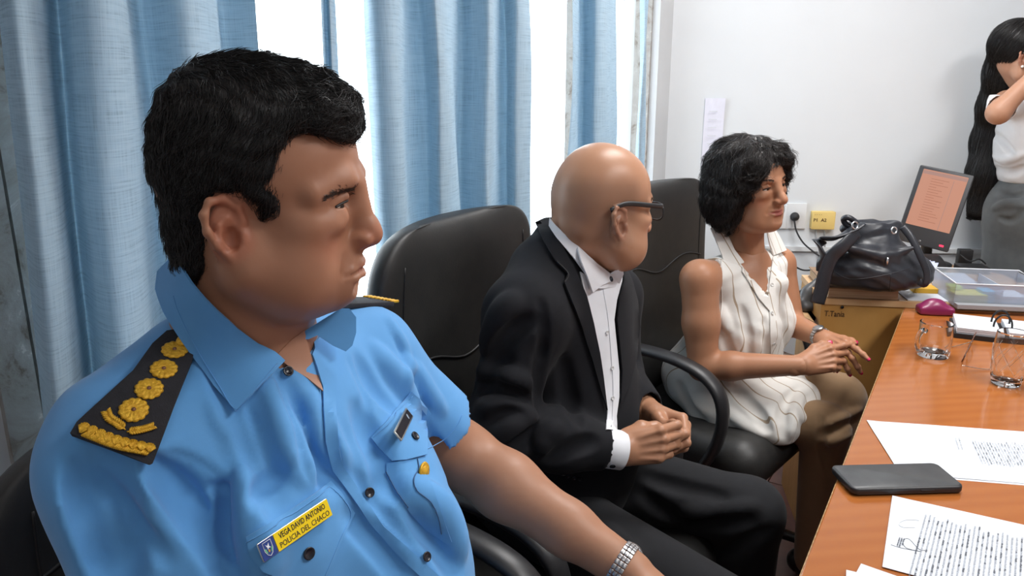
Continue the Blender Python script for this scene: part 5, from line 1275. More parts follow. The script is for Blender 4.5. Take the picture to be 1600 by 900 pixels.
for sg in (-1, 1):
    hip = seat - ORt * sg * 0.095 + A(0, 0, 0.03); kn_ = hip + OF * 0.40; bv.chain([hip, kn_], [0.075, 0.055], 0.03)
bV2, bF2 = bv.poly()
hand_n = []
hd = Vol(WL + A(-0.12, -0.14, -0.16), WL + A(0.22, 0.1, 0.08), 0.002)
Xh = nrm(A(0.80, -0.50, -0.42)); hd.cone(EL * 0.15 + WL * 0.85, WL, 0.029, 0.0265, 0.01)
hand_n += hand(hd, WL + Xh * 0.02, Xh, A(-0.35, -0.75, 0.45), 1.03, [(0.5, 0.6, 0.4)] * 4, 0.05, dict(palm=A(-0.2, -0.1, -1), pts=[(0.02, 0.02, 0.008), (0.048, 0.040, 0.018), (0.075, 0.045, 0.028), (0.098, 0.042, 0.034)], nail=(0, 0.6, -1)))
hd2 = Vol(WRr + A(-0.12, -0.14, -0.16), WRr + A(0.22, 0.1, 0.08), 0.003)
Xh2 = nrm(A(0.85, -0.45, -0.3)); hand(hd2, WRr + Xh2 * 0.02, Xh2, A(0.3, 0.8, 0.2), 1.03, [(0.4, 0.5, 0.3)] * 4, 0.05, dict(palm=A(0, 0, -1), pts=[(0.02, 0.02, 0.008), (0.048, 0.040, 0.018), (0.075, 0.045, 0.028), (0.098, 0.042, 0.034)]))
a_, b_2, c_, d_2 = (xform(hV, HO, HR, HS), hF), (bV2, bF2), hd.poly(), hd2.poly()
V, F = join_polys([a_, b_2, c_, d_2]); col = np.vstack([hcol, np.tile(A(*SK1['base']) * A(1.02, 1.06, 1.06), (len(V) - len(hV), 1))])
obody = fast_mesh('body', V, F, M['skin_officer'], officer, col)
head_bvh = bvh_of(a_[0], a_[1])
eye_meshes(officer, HO, HR, HS, 'iris_brown', (1, -0.05, -0.15))
nail_meshes(hand_n, officer, mat('bare_nail', (0.55, 0.34, 0.26), 0.3))
# --- hair
ov = Vol(A(-0.150, -0.12, -0.11), A(0.15, 0.12, 0.19), 0.0024)
ov.ell((0.000, 0, 0.042), (0.088, 0.0845, 0.088), k=0.02); ov.ell((-0.030, 0, 0.000), (0.057, 0.069, 0.078), k=0.03)
[ov.ell((0.027, sg * 0.0690, 0.006), (0.014, 0.0060, 0.022), k=0.008) for sg in (-1, 1)]; ov.ell((-0.032, 0, 0.036), (0.064, 0.070, 0.060), k=0.02); ov.ell((-0.046, 0, -0.055), (0.040, 0.056, 0.045), k=0.03); ov.ell((0.030, 0, 0.080), (0.064, 0.066, 0.044), k=0.03); ov.ell((0.064, -0.008, 0.080), (0.029, 0.052, 0.024), k=0.02)
ov.ell((-0.030, 0, 0.076), (0.055, 0.064, 0.050), k=0.03)
ov.disp(lambda X, Y, Z: 0.0016 * np.sin(X * 95 + 5 * np.sin(Z * 60) + Y * 40) * np.sin(Z * 80 + 4 * np.sin(X * 55)) )
HP = [(0.036, -0.006), (0.020, -0.010), (0.014, 0.002), (0.004, 0.012), (-0.016, 0.014), (-0.031, 0.002), (-0.034, -0.03), (-0.040, -0.064), (-0.050, -0.088), (-0.14, -0.060), (-0.16, 0.2), (0.16, 0.2), (0.16, 0.050), (0.094, 0.054), (0.066, 0.068), (0.047, 0.066), (0.040, 0.040), (0.039, 0.014)]
polyprism(ov, HP, 0.010)
oV, oF = ov.poly()
def flow_short(P):
    c = A(-0.070, 0.0, 0.110); f = P - c; f = f / (np.linalg.norm(f, axis=1, keepdims=True) + 1e-6)
    side = sst(np.abs(P[:, 1]), 0.045, 0.075)[:, None]; top = sst(P[:, 2], 0.06, 0.11)[:, None]
    f = f * (1 - side * 0.8) + side * A(-0.55, 0, -0.75) + top * A(0.6, -0.15, 0.0)
    back = sst(-P[:, 0], 0.03, 0.09)[:, None]; return f * (1 - back * 0.6) + back * A(-0.05, 0, -0.9)
rt = surf_samples(oV, oF, 11000, 3)
S = strands(ov, rt, flow_short, 0.036, 7, 0.0004, (0.0005, 0.0060), 0.28, 0.25, 5)
fr = rt[(rt[:, 0] > 0.045) & (rt[:, 2] > 0.062)]; fr = fr[:1600]
S2 = strands(ov, fr, lambda P: np.tile(A(0.9, -0.15, 0.25), (len(P), 1)) + 0 * P, 0.034, 7, 0.0004, (0.002, 0.009), 0.35, 0.15, 6, pull=0.35)
ef = rt[(rt[:, 2] < 0.055) & (rt[:, 0] > -0.02) & (rt[:, 0] < 0.045)][:1500]
S3 = strands(ov, ef, lambda P: np.tile(A(-0.25, 0, -0.95), (len(P), 1)) + 0 * P, 0.016, 7, 0.0004, (0.0, 0.001), 0.2, 0.1, 8)
sV, sF = strand_mesh(np.concatenate([S, S2, S3]), 0.00042)
V, F = join_polys([(oV, oF), (sV, [tuple(f) for f in sF])])
fast_mesh('hair', xform(V, HO, HR, HS), F, M['hair_black'], officer)
# eyebrows
def brow(parent, O, R, s, vol, m, n=260, th=0.004, seed=1, lenb=0.008, z0=0.0175, dz_=0.006, drop=0.003):
    g = np.random.default_rng(seed)
    for sg in (-1, 1):
        t = g.random(n); P = np.stack([0.095 - 0.024 * t ** 2, sg * (0.013 + 0.043 * t), z0 + dz_ * np.sin(t * 2.2) - drop * t ** 2 + g.normal(0, th * 0.28, n) * (1 - 0.6 * t)], 1)
        d = vol.sample(P); N = vol.grad(P); P = P - N * d[:, None]; S = strands(vol, P, lambda Q: np.tile(A(-0.4, sg * 0.85, 0.12), (len(Q), 1)), lenb, 3, 0.0003, (0.0003, 0.0014), 0.25, 0, seed)
        V, F = strand_mesh(S, 0.00038); fast_mesh('eyebrow', xform(V, O, R, s), [tuple(f) for f in F], m, parent)
brow(officer, HO, HR, HS, hv, hairmat('brown_black_brow_hair', (0.05, 0.028, 0.02)), 380, 0.008, 1, 0.009, 0.0135, 0.005, 0.008)
lashes(officer, HO, HR, HS, hv, M['hair_black'], 0.0011)
# --- shirt
sv = Vol(A(-0.66, 0.28, 0.60), A(0.02, 1.10, 1.17), 0.0036)
sv.ell(NB + OF * 0.020 - UP * 0.20 - ORt * 0.01, (0.128, 0.165, 0.20), OAX, 0.03); sv.ell(NB + OF * 0.075 - UP * 0.43 - ORt * 0.015, (0.172, 0.180, 0.24), OAX, 0.06)
sv.cone(NB - UP * 0.035 - OF * 0.012, SR + A(0, 0, 0.0), 0.060, 0.062, 0.05); sv.cone(NB - UP * 0.035 - OF * 0.012, SL, 0.062, 0.062, 0.07); sv.cone(SL + ORt * 0.07 + UP * 0.022, SL + UP * 0.010, 0.050, 0.054, 0.04)
sv.cone(NB - UP * 0.030 - OF * 0.055, SR - OF * 0.035 + UP * 0.034 - ORt * 0.02, 0.052, 0.056, 0.05); sv.cone(SR, SR * 0.0 + ER, 0.060, 0.062, 0.05); sv.ell(at(612, 872, 0.76), (0.088, 0.085, 0.12), None, 0.06)
cuffL = SL + (EL - SL) * 0.70; sv.cone(SL, cuffL, 0.064, 0.066, 0.045)
sv.ell(NB + OF * 0.085 - UP * 0.18 + ORt * 0.08, (0.06, 0.08, 0.08), OAX, 0.05); sv.ell(NB + OF * 0.085 - UP * 0.18 - ORt * 0.08, (0.06, 0.08, 0.08), OAX, 0.05)
# neck hole
sv.cone(NB + A(0, 0, -0.045) + OF * 0.012, NB + A(0, 0, 0.10) + OF * 0.01, 0.060, 0.066, 0.01, '-')
ad = nrm(EL - SL); sv.half  # sleeve opening
sv.cone(cuffL - ad * 0.006, cuffL + ad * 0.06, 0.060, 0.060, 0.004, '-')
sv.cone(cuffL + ad * 0.066, cuffL + ad * 0.2, 0.09, 0.09, 0.004, '-')
FOLDS = [  # (pixels, radius, mode, blend)
 ([(240, 728), (272, 742), (308, 775), (338, 818), (362, 872), (374, 905)], .026, '-', .006, -.001), ([(246, 706), (293, 724), (328, 752), (350, 786), (352, 825), (364, 875), (372, 905)], .013, '+', .004, .004), ([(364, 745), (362, 790), (362, 836), (374, 872)], .017, '-', .003, -.001), ([(379, 727), (383, 760), (382, 800), (381, 845), (388, 900)], .0115, '+', .003, .002), ([(135, 705), (142, 780), (152, 850), (160, 905)], .012, '+', .010), ([(150, 715), (160, 800), (178, 905)], .008, '-', .012), ([(402, 740), (408, 800), (414, 900)], .012, '+', .02),
 
 ([(375, 655), (400, 700), (430, 760), (440, 800)], .008, '-', .02), ([(350, 640), (375, 690), (395, 740)], .008, '+', .02),
 ([(440, 600), (465, 660), (500, 720), (520, 760)], .007, '-', .018), ([(420, 610), (445, 680), (480, 740)], .008, '+', .02), ([(490, 620), (510, 680), (535, 720)], .006, '+', .015),
 ([(330, 560), (352, 610), (365, 660)], .006, '-', .012), ([(560, 560), (590, 610), (620, 640)], .006, '-', .015), ([(585, 545), (620, 590), (650, 640)], .007, '+', .018),
 ([(655, 640), (675, 690), (700, 720)], .005, '-', .012), ([(650, 800), (690, 840), (712, 890)], .010, '-', .02), ([(640, 760), (690, 800), (720, 860)], .009, '+', .02),
 ([(540, 800), (590, 850), (630, 900)], .006, '-', .015), ([(440, 890), (480, 860), (520, 830)], .0, '-', .015),
 ([(150, 720), (160, 800), (190, 900)], .010, '-', .03), ([(620, 530), (650, 580), (668, 640)], .006, '-', .010), ([(322, 760), (340, 764), (352, 762)], .005, '-', .006), ([(372, 652), (384, 700), (412, 745)], .006, '-', .006), ([(504, 612), (512, 660), (522, 710), (534, 735)], .009, '-', .004), ([(430, 585), (452, 645), (474, 712), (486, 750)], .006, '-', .006), ([(418, 600), (440, 660), (458, 720)], .005, '+', .010), ([(545, 560), (570, 610), (580, 660)], .005, '-', .006), ([(556, 740), (590, 790), (640, 850)], .005, '-', .008), ([(396, 790), (410, 760), (440, 740)], .006, '-', .008), ([(610, 500), (630, 545), (640, 600)], .005, '+', .010), ([(150, 740), (200, 800), (260, 880)], .006, '-', .010), ([(110, 720), (130, 800), (160, 890)], .006, '-', .012), ([(636, 560), (662, 600), (690, 640)], .006, '+', .014), ([(560, 640), (590, 700), (610, 770)], .006, '-', .02)]
for px, r, md, k, *sk_ in FOLDS:
    if r > 0: fold(sv, px, r, md, k, *sk_)
sv.disp(lambda X, Y, Z: 0.0011 * np.sin(X * 38 + 4 * np.sin(Y * 21 + Z * 13)) * np.sin(Z * 31 + 3 * np.sin(X * 17)))
shV, shF = sv.poly(); shirt = fast_mesh('shirt', shV, shF, M['shirt_blue'], officer); sbvh = bvh_of(shV, shF)
class PlaneBV:
    def __init__(s, p, n): s.p = np.asarray(p, float); s.n = nrm(n)
    def ray_cast(s, o, d):
        d_ = np.array(d); t = ((s.p - np.array(o)) @ s.n) / (d_ @ s.n); return (Vector(np.array(o) + d_ * t), Vector(s.n), 0, t)
# shirt opening below the neck: skin shows in a narrow V
def both(bv1, bv2):
    class Q:
        def ray_cast(s, o, d):
            a, b = bv1.ray_cast(o, d), bv2.ray_cast(o, d)
            if a[0] is None: return b
            if b[0] is None: return a
            return a if a[3] < b[3] else b
    return Q()
obv = both(sbvh, head_bvh)
M['skin_flat'] = mat('warm_tan_skin_chest', tuple(A(*SK1['base']) * 0.95), 0.5)
patch_obj('chest_skin', obody, obv, [(430, 556), (455, 530), (474, 516), (482, 548), (492, 575), (504, 612), (480, 592), (452, 574)], M['skin_flat'], off=0.0005, th=0.001, step=6, fit=2)
# collar wings and band
def lifted(tipx, tipy, base, lift, R_): return lambda x, y: base + lift * max(0, 1 - math.hypot(x - tipx, y - tipy) / R_)
cw = patch_obj('collar', shirt, obv, [(282, 404), (264, 424), (262, 452), (274, 486), (304, 548), (338, 605), (372, 648), (404, 612), (440, 568), (424, 552), (400, 536), (372, 508), (344, 474), (316, 438), (300, 414)], M['shirt_blue'], th=0.0022, step=8, fit=3, offn=lambda x, y: 0.006 + 0.006 * max(0, 1 - math.hypot(x - 290, y - 470) / 120))
cl_ = patch_obj('collar', shirt, PlaneBV(NB + OF * 0.085 - ORt * 0.03 + UP * 0.01, nrm(OF * 0.5 + A(0, -0.7, 0) + UP * 0.35)), [(468, 522), (500, 502), (532, 482), (545, 482), (556, 496), (556, 520), (550, 540), (540, 549), (520, 540), (496, 524), (482, 530), (474, 530)], M['shirt_blue'], th=0.002, step=7, off=0.0)
# second (under) front edge and placket
pk = patch_obj('placket', shirt, sbvh, [(478, 530), (500, 524), (522, 545), (524, 580), (522, 640), (528, 690), (536, 728), (560, 770), (600, 822), (650, 868), (690, 905), (660, 905), (618, 862), (576, 815), (544, 772), (520, 735), (508, 690), (503, 640), (502, 606), (490, 565)], M['shirt_blue'], off=0.0012, th=0.0018, step=9)
surfpts = lambda b, pix, off, n: [p for p in (hit(b, x, y, off) for x, y in spline([(a, c, 0) for a, c in pix], n)[:, :2]) if p is not None]
def stitch(parent, b, pix, r=0.0006, off=0.0006, n=40, m='shirt_blue', name='seam'):
    P = surfpts(b, pix, off, n)
    if len(P) > 3: mb = MB(); mb.tube(P, r, 5); mb.build(name, M[m], parent)
M['thread'] = mat('dark_blue_thread', (0.05, 0.12, 0.26), 0.8); M['crease'] = M['thread']
stitch(shirt, sbvh, [(502, 606), (506, 660), (515, 705), (534, 730)], 0.0008, 0.0014, m='thread')
# near pocket with flap, far pocket with flap
def pocket(flap, bag, nm='pocket_flap'):
    f = patch_obj(nm, shirt, sbvh, flap, M['shirt_blue'], off=0.0018, th=0.0022, step=8)
    if bag: b_ = patch_obj('pocket', shirt, sbvh, bag, M['shirt_blue'], off=0.0004, th=0.0013, step=9)
    return f
fl1 = pocket([(386, 838), (440, 806), (514, 754), (530, 770), (551, 800), (528, 850), (508, 905), (440, 905), (410, 890), (392, 866)], None)
stitch(shirt, sbvh, [(388, 846), (440, 814), (512, 763)], 0.0005, 0.0042); stitch(shirt, sbvh, [(512, 763), (528, 776), (545, 800), (526, 846), (503, 900)], 0.0005, 0.0042)
fl2 = pocket([(579, 684), (602, 660), (640, 612), (652, 622), (671, 645), (664, 668), (664, 712), (632, 720), (612, 721), (592, 700)], [(604, 724), (664, 716), (668, 742), (692, 808), (706, 846), (700, 850), (664, 826), (640, 800), (618, 764), (604, 738)])
stitch(shirt, sbvh, [(583, 684), (606, 662), (641, 618)], 0.0004, 0.0042); stitch(shirt, sbvh, [(603, 738), (618, 764), (637, 792)], 0.0006, 0.0022, m='thread'); stitch(shirt, sbvh, [(650, 717), (652, 735), (646, 752), (652, 768), (672, 784), (684, 806), (690, 832)], 0.0006, 0.0024, m='thread')
for bx_, by_, br_, off_ in ((449, 581, .0052, .002), (575, 770, .0052, .0032), (663, 870, .0052, .0032), (478, 863, .0060, .0044), (644, 685, .0052, .0044)): button('button', shirt, sbvh, bx_, by_, br_, M['button'], off_)
# sleeve hem stitching of the far sleeve
stitch(shirt, sbvh, [(657, 706), (690, 690), (712, 668), (722, 648)], 0.0005, 0.0006)
objbvh = lambda o: bvh_of([tuple(v.co) for v in o.data.vertices], [tuple(p.vertices) for p in o.data.polygons])
cwb = objbvh(cw); stitch(cw, cwb, [(271, 462), (280, 490), (306, 543), (340, 599), (370, 640), (400, 607), (433, 568)], 0.0005, 0.0002, m='shirt_blue')
# name plate: yellow with two lines of lettering and a blue crest end
def plane_quad(b, quad, off):
    P = np.array([hit(b, x, y, 0.0) for x, y in quad]); c = P.mean(0); u = nrm(P[1] - P[0] + P[2] - P[3]); w_ = P[0] - P[3] + P[1] - P[2]; n = nrm(np.cross(u, w_)); 
    if n @ c > n @ A(0, 0, CAMZ): n = -n
    up_ = np.cross(n, u); up_ = up_ if up_ @ w_ > 0 else -up_
    Q = [on_plane(x, y, c + n * off, n) for x, y in quad]; c = sum(Q) / 4; return c, u, up_, n, (np.linalg.norm(Q[1] - Q[0]) + np.linalg.norm(Q[2] - Q[3])) / 2, (abs((Q[0] - Q[3]) @ up_) + abs((Q[1] - Q[2]) @ up_)) / 2
c, u, w_, n, Lx, Ly = plane_quad(sbvh, [(400, 851), (508, 780), (522, 803), (414, 879)], 0.0115)
M['plate_metal'] = mat('plate_rim_metal', (0.7, 0.7, 0.66), 0.3, 1.0)
V, F = slab2(c, u, w_, n, Lx / 2, Ly / 2, 0.001, -0.0018, 0.0, 0.0004, 3); plt_ = mesh_from('name_plate', V, F, M['plate_metal'], officer, True)
yl = Lx * 0.80
V, F = slab2(c + u * (Lx - yl) / 2 * 0.98, u, w_, n, yl / 2 - 0.0004, Ly / 2 - 0.0005, 0.0007, 0.0, 0.0006, 0.0001, 3); mesh_from('plate_face', V, F, mat('glossy_yellow', srgb(238, 206, 12), 0.25), plt_, False)
V, F = slab2(c - u * (yl / 2), u, w_, n, (Lx - yl) / 2 - 0.0004, Ly / 2 - 0.0005, 0.0007, 0.0, 0.0006, 0.0001, 3); mesh_from('crest_panel', V, F, mat('crest_blue', srgb(38, 62, 130), 0.3), plt_, False)
tc_ = c + u * (Lx - yl) / 2 + n * 0.0008
text_mesh('VEGA DAVID ANTONIO', Ly * 0.42, M['button'], 'lettering', plt_, tc_ + w_ * Ly * 0.20, u, w_, 0.00008, 0.00006, 'CENTER', fit=yl * 0.84)
text_mesh('POLICIA DEL CHACO', Ly * 0.40, M['button'], 'lettering', plt_, tc_ - w_ * Ly * 0.24, u, w_, 0.00008, 0.0, 'CENTER', fit=yl * 0.90)
cc = c - u * (yl / 2) + n * 0.0008; cs_ = Ly * 0.5
def flat_poly(name, parent, cc, u, w_, pts, m, s): 
    V = [cc + u * (x * s) + w_ * (y * s) for x, y in pts]; mesh_from(name, V, [tuple(range(len(pts)))], m, parent, False)
M['cwhite'] = mat('crest_white', (0.8, 0.82, 0.85), 0.4); M['cgreen'] = mat('crest_green', srgb(110, 190, 130), 0.4); M['cgold'] = mat('crest_gold', srgb(200, 150, 60), 0.4)
mb = MB(); mb.tube([cc + u * (x * cs_) + w_ * (y * cs_) for x, y in ((-.5, .75), (.5, .75), (.5, -.1), (.3, -.55), (0, -.75), (-.3, -.55), (-.5, -.1))], 0.0003, 5, closed=True); mb.build('crest_outline', M['cwhite'], plt_)
flat_poly('crest_bird', plt_, cc, u, w_, [(-.25, .5), (-.05, .3), (.2, .55), (.15, .2), (.3, .0), (.05, .05), (-.1, -.1), (-.1, .15)], M['cwhite'], cs_)
flat_poly('crest_leaf', plt_, cc, u, w_, [(-.45, .1), (-.3, .1), (-.2, -.45), (-.35, -.3)], M['cgreen'], cs_); flat_poly('crest_leaf', plt_, cc, u, w_, [(.3, -.05), (.45, .1), (.4, -.3), (.2, -.45)], M['cgreen'], cs_); flat_poly('crest_sun', plt_, cc, u, w_, [(-.08, -.1), (.1, -.1), (.12, -.3), (0, -.4), (-.1, -.3)], M['cgold'], cs_)
# framed badge over far pocket
c, u, w_, n, Lx, Ly = plane_quad(sbvh, [(616, 674), (634, 637), (647, 650), (628, 688)], 0.0135)
V, F = slab2(c, u, w_, n, Lx / 2, Ly / 2, 0.0008, -0.002, 0.0, 0.0004, 3); bd_ = mesh_from('chest_badge', V, F, M['plate_metal'], officer)
V, F = slab2(c, u, w_, n, Lx / 2 - 0.0022, Ly / 2 - 0.0018, 0.0005, 0.0, 0.0005, 0.0001, 3); mesh_from('badge_face', V, F, M['button'], bd_, False)
flat_poly('badge_mark', bd_, c + u * Lx * 0.28 + n * 0.0007, u, w_, [(-.3, -.3), (.0, -.35), (.35, .2), (.1, .45), (-.25, .2)], mat('badge_grey', (0.28, 0.36, 0.45), 0.4), Ly * 0.6)
# round gold pin at the pocket edge
h = hit(sbvh, 659, 738, 0.002)
if h is not None:
    nn = nrm(A(0.92, -0.35, 0.1)); mb = MB(); mb.add(*lathe([(0, 0), (0.0095, 0), (0.0105, 0.0015), (0.0095, 0.003), (0.0075, 0.0022), (0.006, 0.004), (0, 0.0048)], 24, h, nn)); M['brass'] = noisy('gold_embroidery', srgb(238, 190, 58), srgb(205, 150, 30), 300, 0.42, 0.8, 420, 0.0016, metal=0.35); mb.build('gold_pin', M['brass'], officer)
# --- shoulder boards
M['board'] = noisy('black_board_felt', (0.012, 0.012, 0.016), (0.02, 0.02, 0.026), 90, 0.85, 0.3, 700)
def board(quadpx, parent, bvhs):
    return None
bp_poly = [(115, 685), (125, 668), (210, 590), (240, 548), (262, 528), (282, 525), (298, 532), (305, 548), (300, 570), (262, 660), (234, 724), (230, 726), (180, 708)]
eb = patch_obj('shoulder_board', officer, sbvh, bp_poly, M['board'], off=0.004, th=0.0055, step=7, fit=2)
ebb = bvh_of(np.array([eb.matrix_parent_inverse @ Vector(v.co) if False else v.co for v in eb.data.vertices]), [tuple(p.vertices) for p in eb.data.polygons])
def star(cx, cy, rx, ry, name='gold_star', npet=12):
    """domed embroidered rosette with a scalloped rim and a dark centre stone"""
    d = ray(cx, cy).normalized(); h = ebb.ray_cast(Vector((0, 0, CAMZ)), d)
    if h[0] is None: return
    n = nrm(np.array(h[1] if h[1].dot(d) < 0 else -h[1])); c = np.array(h[0]); r = rx * (np.linalg.norm(c - A(0, 0, CAMZ)) / FPX); u, w2 = frame_axes(n); ns = npet * 6; V = []; F = []
    prof = [(0.96, 0.0), (1.0, 0.07), (0.84, 0.15), (0.70, 0.12), (0.52, 0.18), (0.30, 0.17), (0.05, 0.12)]
    for q, (rr, zz) in enumerate(prof):
        for k in range(ns):
            a = 2 * math.pi * k / ns; sc2 = 1 + (0.10 * abs(math.cos(a * npet / 2)) - 0.05) * (1 if q < 3 else 0.3); dz2 = 0.035 * abs(math.cos(a * npet / 2)) * (1 if 1 < q < 5 else 0); V.append(c + (u * math.cos(a) + w2 * math.sin(a)) * r * rr * sc2 + n * (r * (zz + dz2)))
    for q in range(len(prof) - 1):
        for k in range(ns): F.append((q * ns + k, q * ns + (k + 1) % ns, (q + 1) * ns + (k + 1) % ns, (q + 1) * ns + k))
    F.append(tuple(range((len(prof) - 1) * ns, len(prof) * ns)))
    o_ = mesh_from(name, V, F, M['brass'], eb); mb = MB(); mb.add(*lathe([(r * 0.17, 0), (r * 0.15, r * 0.08), (0, r * 0.13)], 12, c + n * r * 0.12, n)); mb.build('centre_stone', M['stone'], o_)
M['stone'] = mat('dull_rose_stone', srgb(120, 78, 60), 0.3)
# board parts hang one level down from the board
for cx, cy, r_ in ((273, 547, 17.5), (256, 577, 18), (233, 608, 18.5), (209, 641, 19)): star(cx, cy, r_, r_)
h0 = [hit(ebb, 287, 535, 0.002)]
if h0[0] is not None: mb = MB(); n_ = UP; mb.add(*lathe([(0, 0), (0.0062, 0), (0.007, 0.001), (0.006, 0.0025), (0.003, 0.003), (0, 0.0035)], 20, h0[0], nrm(A(0, -0.5, 0.85)))); mb.build('gold_button', M['brass'], eb)
def leafspray(pix, n=7):
    P = surfpts(ebb, pix, 0.0008, n * 2); mb = MB()
    if len(P) < 4: return
    mb.tube(P, 0.0007, 6)
    for i in range(1, len(P) - 1, 1):
        t = nrm(P[i + 1] - P[i - 1]); n_ = nrm(A(0, -0.55, 0.83)); sd = np.cross(t, n_)
        for sg in (-1, 1):
            a = P[i]; b = a + (t * 0.55 + sd * sg * 0.8) * 0.0052 + n_ * 0.0006; mb.tube([a, (a + b) / 2, b], [0.0006, 0.0014, 0.0004], 6)
    mb.build('gold_laurel', M['brass'], eb)
leafspray([(196, 672), (184, 662), (172, 654), (166, 643)]); leafspray([(198, 675), (214, 673), (228, 670), (240, 666)])
# braid along the lower end: a row of scallops over a twisted cord
P = surfpts(ebb, [(131, 671), (182, 690), (234, 701)], 0.001, 9); P2 = surfpts(ebb, [(131, 678), (180, 697), (231, 708)], 0.001, 34)
for i in range(len(P)):
    mb = MB(); n_ = nrm(A(0, -0.5, 0.86)); t = nrm(P[min(i + 1, len(P) - 1)] - P[max(i - 1, 0)]); sd = np.cross(n_, t); c = P[i]
    for q in range(7):
        a = math.pi * (q / 6 - 0.5) * 0.8; mb.tube([c - sd * 0.004, c + (sd * math.cos(a) + t * math.sin(a) * 0.8) * 0.0056 + n_ * 0.0010], [0.0010, 0.0013], 6)
    mb.build('gold_scallop', M['brass'], eb)
mb = MB()
for i in range(len(P2) - 1):
    n_ = nrm(A(0, -0.5, 0.86)); t = nrm(P2[i + 1] - P2[i]); sd = np.cross(n_, t); mb.tube([P2[i] - sd * 0.0028, P2[i] + t * 0.003 + sd * 0.0028 + n_ * 0.0006], 0.0013, 6)
mb.build('gold_braid', M['brass'], eb)['kind'] = 'stuff'
# far shoulder board, only its end shows past the chin
fb2 = at(582, 462, 0.955) - UP * 0.005; R = np.array([nrm(-ORt), nrm(OF), UP]).T
V, F = slab2(fb2 + ORt * 0.045 + UP * 0.004, nrm(-ORt + UP * -0.22), OF, nrm(UP - ORt * 0.22), 0.062, 0.026, 0.008, 0.0, 0.006, 0.001, 4); e2 = mesh_from('shoulder_board', V, F, M['board'], officer)
cb_ = fb2 - ORt * 0.008 - UP * 0.0095; mb = MB()
for q in range(8): mb.tube([cb_ + OF * (-0.022 + 0.0063 * q) + UP * 0.008, cb_ + OF * (-0.0195 + 0.0063 * q) - ORt * 0.013 + UP * 0.0055], 0.0022, 6)
mb.build('gold_braid', M['brass'], e2)
# --- wristwatch
wa = nrm(WL - EL); mb = MB(); wc = WL - wa * 0.012; u, w2 = frame_axes(wa)
wt = empty('wristwatch', wc, None, None); wt.parent = officer; wt.matrix_parent_inverse = pmatrix(officer).inverted(); 
for k in ('label', 'category'): 
    if k in wt: del wt[k]
for k in range(26):
    a = 2 * math.pi * k / 26; t_ = -math.sin(a) * u + math.cos(a) * w2; rd_ = math.cos(a) * u + math.sin(a) * w2
    mb = MB()
    for q, (off_, wd_) in enumerate(((-0.0068, 0.0052), (-0.0012, 0.0050), (0.0040, 0.0052))):
        V, F = slab2(wc + rd_ * 0.0296 + wa * (off_ + 0.0026 * 0), wa, t_, rd_, wd_ / 2, 0.0031, 0.0008, -0.001, 0.0016 + (0.0004 if q == 1 else 0), 0.0005, 2); mb.add(V, F)
    mb.build('bracelet_link', M['steel'], wt)
wv_ = A(0.5, 0.8, -0.25); fn_ = nrm(wv_ - wa * (wv_ @ wa)); fc = wc + fn_ * 0.030
mb = MB(); mb.add(*lathe([(0, 0), (0.019, 0), (0.020, 0.002), (0.020, 0.006), (0.0175, 0.008), (0.0168, 0.0072), (0, 0.0072)], 32, fc, fn_)); mb.build('watch_case', M['steel'], wt)
# --- trousers (mostly out of the frame)
M['trouser_navy'] = clothmat('dark_navy_trouser_cloth', (0.010, 0.012, 0.022), (0.014, 0.016, 0.028))
tv = Vol(seat + A(-0.35, -0.6, -0.52), seat + A(0.65, 0.4, 0.2), 0.007)
for sg in (-1, 1):
    hip = seat - ORt * sg * 0.095 + A(0, 0, 0.045); kn_ = hip + OF * 0.40 - UP * 0.0; ft = kn_ - UP * 0.42 + OF * 0.03; tv.chain([hip, kn_, ft], [0.088, 0.068, 0.055], 0.03)
tv.ell(seat + UP * 0.05, (0.15, 0.175, 0.10), OAX, 0.05)
fast_mesh('trousers', *tv.poly(), M['trouser_navy'], officer)
M['shoe'] = mat('black_shoe_leather', (0.012, 0.012, 0.012), 0.3)
def shoes(parent, ankles, fwd, s=1.0):
    fwd = nrm(fwd * A(1, 1, 0)); 
    for an in ankles:
        v = Vol(A(an[0] - 0.3, an[1] - 0.3, 0.0), A(an[0] + 0.3, an[1] + 0.3, 0.16), 0.005); c = A(an[0], an[1], 0)
        v.chain([c + UP * 0.05 - fwd * 0.04 * s, c + UP * 0.045 + fwd * 0.06 * s, c + UP * 0.035 + fwd * 0.15 * s], [0.042 * s, 0.042 * s, 0.034 * s], 0.02); v.cone(c + UP * 0.06, c + UP * 0.12, 0.04 * s, 0.042 * s, 0.02); v.half(c + UP * 0.012, -UP, 0.004)
        fast_mesh('shoe', *v.poly(), M['shoe'], parent)
shoes(officer, [seat - ORt * sg * 0.095 + OF * 0.43 for sg in (-1, 1)], OF)
# ================================================================== the bald man in the dark suit
SK2 = dict(base=(0.46, 0.245, 0.148), lips=(0.36, 0.145, 0.11), red=(0.47, 0.18, 0.115))
M['skin_bald'] = skinmat('pale_tan_skin', SK2['base'], 0.36)
BH = at(938, 326, 1.42); BR = axes(math.radians(28), math.radians(-4), math.radians(-3)); BS = 0.985
NB2 = at(890, 412, 1.46); BF = nrm(A(0.86, -0.5, 0)); BRt = A(BF[1], -BF[0], 0); BAX = np.array([BF, -BRt, UP]).T
SR2 = at(822, 497, 1.30); SL2 = at(955, 462, 1.62)
ER2 = at(778, 672, 1.22); WR2 = at(966, 703, 1.27); EL2 = at(962, 585, 1.60); WL2 = at(1012, 645, 1.42)
seat2 = A(0.075, 1.46, 0.52)
bald = empty('person', A(seat2[0], seat2[1], 0), 'seated bald man with glasses, dark suit and white open-necked shirt', 'person', 'people in the room')
hv = Vol(A(-0.135, -0.115, -0.26), A(0.14, 0.115, 0.135), 0.0021)
nb_l = toloc(NB2, BH, BR, BS)
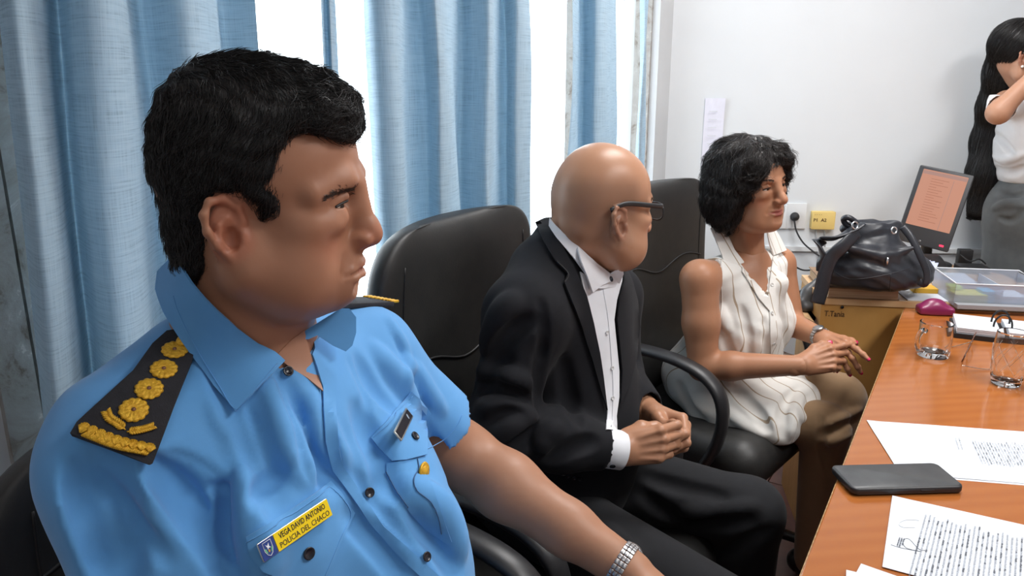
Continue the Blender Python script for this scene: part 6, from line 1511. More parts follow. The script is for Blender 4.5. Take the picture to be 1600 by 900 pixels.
hv.cone(A(-0.022, 0, -0.04), nb_l + A(0, 0, 0.01), 0.057, 0.055, 0.035); hv.cone(nb_l + A(0, 0, 0.01), nb_l + A(0, 0, -0.07), 0.060, 0.08, 0.03)
hv.ell((-0.062, 0, -0.035), (0.030, 0.042, 0.030), k=0.03)
BP = dict(width=1.03, jowl=0.55, face_w=1.0, nose=0.0, brow=1.0, ear=1.12, lips=0.8, top=0.005, chin_z=0.014, ear_f=0.12, ear_z=-0.010)
build_head(hv, BP)
hV, hF = hv.poly(); hcol = head_color(hV, SK2['base'], SK2['lips'], SK2['red'], 0.25, 0.55)
bv = Vol(seat2 + A(-0.45, -0.75, -0.10), seat2 + A(0.65, 0.45, 0.58), 0.006)
bv.ell((NB2 + seat2) / 2 + UP * 0.10, (0.09, 0.14, 0.22), BAX, 0.03); bv.ell(seat2 + UP * 0.1, (0.13, 0.15, 0.16), BAX, 0.04); bv.cone(NB2 - UP * 0.02, NB2 - UP * 0.12, 0.065, 0.09, 0.04)
bv.chain([SR2, ER2, WR2], [0.045, 0.036, 0.026], 0.02); bv.chain([SL2, EL2, WL2], [0.045, 0.036, 0.026], 0.02)
hv2 = Vol(at(1020, 680, 1.30) + A(-0.14, -0.16, -0.14), at(1020, 680, 1.36) + A(0.16, 0.20, 0.14), 0.0017)
# right hand (near): back of the hand toward the photographer, fingers curled forward
XR = nrm(at(1052, 690, 1.27) - at(972, 702, 1.27) + A(0, 0.0, 0.0)); 
nl = hand(hv2, WR2 + XR * 0.004, XR, A(0.08, 0.30, 0.95), 0.90, [(0.62, 1.15, 0.7), (0.72, 1.25, 0.75), (0.82, 1.25, 0.8), (0.9, 1.25, 0.8)], 0.02, dict(palm=A(0.10, 0.95, -0.28), pts=[(0.020, 0.024, 0.010), (0.050, 0.036, 0.020), (0.080, 0.030, 0.030), (0.104, 0.016, 0.034)], nail=(0.2, 1, 0.0)))
hv2.cone(ER2 * 0.3 + WR2 * 0.7, WR2 + XR * 0.01, 0.027, 0.0245, 0.01)
# left hand (far): loosely closed, thumb across the top
XL = nrm(at(1062, 668, 1.36) - at(1012, 648, 1.42)); 
nl += hand(hv2, WL2 + XL * 0.012, XL, A(-0.05, -0.55, 0.83), 0.92, [(0.85, 1.0, 0.6), (0.95, 1.1, 0.7), (1.05, 1.1, 0.7), (1.1, 1.1, 0.7)], 0.02, dict(palm=A(-0.30, -0.85, -0.55), pts=[(0.020, 0.024, 0.012), (0.046, 0.036, 0.026), (0.074, 0.030, 0.040), (0.094, 0.020, 0.050)], nail=(0.1, 1, -0.2)))
hv2.cone(EL2 * 0.3 + WL2 * 0.7, WL2 + XL * 0.015, 0.027, 0.0245, 0.01)
parts_ = [(xform(hV, BH, BR, BS), hF), bv.poly(), hv2.poly()]
V, F = join_polys(parts_); fast_mesh('body', V, F, M['skin_bald'], bald, np.vstack([hcol, np.tile(A(*SK2['base']) * A(0.96, 0.92, 0.90), (len(V) - len(hV), 1))]))
b_head_bvh = bvh_of(*parts_[0]); hand_bvh2 = bvh_of(*parts_[2])
eye_meshes(bald, BH, BR, BS, 'iris_brown', (1, 0.1, 0)); nail_meshes(nl, bald, mat('pink_bare_nail', (0.62, 0.36, 0.30), 0.3))
brow(bald, BH, BR, BS, hv, hairmat('grey_brown_hair', (0.10, 0.07, 0.05)), 160, 0.005, 2)
# glasses
gl = empty('glasses', BH, None, None); gl.parent = bald; gl.matrix_parent_inverse = pmatrix(bald).inverted()
for k in ('label', 'category'):
    if k in gl: del gl[k]
L2 = lambda x, y, z: xform(A(x, y, z), BH, BR, BS)
for sg in (-1, 1):
    pts = []
    for a in np.linspace(0, 2 * np.pi, 36, endpoint=False):
        yy = 0.0255 * np.sign(math.cos(a)) * abs(math.cos(a)) ** 0.75; zz = 0.0165 * np.sign(math.sin(a)) * abs(math.sin(a)) ** 0.75; pts.append(L2(0.106 - 0.12 * (abs(sg * 0.034 + yy)) ** 1.3 - 0.06 * 0, sg * 0.034 + yy, -0.002 + zz - 0.0))
    mb = MB(); mb.tube(pts, 0.0016, 8, closed=True); rm = mb.build('lens_rim', M['plastic'], gl); cpt = np.mean(pts, 0)
    mesh_from('lens', np.array(pts + [cpt]), [(i, (i + 1) % 36, 36) for i in range(36)], M['lens'], rm, False)
    mb = MB(); mb.tube(spline([L2(0.098, sg * 0.0605, 0.010), L2(0.088, sg * 0.070, 0.010), L2(0.050, sg * 0.0785, 0.013), L2(0.012, sg * 0.081, 0.016), L2(-0.010, sg * 0.082, 0.014), L2(-0.034, sg * 0.081, 0.004)], 28), 0.0028, 8, up=UP, flat=(0.7, 1.6)); mb.build('temple', M['plastic'], gl)
mb = MB(); mb.tube(spline([L2(0.1045, -0.011, 0.006), L2(0.1085, 0, 0.009), L2(0.1045, 0.011, 0.006)], 10), 0.0016, 8); mb.build('bridge', M['plastic'], gl)
# white shirt under the jacket, then the jacket
M['white_cloth'] = clothmat('white_shirt_cloth', (0.78, 0.80, 0.84), (0.74, 0.76, 0.80), 0.8, 900, 0.1, 14, 0.003, 0.35)
M['suit'] = clothmat('charcoal_suit_cloth', (0.0055, 0.006, 0.0085), (0.008, 0.0085, 0.0115), 0.85, 1200, 0.2, 10, 0.004, 0.3, 0.03)
jv = Vol(A(-0.16, 1.06, 0.46), A(0.42, 1.82, 1.17), 0.0042)
mid = NB2 * 0.5 + seat2 * 0.5
jv.ell(NB2 * 0.72 + seat2 * 0.28 + BF * 0.01, (0.122, 0.172, 0.165), BAX, 0.03); jv.ell(NB2 * 0.35 + seat2 * 0.65 + BF * 0.03, (0.155, 0.178, 0.20), BAX, 0.06); jv.ell(seat2 + UP * 0.06, (0.165, 0.19, 0.12), BAX, 0.05)
jv.cone(NB2 - UP * 0.020 - BF * 0.012, SR2 + UP * 0.004, 0.060, 0.064, 0.06); jv.cone(NB2 - UP * 0.020 - BF * 0.012, SL2, 0.060, 0.062, 0.06)
jv.chain([SR2, ER2 + A(0, 0, 0)], [0.066, 0.056], 0.03); cR = ER2 * 0.17 + WR2 * 0.83; jv.chain([ER2, ER2 * 0.5 + WR2 * 0.5, cR], [0.057, 0.052, 0.043], 0.03)
cL = EL2 * 0.2 + WL2 * 0.8; jv.chain([SL2, EL2], [0.064, 0.055], 0.03); jv.chain([EL2, cL], [0.055, 0.043], 0.03)
cb0 = at(874, 366, 1.50); jv.chain([cb0 - BRt * 0.03, cb0, at(877, 392, 1.395), at(896, 432, 1.36)], [0.020, 0.024, 0.021, 0.018], 0.03); jv.chain([at(868, 392, 1.46), at(850, 420, 1.40), SR2 + UP * 0.01], [0.032, 0.040, 0.056], 0.06); jv.cone(NB2 - UP * 0.05, NB2 + UP * 0.1 - BF * 0.0, 0.054, 0.058, 0.006, '-'); jv.chain([at(895, 352, 1.56), at(868, 366, 1.49), at(868, 392, 1.42), at(888, 428, 1.375)], [0.016, 0.020, 0.022, 0.016], 0.02); jv.chain([at(862, 380, 1.49), at(848, 420, 1.42)], [0.026, 0.040], 0.04)
dR = nrm(WR2 - ER2); dL = nrm(WL2 - EL2)
jv.cone(cR + dR * 0.036, cR + dR * 0.05, 0.047, 0.047, 0.003, '-'); jv.cone(cR, cR + dR * 0.06, 0.036, 0.036, 0.004, '-'); jv.cone(cL + dL * 0.004, cL + dL * 0.06, 0.036, 0.036, 0.004, '-')
for px, r, md, k in [([(792, 560), (770, 580), (748, 612)], .012, '-', .02), ([(830, 600), (790, 590), (752, 580)], .010, '+', .02), ([(828, 632), (795, 615), (758, 600)], .010, '-', .015), ([(830, 648), (790, 640), (750, 635)], .012, '+', .02), ([(828, 662), (795, 650), (770, 655)], .011, '-', .014), ([(845, 540), (843, 590), (842, 640)], .010, '-', .015),
   ([(770, 690), (800, 668), (832, 655)], .010, '+', .02), ([(782, 715), (820, 690), (850, 672)], .009, '-', .02), ([(845, 700), (850, 680), (870, 668)], .008, '+', .02), ([(860, 720), (900, 700), (930, 690)], .007, '-', .02), ([(800, 470), (780, 500), (760, 545)], .008, '+', .03), ([(845, 470), (850, 520), (846, 560)], .006, '-', .012), ([(880, 560), (890, 620), (905, 660)], .007, '-', .02), ([(835, 500), (800, 520), (765, 560)], .008, '-', .02)]:
    fold(jv, px, r, md, k)
jV, jF = jv.poly(); jacket = fast_mesh('suit_jacket', jV, jF, M['suit'], bald); jb = bvh_of(jV, jF)
fb_b = both(jb, b_head_bvh)
sfr = patch_obj('white_shirt', bald, jb, [(905, 425), (930, 440), (955, 425), (972, 416), (970, 440), (962, 470), (958, 500), (962, 540), (966, 580), (966, 620), (962, 650), (963, 672), (946, 672), (948, 640), (942, 600), (936, 560), (926, 510), (914, 470)], M['white_cloth'], off=0.001, th=0.002, step=7)
stitch(sfr, jb, [(940, 452), (948, 500), (953, 560), (956, 610), (954, 668)], 0.0009, 0.0036, m='white_cloth', name='placket_edge')
for bx_, by_ in ((946, 520), (954, 575), (955, 622)): button('button', sfr, jb, bx_, by_, 0.0042, mat('pearl_button', (0.6, 0.6, 0.6), 0.3), 0.0035)
wcol = patch_obj('collar', sfr, fb_b, [(863, 340), (872, 352), (892, 375), (915, 400), (944, 428), (960, 437), (955, 448), (936, 452), (924, 452), (908, 428), (888, 398), (872, 372), (862, 352)], M['white_cloth'], th=0.0024, step=7, fit=2, off=0.007)
wcol2 = patch_obj('collar', sfr, fb_b, [(945, 430), (958, 421), (972, 412), (973, 424), (966, 440), (958, 446), (950, 440)], M['white_cloth'], th=0.0024, step=6, fit=1, off=0.004)
wc2 = patch_obj('collar_wing', sfr, fb_b, [(893, 392), (918, 412), (944, 430), (950, 440), (930, 448), (916, 458), (908, 436), (898, 412)], M['white_cloth'], th=0.0024, step=6, fit=2, off=0.012)
button('button', sfr, fb_b, 946, 439, 0.0055, M['button'], 0.012)
# lapels and jacket collar
lp = patch_obj('lapel', jacket, jb, [(838, 352), (852, 345), (862, 344), (866, 362), (878, 388), (896, 424), (912, 462), (924, 505), (934, 550), (940, 590), (946, 640), (936, 610), (922, 560), (905, 510), (888, 470), (878, 444), (884, 430), (866, 410), (850, 380)], M['suit'], th=0.003, step=7, offn=lambda x, y: 0.004)
lp2 = patch_obj('lapel', jacket, jb, [(974, 418), (984, 440), (992, 470), (996, 510), (990, 560), (980, 600), (966, 630), (968, 580), (964, 540), (960, 500), (964, 465), (972, 440)], M['suit'], th=0.003, step=7, off=0.004)
stitch(jacket, jb, [(878, 444), (884, 430), (868, 412)], 0.0012, 0.0072, m='black', name='lapel_notch')
stitch(jacket, jb, [(958, 690), (962, 720)], 0.001, 0.0, m='black')
# cuffs
u, w2 = frame_axes(dR); c0_ = WR2 - dR * 0.046; c1_ = WR2 + dR * 0.006; rings = [np.array([c + (u * math.cos(a) + w2 * math.sin(a)) * r for a in np.linspace(0, 2 * np.pi, 36, endpoint=False)]) for c, r in ((c0_, 0.0345), (c0_ * .5 + c1_ * .5, 0.036), (c1_, 0.0355), (c1_ + dR * 0.001, 0.0335), (c0_ * .5 + c1_ * .5, 0.034), (c0_, 0.0325))]
V, F = loft(rings, False); cf = mesh_from('shirt_cuff', V, F, M['white_cloth'], bald); cfb = bvh_of(V, F); button('cuff_button', cf, cfb, 957, 728, 0.0055, M['button'], 0.0)
for i, (x, y) in enumerate(((880, 741), (888, 743), (897, 746), (905, 748))): button('sleeve_button', jacket, jb, x, y, 0.0042, M['button'], 0.001)
for (x, y) in ((895, 790), (908, 788)): button('button', jacket, jb, x, y, 0.004, M['chrome'], 0.001)
# trousers
tv = Vol(A(-0.15, 0.85, 0.0), A(0.68, 1.75, 0.72), 0.0055)
HRt = A(0.035, 1.36, 0.565); KR = A(0.415, 1.06, 0.50); HLt = A(0.12, 1.52, 0.565); KL = A(0.475, 1.375, 0.545)
FR_ = A(0.44, 1.02, 0.06); FL_ = A(0.47, 1.36, 0.06)
tv.chain([HRt, KR], [0.088, 0.068], 0.03); tv.chain([KR, FR_], [0.068, 0.055], 0.03); tv.chain([HLt, KL], [0.088, 0.066], 0.03); tv.chain([KL, FL_], [0.066, 0.055], 0.03); tv.ell(seat2 + UP * 0.06, (0.15, 0.17, 0.09), BAX, 0.05)
for px, r, md, k in [([(1000, 770), (1040, 800), (1090, 820)], .008, '-', .02), ([(1060, 800), (1120, 800), (1180, 790)], .008, '+', .02), ([(1040, 830), (1110, 820), (1180, 815)], .009, '-', .02), ([(1120, 870), (1160, 850), (1205, 830)], .008, '-', .02), ([(1010, 745), (1060, 760), (1130, 775)], .006, '-', .02), ([(900, 800), (950, 830), (1000, 870)], .008, '+', .02)]:
    fold(tv, px, r, md, k)
M['suit_trouser'] = clothmat('charcoal_trouser_cloth', (0.010, 0.0105, 0.0125), (0.013, 0.0135, 0.016), 0.85, 1200, 0.2, 10, 0.004, 0.3, 0.04)
fast_mesh('trousers', *tv.poly(), M['suit_trouser'], bald); shoes(bald, [FR_, FL_], BF)

# ================================================================== the woman in the sleeveless blouse
SK3 = dict(base=(0.45, 0.225, 0.130), lips=(0.40, 0.125, 0.11), red=(0.46, 0.17, 0.105))
M['skin_woman'] = skinmat('tanned_skin', SK3['base'], 0.42)
WH = at(1172, 289, 2.03); WRo = axes(math.radians(-57), math.radians(3), math.radians(6)); WS = 0.94
NB3 = at(1165, 398, 2.08); WF = nrm(A(0.74, -0.67, 0)); WRt = A(WF[1], -WF[0], 0); WAX = np.array([WF, -WRt, UP]).T
SR3 = at(1093, 436, 1.96); SL3 = at(1216, 412, 2.17)
ER3 = at(1098, 572, 1.92); WR3 = at(1250, 571, 1.84); EL3 = at(1236, 506, 2.13); WL3 = at(1284, 528, 1.97)
seat3 = A(0.60, 2.10, 0.53)
wom = empty('person', A(seat3[0], seat3[1], 0), 'seated dark-haired woman in a white striped sleeveless blouse and khaki trousers', 'person', 'people in the room')
hv = Vol(A(-0.13, -0.115, -0.25), A(0.14, 0.115, 0.13), 0.0024)
nb_l = toloc(NB3, WH, WRo, WS); hv.cone(A(-0.020, 0, -0.04), nb_l, 0.048, 0.047, 0.03); hv.cone(nb_l, nb_l + A(0, 0, -0.06), 0.047, 0.06, 0.03)
for sg in (-1, 1): hv.cone(A(0.0, sg * 0.045, -0.06), nb_l + A(0.035, sg * 0.012, -0.02), 0.010, 0.010, 0.015)
build_head(hv, dict(width=0.97, face_w=0.93, jowl=0.1, nose=0.002, brow=0.75, lips=0.85, ear=0.9, mouth_open=0.0010, eye_open=0.0052, mouth_drop=-0.006, mouth_w=1.0))
hV, hF = hv.poly(); hcol = head_color(hV, SK3['base'], SK3['lips'], SK3['red'])
bv = Vol(A(0.30, 1.62, 0.44), A(1.10, 2.36, 1.06), 0.0045)
bv.ell(NB3 - UP * 0.16 + WF * 0.01, (0.082, 0.118, 0.15), WAX, 0.03); bv.ell(NB3 * 0.4 + seat3 * 0.6 + WF * 0.01, (0.09, 0.115, 0.18), WAX, 0.05); bv.cone(NB3, NB3 - UP * 0.09 + WF * 0.02, 0.05, 0.085, 0.04)
bv.cone(NB3 - UP * 0.045, SR3, 0.042, 0.046, 0.05); bv.cone(NB3 - UP * 0.045, SL3, 0.042, 0.044, 0.05)
bv.chain([SR3, SR3 * .5 + ER3 * .5, ER3], [0.050, 0.047, 0.038], 0.02); bv.chain([ER3, ER3 * .7 + WR3 * .3, WR3], [0.038, 0.037, 0.025], 0.015)
bv.chain([SL3, EL3], [0.046, 0.036], 0.02); bv.chain([EL3, WL3], [0.036, 0.025], 0.015)
for sg in (-1, 1): bv.cone(NB3 + WF * 0.055 - UP * 0.055 - WRt * sg * 0.012, NB3 + WF * 0.045 - UP * 0.05 - WRt * sg * 0.05, 0.007, 0.009, 0.015)
hvh = Vol(at(1300, 560, 1.85) + A(-0.14, -0.13, -0.12), at(1300, 560, 1.9) + A(0.16, 0.20, 0.12), 0.0019)
XR = nrm(at(1330, 552, 1.84) - WR3)
nr3 = hand(hvh, WR3 + XR * 0.01, XR, A(0.1, 0.5, 0.86), 0.88, [(0.25, 0.25, 0.1), (0.55, 0.45, 0.3), (0.75, 0.6, 0.35), (0.9, 0.6, 0.4)], 0.03, dict(palm=A(0.15, 0.75, -0.65), pts=[(0.020, 0.022, 0.008), (0.045, 0.040, 0.010), (0.072, 0.045, 0.012), (0.092, 0.044, 0.012)], nail=(0.1, 0.2, -1)))
XL = nrm(at(1318, 552, 1.88) - at(1290, 536, 1.97))
nr3 += hand(hvh, WL3 + XL * 0.008, XL, A(0.80, -0.30, 0.45), 0.86, [(0.25, 0.3, 0.15), (0.75, 0.55, 0.3), (0.85, 0.6, 0.3), (0.95, 0.7, 0.3)], 0.08, dict(palm=A(0.3, -0.3, -0.9), pts=[(0.020, 0.022, 0.008), (0.045, 0.040, 0.012), (0.070, 0.050, 0.016), (0.090, 0.052, 0.018)], nail=(0, 0.4, -1)))
hvh.cone(ER3 * .25 + WR3 * .75, WR3 + XR * 0.012, 0.0275, 0.0225, 0.01); hvh.cone(EL3 * .25 + WL3 * .75, WL3 + XL * 0.012, 0.0265, 0.0225, 0.01)
parts_ = [(xform(hV, WH, WRo, WS), hF), bv.poly(), hvh.poly()]
V, F = join_polys(parts_); fast_mesh('body', V, F, M['skin_woman'], wom, np.vstack([hcol, np.tile(A(*SK3['base']) * A(0.98, 0.95, 0.93), (len(V) - len(hV), 1))]))
wsk = bvh_of(V, F)
eye_meshes(wom, WH, WRo, WS, 'iris_brown', (1, 0.25, 0.05)); M['nail_red'] = mat('pink_red_nail_polish', srgb(196, 30, 84), 0.2); nail_meshes(nr3, wom, M['nail_red'], 1.15)
M['hair_dark'] = hairmat('dark_brown_black_hair', (0.020, 0.016, 0.015)); lashes(wom, WH, WRo, WS, hv, M['hair_dark'], 0.0012); brow(wom, WH, WRo, WS, hv, M['hair_dark'], 200, 0.004, 4, 0.007, 0.019, 0.006)
ov = Vol(A(-0.19, -0.18, -0.19), A(0.17, 0.18, 0.19), 0.0032)
ov.ell((-0.02, 0, 0.035), (0.120, 0.104, 0.105), k=0.02); ov.ell((-0.058, 0, -0.045), (0.085, 0.098, 0.080), k=0.04)
ov.ell((-0.024, -0.078, -0.035), (0.058, 0.036, 0.085), k=0.03); ov.ell((-0.008, 0.078, -0.030), (0.056, 0.034, 0.080), k=0.03); ov.ell((0.022, -0.042, 0.070), (0.062, 0.045, 0.040), k=0.03); ov.ell((0.028, 0.045, 0.066), (0.065, 0.045, 0.040), k=0.03)
ov.ell((0.105, -0.004, -0.028), (0.082, 0.066, 0.092), k=0.012, mode='-'); ov.ell((0.02, 0, -0.15), (0.07, 0.062, 0.07), k=0.02, mode='-')
ov.disp(lambda X, Y, Z: 0.0045 * np.sin(X * 50 + 5 * np.sin(Z * 30) + Y * 20) * np.sin(Z * 42 + 4 * np.sin(Y * 30)))
oV, oF = ov.poly()
def flow_bob(P):
    c = A(0.01, 0.015, 0.125); f = P - c; f /= np.linalg.norm(f, axis=1, keepdims=True) + 1e-6; low = sst(-P[:, 2], -0.07, 0.05)[:, None]
    return f * (1 - low * 0.7) + A(-0.15, 0, -0.95) * low
rt = surf_samples(oV, oF, 6500, 4); S = strands(ov, rt, flow_bob, 0.085, 10, 0.0005, (0.001, 0.014), 0.16, 0.45, 9, pull=0.5)
fr = rt[(rt[:, 0] > 0.035) & (rt[:, 2] > 0.02)][:500]; S2 = strands(ov, fr, lambda P: np.stack([0.5 + 0 * P[:, 0], np.sign(P[:, 1]) * 0.8, -0.5 + 0 * P[:, 0]], 1), 0.075, 10, 0.0005, (0.006, 0.03), 0.25, 0.5, 10, pull=0.3)
V_, F_ = strand_mesh(np.concatenate([S, S2]), 0.00075); V, F = join_polys([(oV, oF), (V_, [tuple(f) for f in F_])]); fast_mesh('hair', xform(V, WH, WRo, WS), F, M['hair_dark'], wom)
# blouse
def striped():
    m = clothmat('white_blouse_with_fine_stripes', (0.80, 0.78, 0.74), (0.76, 0.74, 0.70), 0.8, 700, 0.1, 16, 0.004, 0.4); T = NT(m)
    v = T.coord('Object', (1, 1, 1), (0, 0, 0)); sp = T.n('ShaderNodeSeparateXYZ'); mp = T.n('ShaderNodeVectorRotate', rotation_type='Z_AXIS'); T.l(v, mp.inputs['Vector']); mp.inputs['Angle'].default_value = -math.atan2(-WRt[1], -WRt[0]); T.l(mp.outputs[0], sp.inputs[0])
    nz = T.noise(v, 6, 2); x = T.math('ADD', sp.outputs[0], T.math('MULTIPLY', nz, 0.012)); fr_ = T.math('FRACT', T.math('MULTIPLY', x, 26.0)); k = T.math('LESS_THAN', fr_, 0.075)
    old = T.b.inputs['Base Color'].links[0].from_socket; T.l(T.mix(k, old, (0.42, 0.33, 0.24)), T.b.inputs['Base Color']); return m
M['blouse'] = striped()
wv = Vol(A(0.36, 1.70, 0.46), A(0.92, 2.34, 1.05), 0.0038)
wv.ell(NB3 - UP * 0.165 + WF * 0.015, (0.100, 0.143, 0.165), WAX, 0.03); wv.ell(NB3 * 0.4 + seat3 * 0.6 + WF * 0.02, (0.128, 0.150, 0.21), WAX, 0.05); wv.ell(seat3 + UP * 0.03 + WF * 0.01, (0.165, 0.185, 0.12), WAX, 0.05)
for sg in (-1, 1): wv.ell(NB3 - UP * 0.19 + WF * 0.075 + WRt * sg * 0.065, (0.05, 0.055, 0.055), WAX, 0.04)
wv.cone(NB3 - UP * 0.045, SR3 * 0.72 + NB3 * 0.28 - UP * 0.012, 0.050, 0.052, 0.05); wv.cone(NB3 - UP * 0.045, SL3 * 0.72 + NB3 * 0.28 - UP * 0.012, 0.050, 0.050, 0.05)
LR = at(1205, 660, 1.885); wv.chain([at(1130, 640, 1.98), LR], [0.085, 0.075], 0.05); wv.chain([at(1180, 620, 2.03), at(1245, 625, 1.95)], [0.08, 0.062], 0.05); T1 = at(1120, 668, 2.00) * A(1, 1, 0) + A(0, 0, 0.54); T2 = at(1288, 668, 1.88); T3 = A(0.66, 2.17, 0.55); T4 = at(1312, 622, 1.97); wv.chain([T1, T1 * .42 + T2 * .58], [0.090, 0.078], 0.02); wv.chain([T3, T3 * .42 + T4 * .58], [0.093, 0.082], 0.02)
wv.cone(NB3 - UP * 0.06 + WF * 0.005, NB3 + UP * 0.08, 0.047, 0.055, 0.008, '-'); wv.ell(vhits(bv, [(1218, 444)])[0][0], (0.024, 0.024, 0.03), None, 0.03); [wv.cone(p_, p_ + q_, r_, r_, 0.004, '-') for p_, q_, r_ in [(vhits(wv, [(x_, y_)])[0][0] - A(*ray(x_, y_).normalized()) * 0.03, A(*ray(x_, y_).normalized()) * 0.048, r_) for x_, y_, r_ in ((1176, 402, .034), (1180, 414, .030), (1184, 426, .024), (1189, 440, .017), (1193, 451, .010), (1196, 460, .005))]]
wv.cone(SR3 - WRt * 0.0 + UP * 0.05, SR3 + WRt * 0.03 - UP * 0.07, 0.056, 0.062, 0.006, '-')
for px, r, md, k in [([(1130, 520), (1142, 560), (1150, 600)], .008, '-', .015), ([(1160, 480), (1168, 520), (1172, 560)], .006, '-', .015), ([(1128, 480), (1132, 500), (1140, 515)], .008, '+', .015), ([(1240, 610), (1225, 640), (1222, 680)], .012, '-', .015), ([(1252, 612), (1246, 640), (1262, 660)], .010, '+', .015), ([(1238, 640), (1240, 660), (1235, 685)], .008, '+', .012), ([(1130, 640), (1160, 660), (1190, 680)], .006, '+', .02), ([(1150, 610), (1180, 640), (1200, 670)], .007, '-', .02), ([(1060, 600), (1080, 640), (1100, 660)], .007, '-', .02), ([(1195, 500), (1198, 540), (1196, 590)], .005, '-', .015), ([(1220, 480), (1228, 520), (1226, 560)], .006, '-', .015)]:
    fold(wv, px, r, md, k)
wv.disp(lambda X, Y, Z: 0.0014 * np.sin(X * 60 + 5 * np.sin(Z * 25)) * np.sin(Z * 30 + Y * 40))
# hem: cut below a slanting wavy line
wv.half(A(0.45, 2.0, 0.480), nrm(A(-0.05, -0.0, -1)), 0.004)
wV, wF = wv.poly(); blouse = fast_mesh('blouse', wV, wF, M['blouse'], wom); wb = bvh_of(wV, wF)
wsb = both(wb, wsk)
c1 = patch_obj('collar', blouse, PlaneBV(NB3 + WRt * 0.050 + WF * 0.045 - UP * 0.005, nrm(WF * 0.75 + WRt * 0.45 + UP * 0.55)), [(1108, 358), (1122, 356), (1134, 366), (1146, 392), (1160, 410), (1160, 412), (1142, 418), (1132, 423), (1126, 400), (1116, 376)], M['blouse'], off=0.005, th=0.003, step=6, fit=2)
c2 = patch_obj('collar', blouse, PlaneBV(NB3 + WF * 0.055 - WRt * 0.045, nrm(WF + UP * 0.5)), [(1196, 352), (1206, 356), (1216, 372), (1226, 392), (1216, 396), (1206, 400), (1200, 384), (1196, 366)], M['blouse'], off=0.004, th=0.003, step=6, fit=2)
patch_obj('placket', blouse, wb, [(1160, 412), (1172, 426), (1188, 448), (1199, 464), (1202, 440), (1206, 402), (1214, 400), (1211, 440), (1209, 480), (1212, 540), (1210, 588), (1203, 588), (1203, 540), (1201, 486), (1184, 466), (1168, 440), (1158, 424)], M['blouse'], off=0.002, th=0.003, step=6)
M['pearl'] = mat('pearl_button_small', (0.55, 0.53, 0.5), 0.25)
for x, y in ((1205, 446), (1204, 490), (1207, 536)): button('button', blouse, wb, x, y, 0.005, M['pearl'], 0.005)
stitch(blouse, wb, [(1128, 400), (1126, 430), (1128, 470), (1126, 500)], 0.0016, 0.0006, m='blouse')
# trousers
M['khaki'] = clothmat('khaki_brown_trouser_cloth', (0.25, 0.155, 0.082), (0.28, 0.175, 0.095), 0.8, 900, 0.2, 12, 0.004, 0.35)
tv = Vol(A(0.34, 1.55, 0.0), A(1.16, 2.36, 0.72), 0.0052)
HR3 = at(1120, 668, 2.00); HR3[2] = 0.54; KR3 = at(1288, 668, 1.88); HL3 = A(0.66, 2.17, 0.55); KL3 = at(1312, 622, 1.97)
FR3 = A(KR3[0] + 0.02, KR3[1] + 0.03, 0.07); FL3 = A(KL3[0] - 0.0, KL3[1] - 0.13, 0.10)
tv.chain([HR3, KR3], [0.070, 0.062], 0.03); tv.chain([KR3, FR3], [0.060, 0.048], 0.03); tv.chain([HL3, HL3 * .5 + KL3 * .5, KL3], [0.072, 0.074, 0.064], 0.03); tv.chain([KL3, FL3], [0.062, 0.05], 0.03); tv.ell(seat3 + UP * 0.01, (0.12, 0.14, 0.07), WAX, 0.04)
for px, r, md, k in [([(1284, 668), (1310, 655), (1345, 640)], .010, '+', .012), ([(1284, 680), (1310, 668), (1340, 655)], .008, '-', .010), ([(1285, 690), (1300, 690), (1330, 680)], .009, '+', .012), ([(1288, 700), (1296, 720), (1302, 745)], .008, '-', .012), ([(1283, 650), (1284, 690), (1292, 740)], .009, '-', .010)]:
    fold(tv, px, r, md, k)
fast_mesh('trousers', *tv.poly(), M['khaki'], wom); shoes(wom, [FR3, FL3], A(0.7, -0.7, 0), 0.85)
# wristwatch on her left wrist
wa = nrm(WL3 - EL3); wc = WL3 - wa * 0.006; u, w2 = frame_axes(wa); wt3 = empty('wristwatch', wc, None, None); wt3.parent = wom; wt3.matrix_parent_inverse = pmatrix(wom).inverted()
for k in ('label', 'category'):
    if k in wt3: del wt3[k]
for k in range(18):
    a = 2 * math.pi * k / 18; t_ = -math.sin(a) * u + math.cos(a) * w2; rd_ = math.cos(a) * u + math.sin(a) * w2; V, F = slab2(wc + rd_ * 0.0255, wa, t_, rd_, 0.0075, 0.0040, 0.001, -0.001, 0.0022, 0.0006, 2); mesh_from('bracelet_link', V, F, M['steel'], wt3)
fn_ = nrm(A(-0.2, -0.5, 0.85) - wa * (A(-0.2, -0.5, 0.85) @ wa)); mb = MB(); mb.add(*lathe([(0, 0), (0.014, 0), (0.015, 0.002), (0.015, 0.005), (0.0125, 0.0065), (0, 0.006)], 24, wc + fn_ * 0.025, fn_)); mb.build('watch_case', M['steel'], wt3)

# ================================================================== the standing woman at the right edge
SK4 = dict(base=(0.46, 0.245, 0.155), lips=(0.40, 0.13, 0.12), red=(0.45, 0.18, 0.12))
M['skin_standing'] = skinmat('brown_tan_skin', SK4['base'], 0.45)
GH = at(1595, 86, 2.92); GR = axes(math.radians(-20), math.radians(-5), 0); GS = 0.95
NB4 = at(1606, 142, 2.98); GF = nrm(A(0.95, -0.3, 0)); GRt = A(GF[1], -GF[0], 0); GAX = np.array([GF, -GRt, UP]).T
SR4 = at(1572, 160, 2.86); SL4 = at(1642, 160, 3.08); ER4 = at(1560, 176, 2.68); WR4 = at(1622, 112, 2.66); EL4 = at(1675, 190, 2.85); WL4 = at(1652, 118, 2.72)
pel4 = at(1600, 330, 2.98)
gw = empty('person', A(pel4[0], pel4[1], 0), 'standing woman with very long black hair, white t-shirt and grey skirt', 'person', 'people in the room')
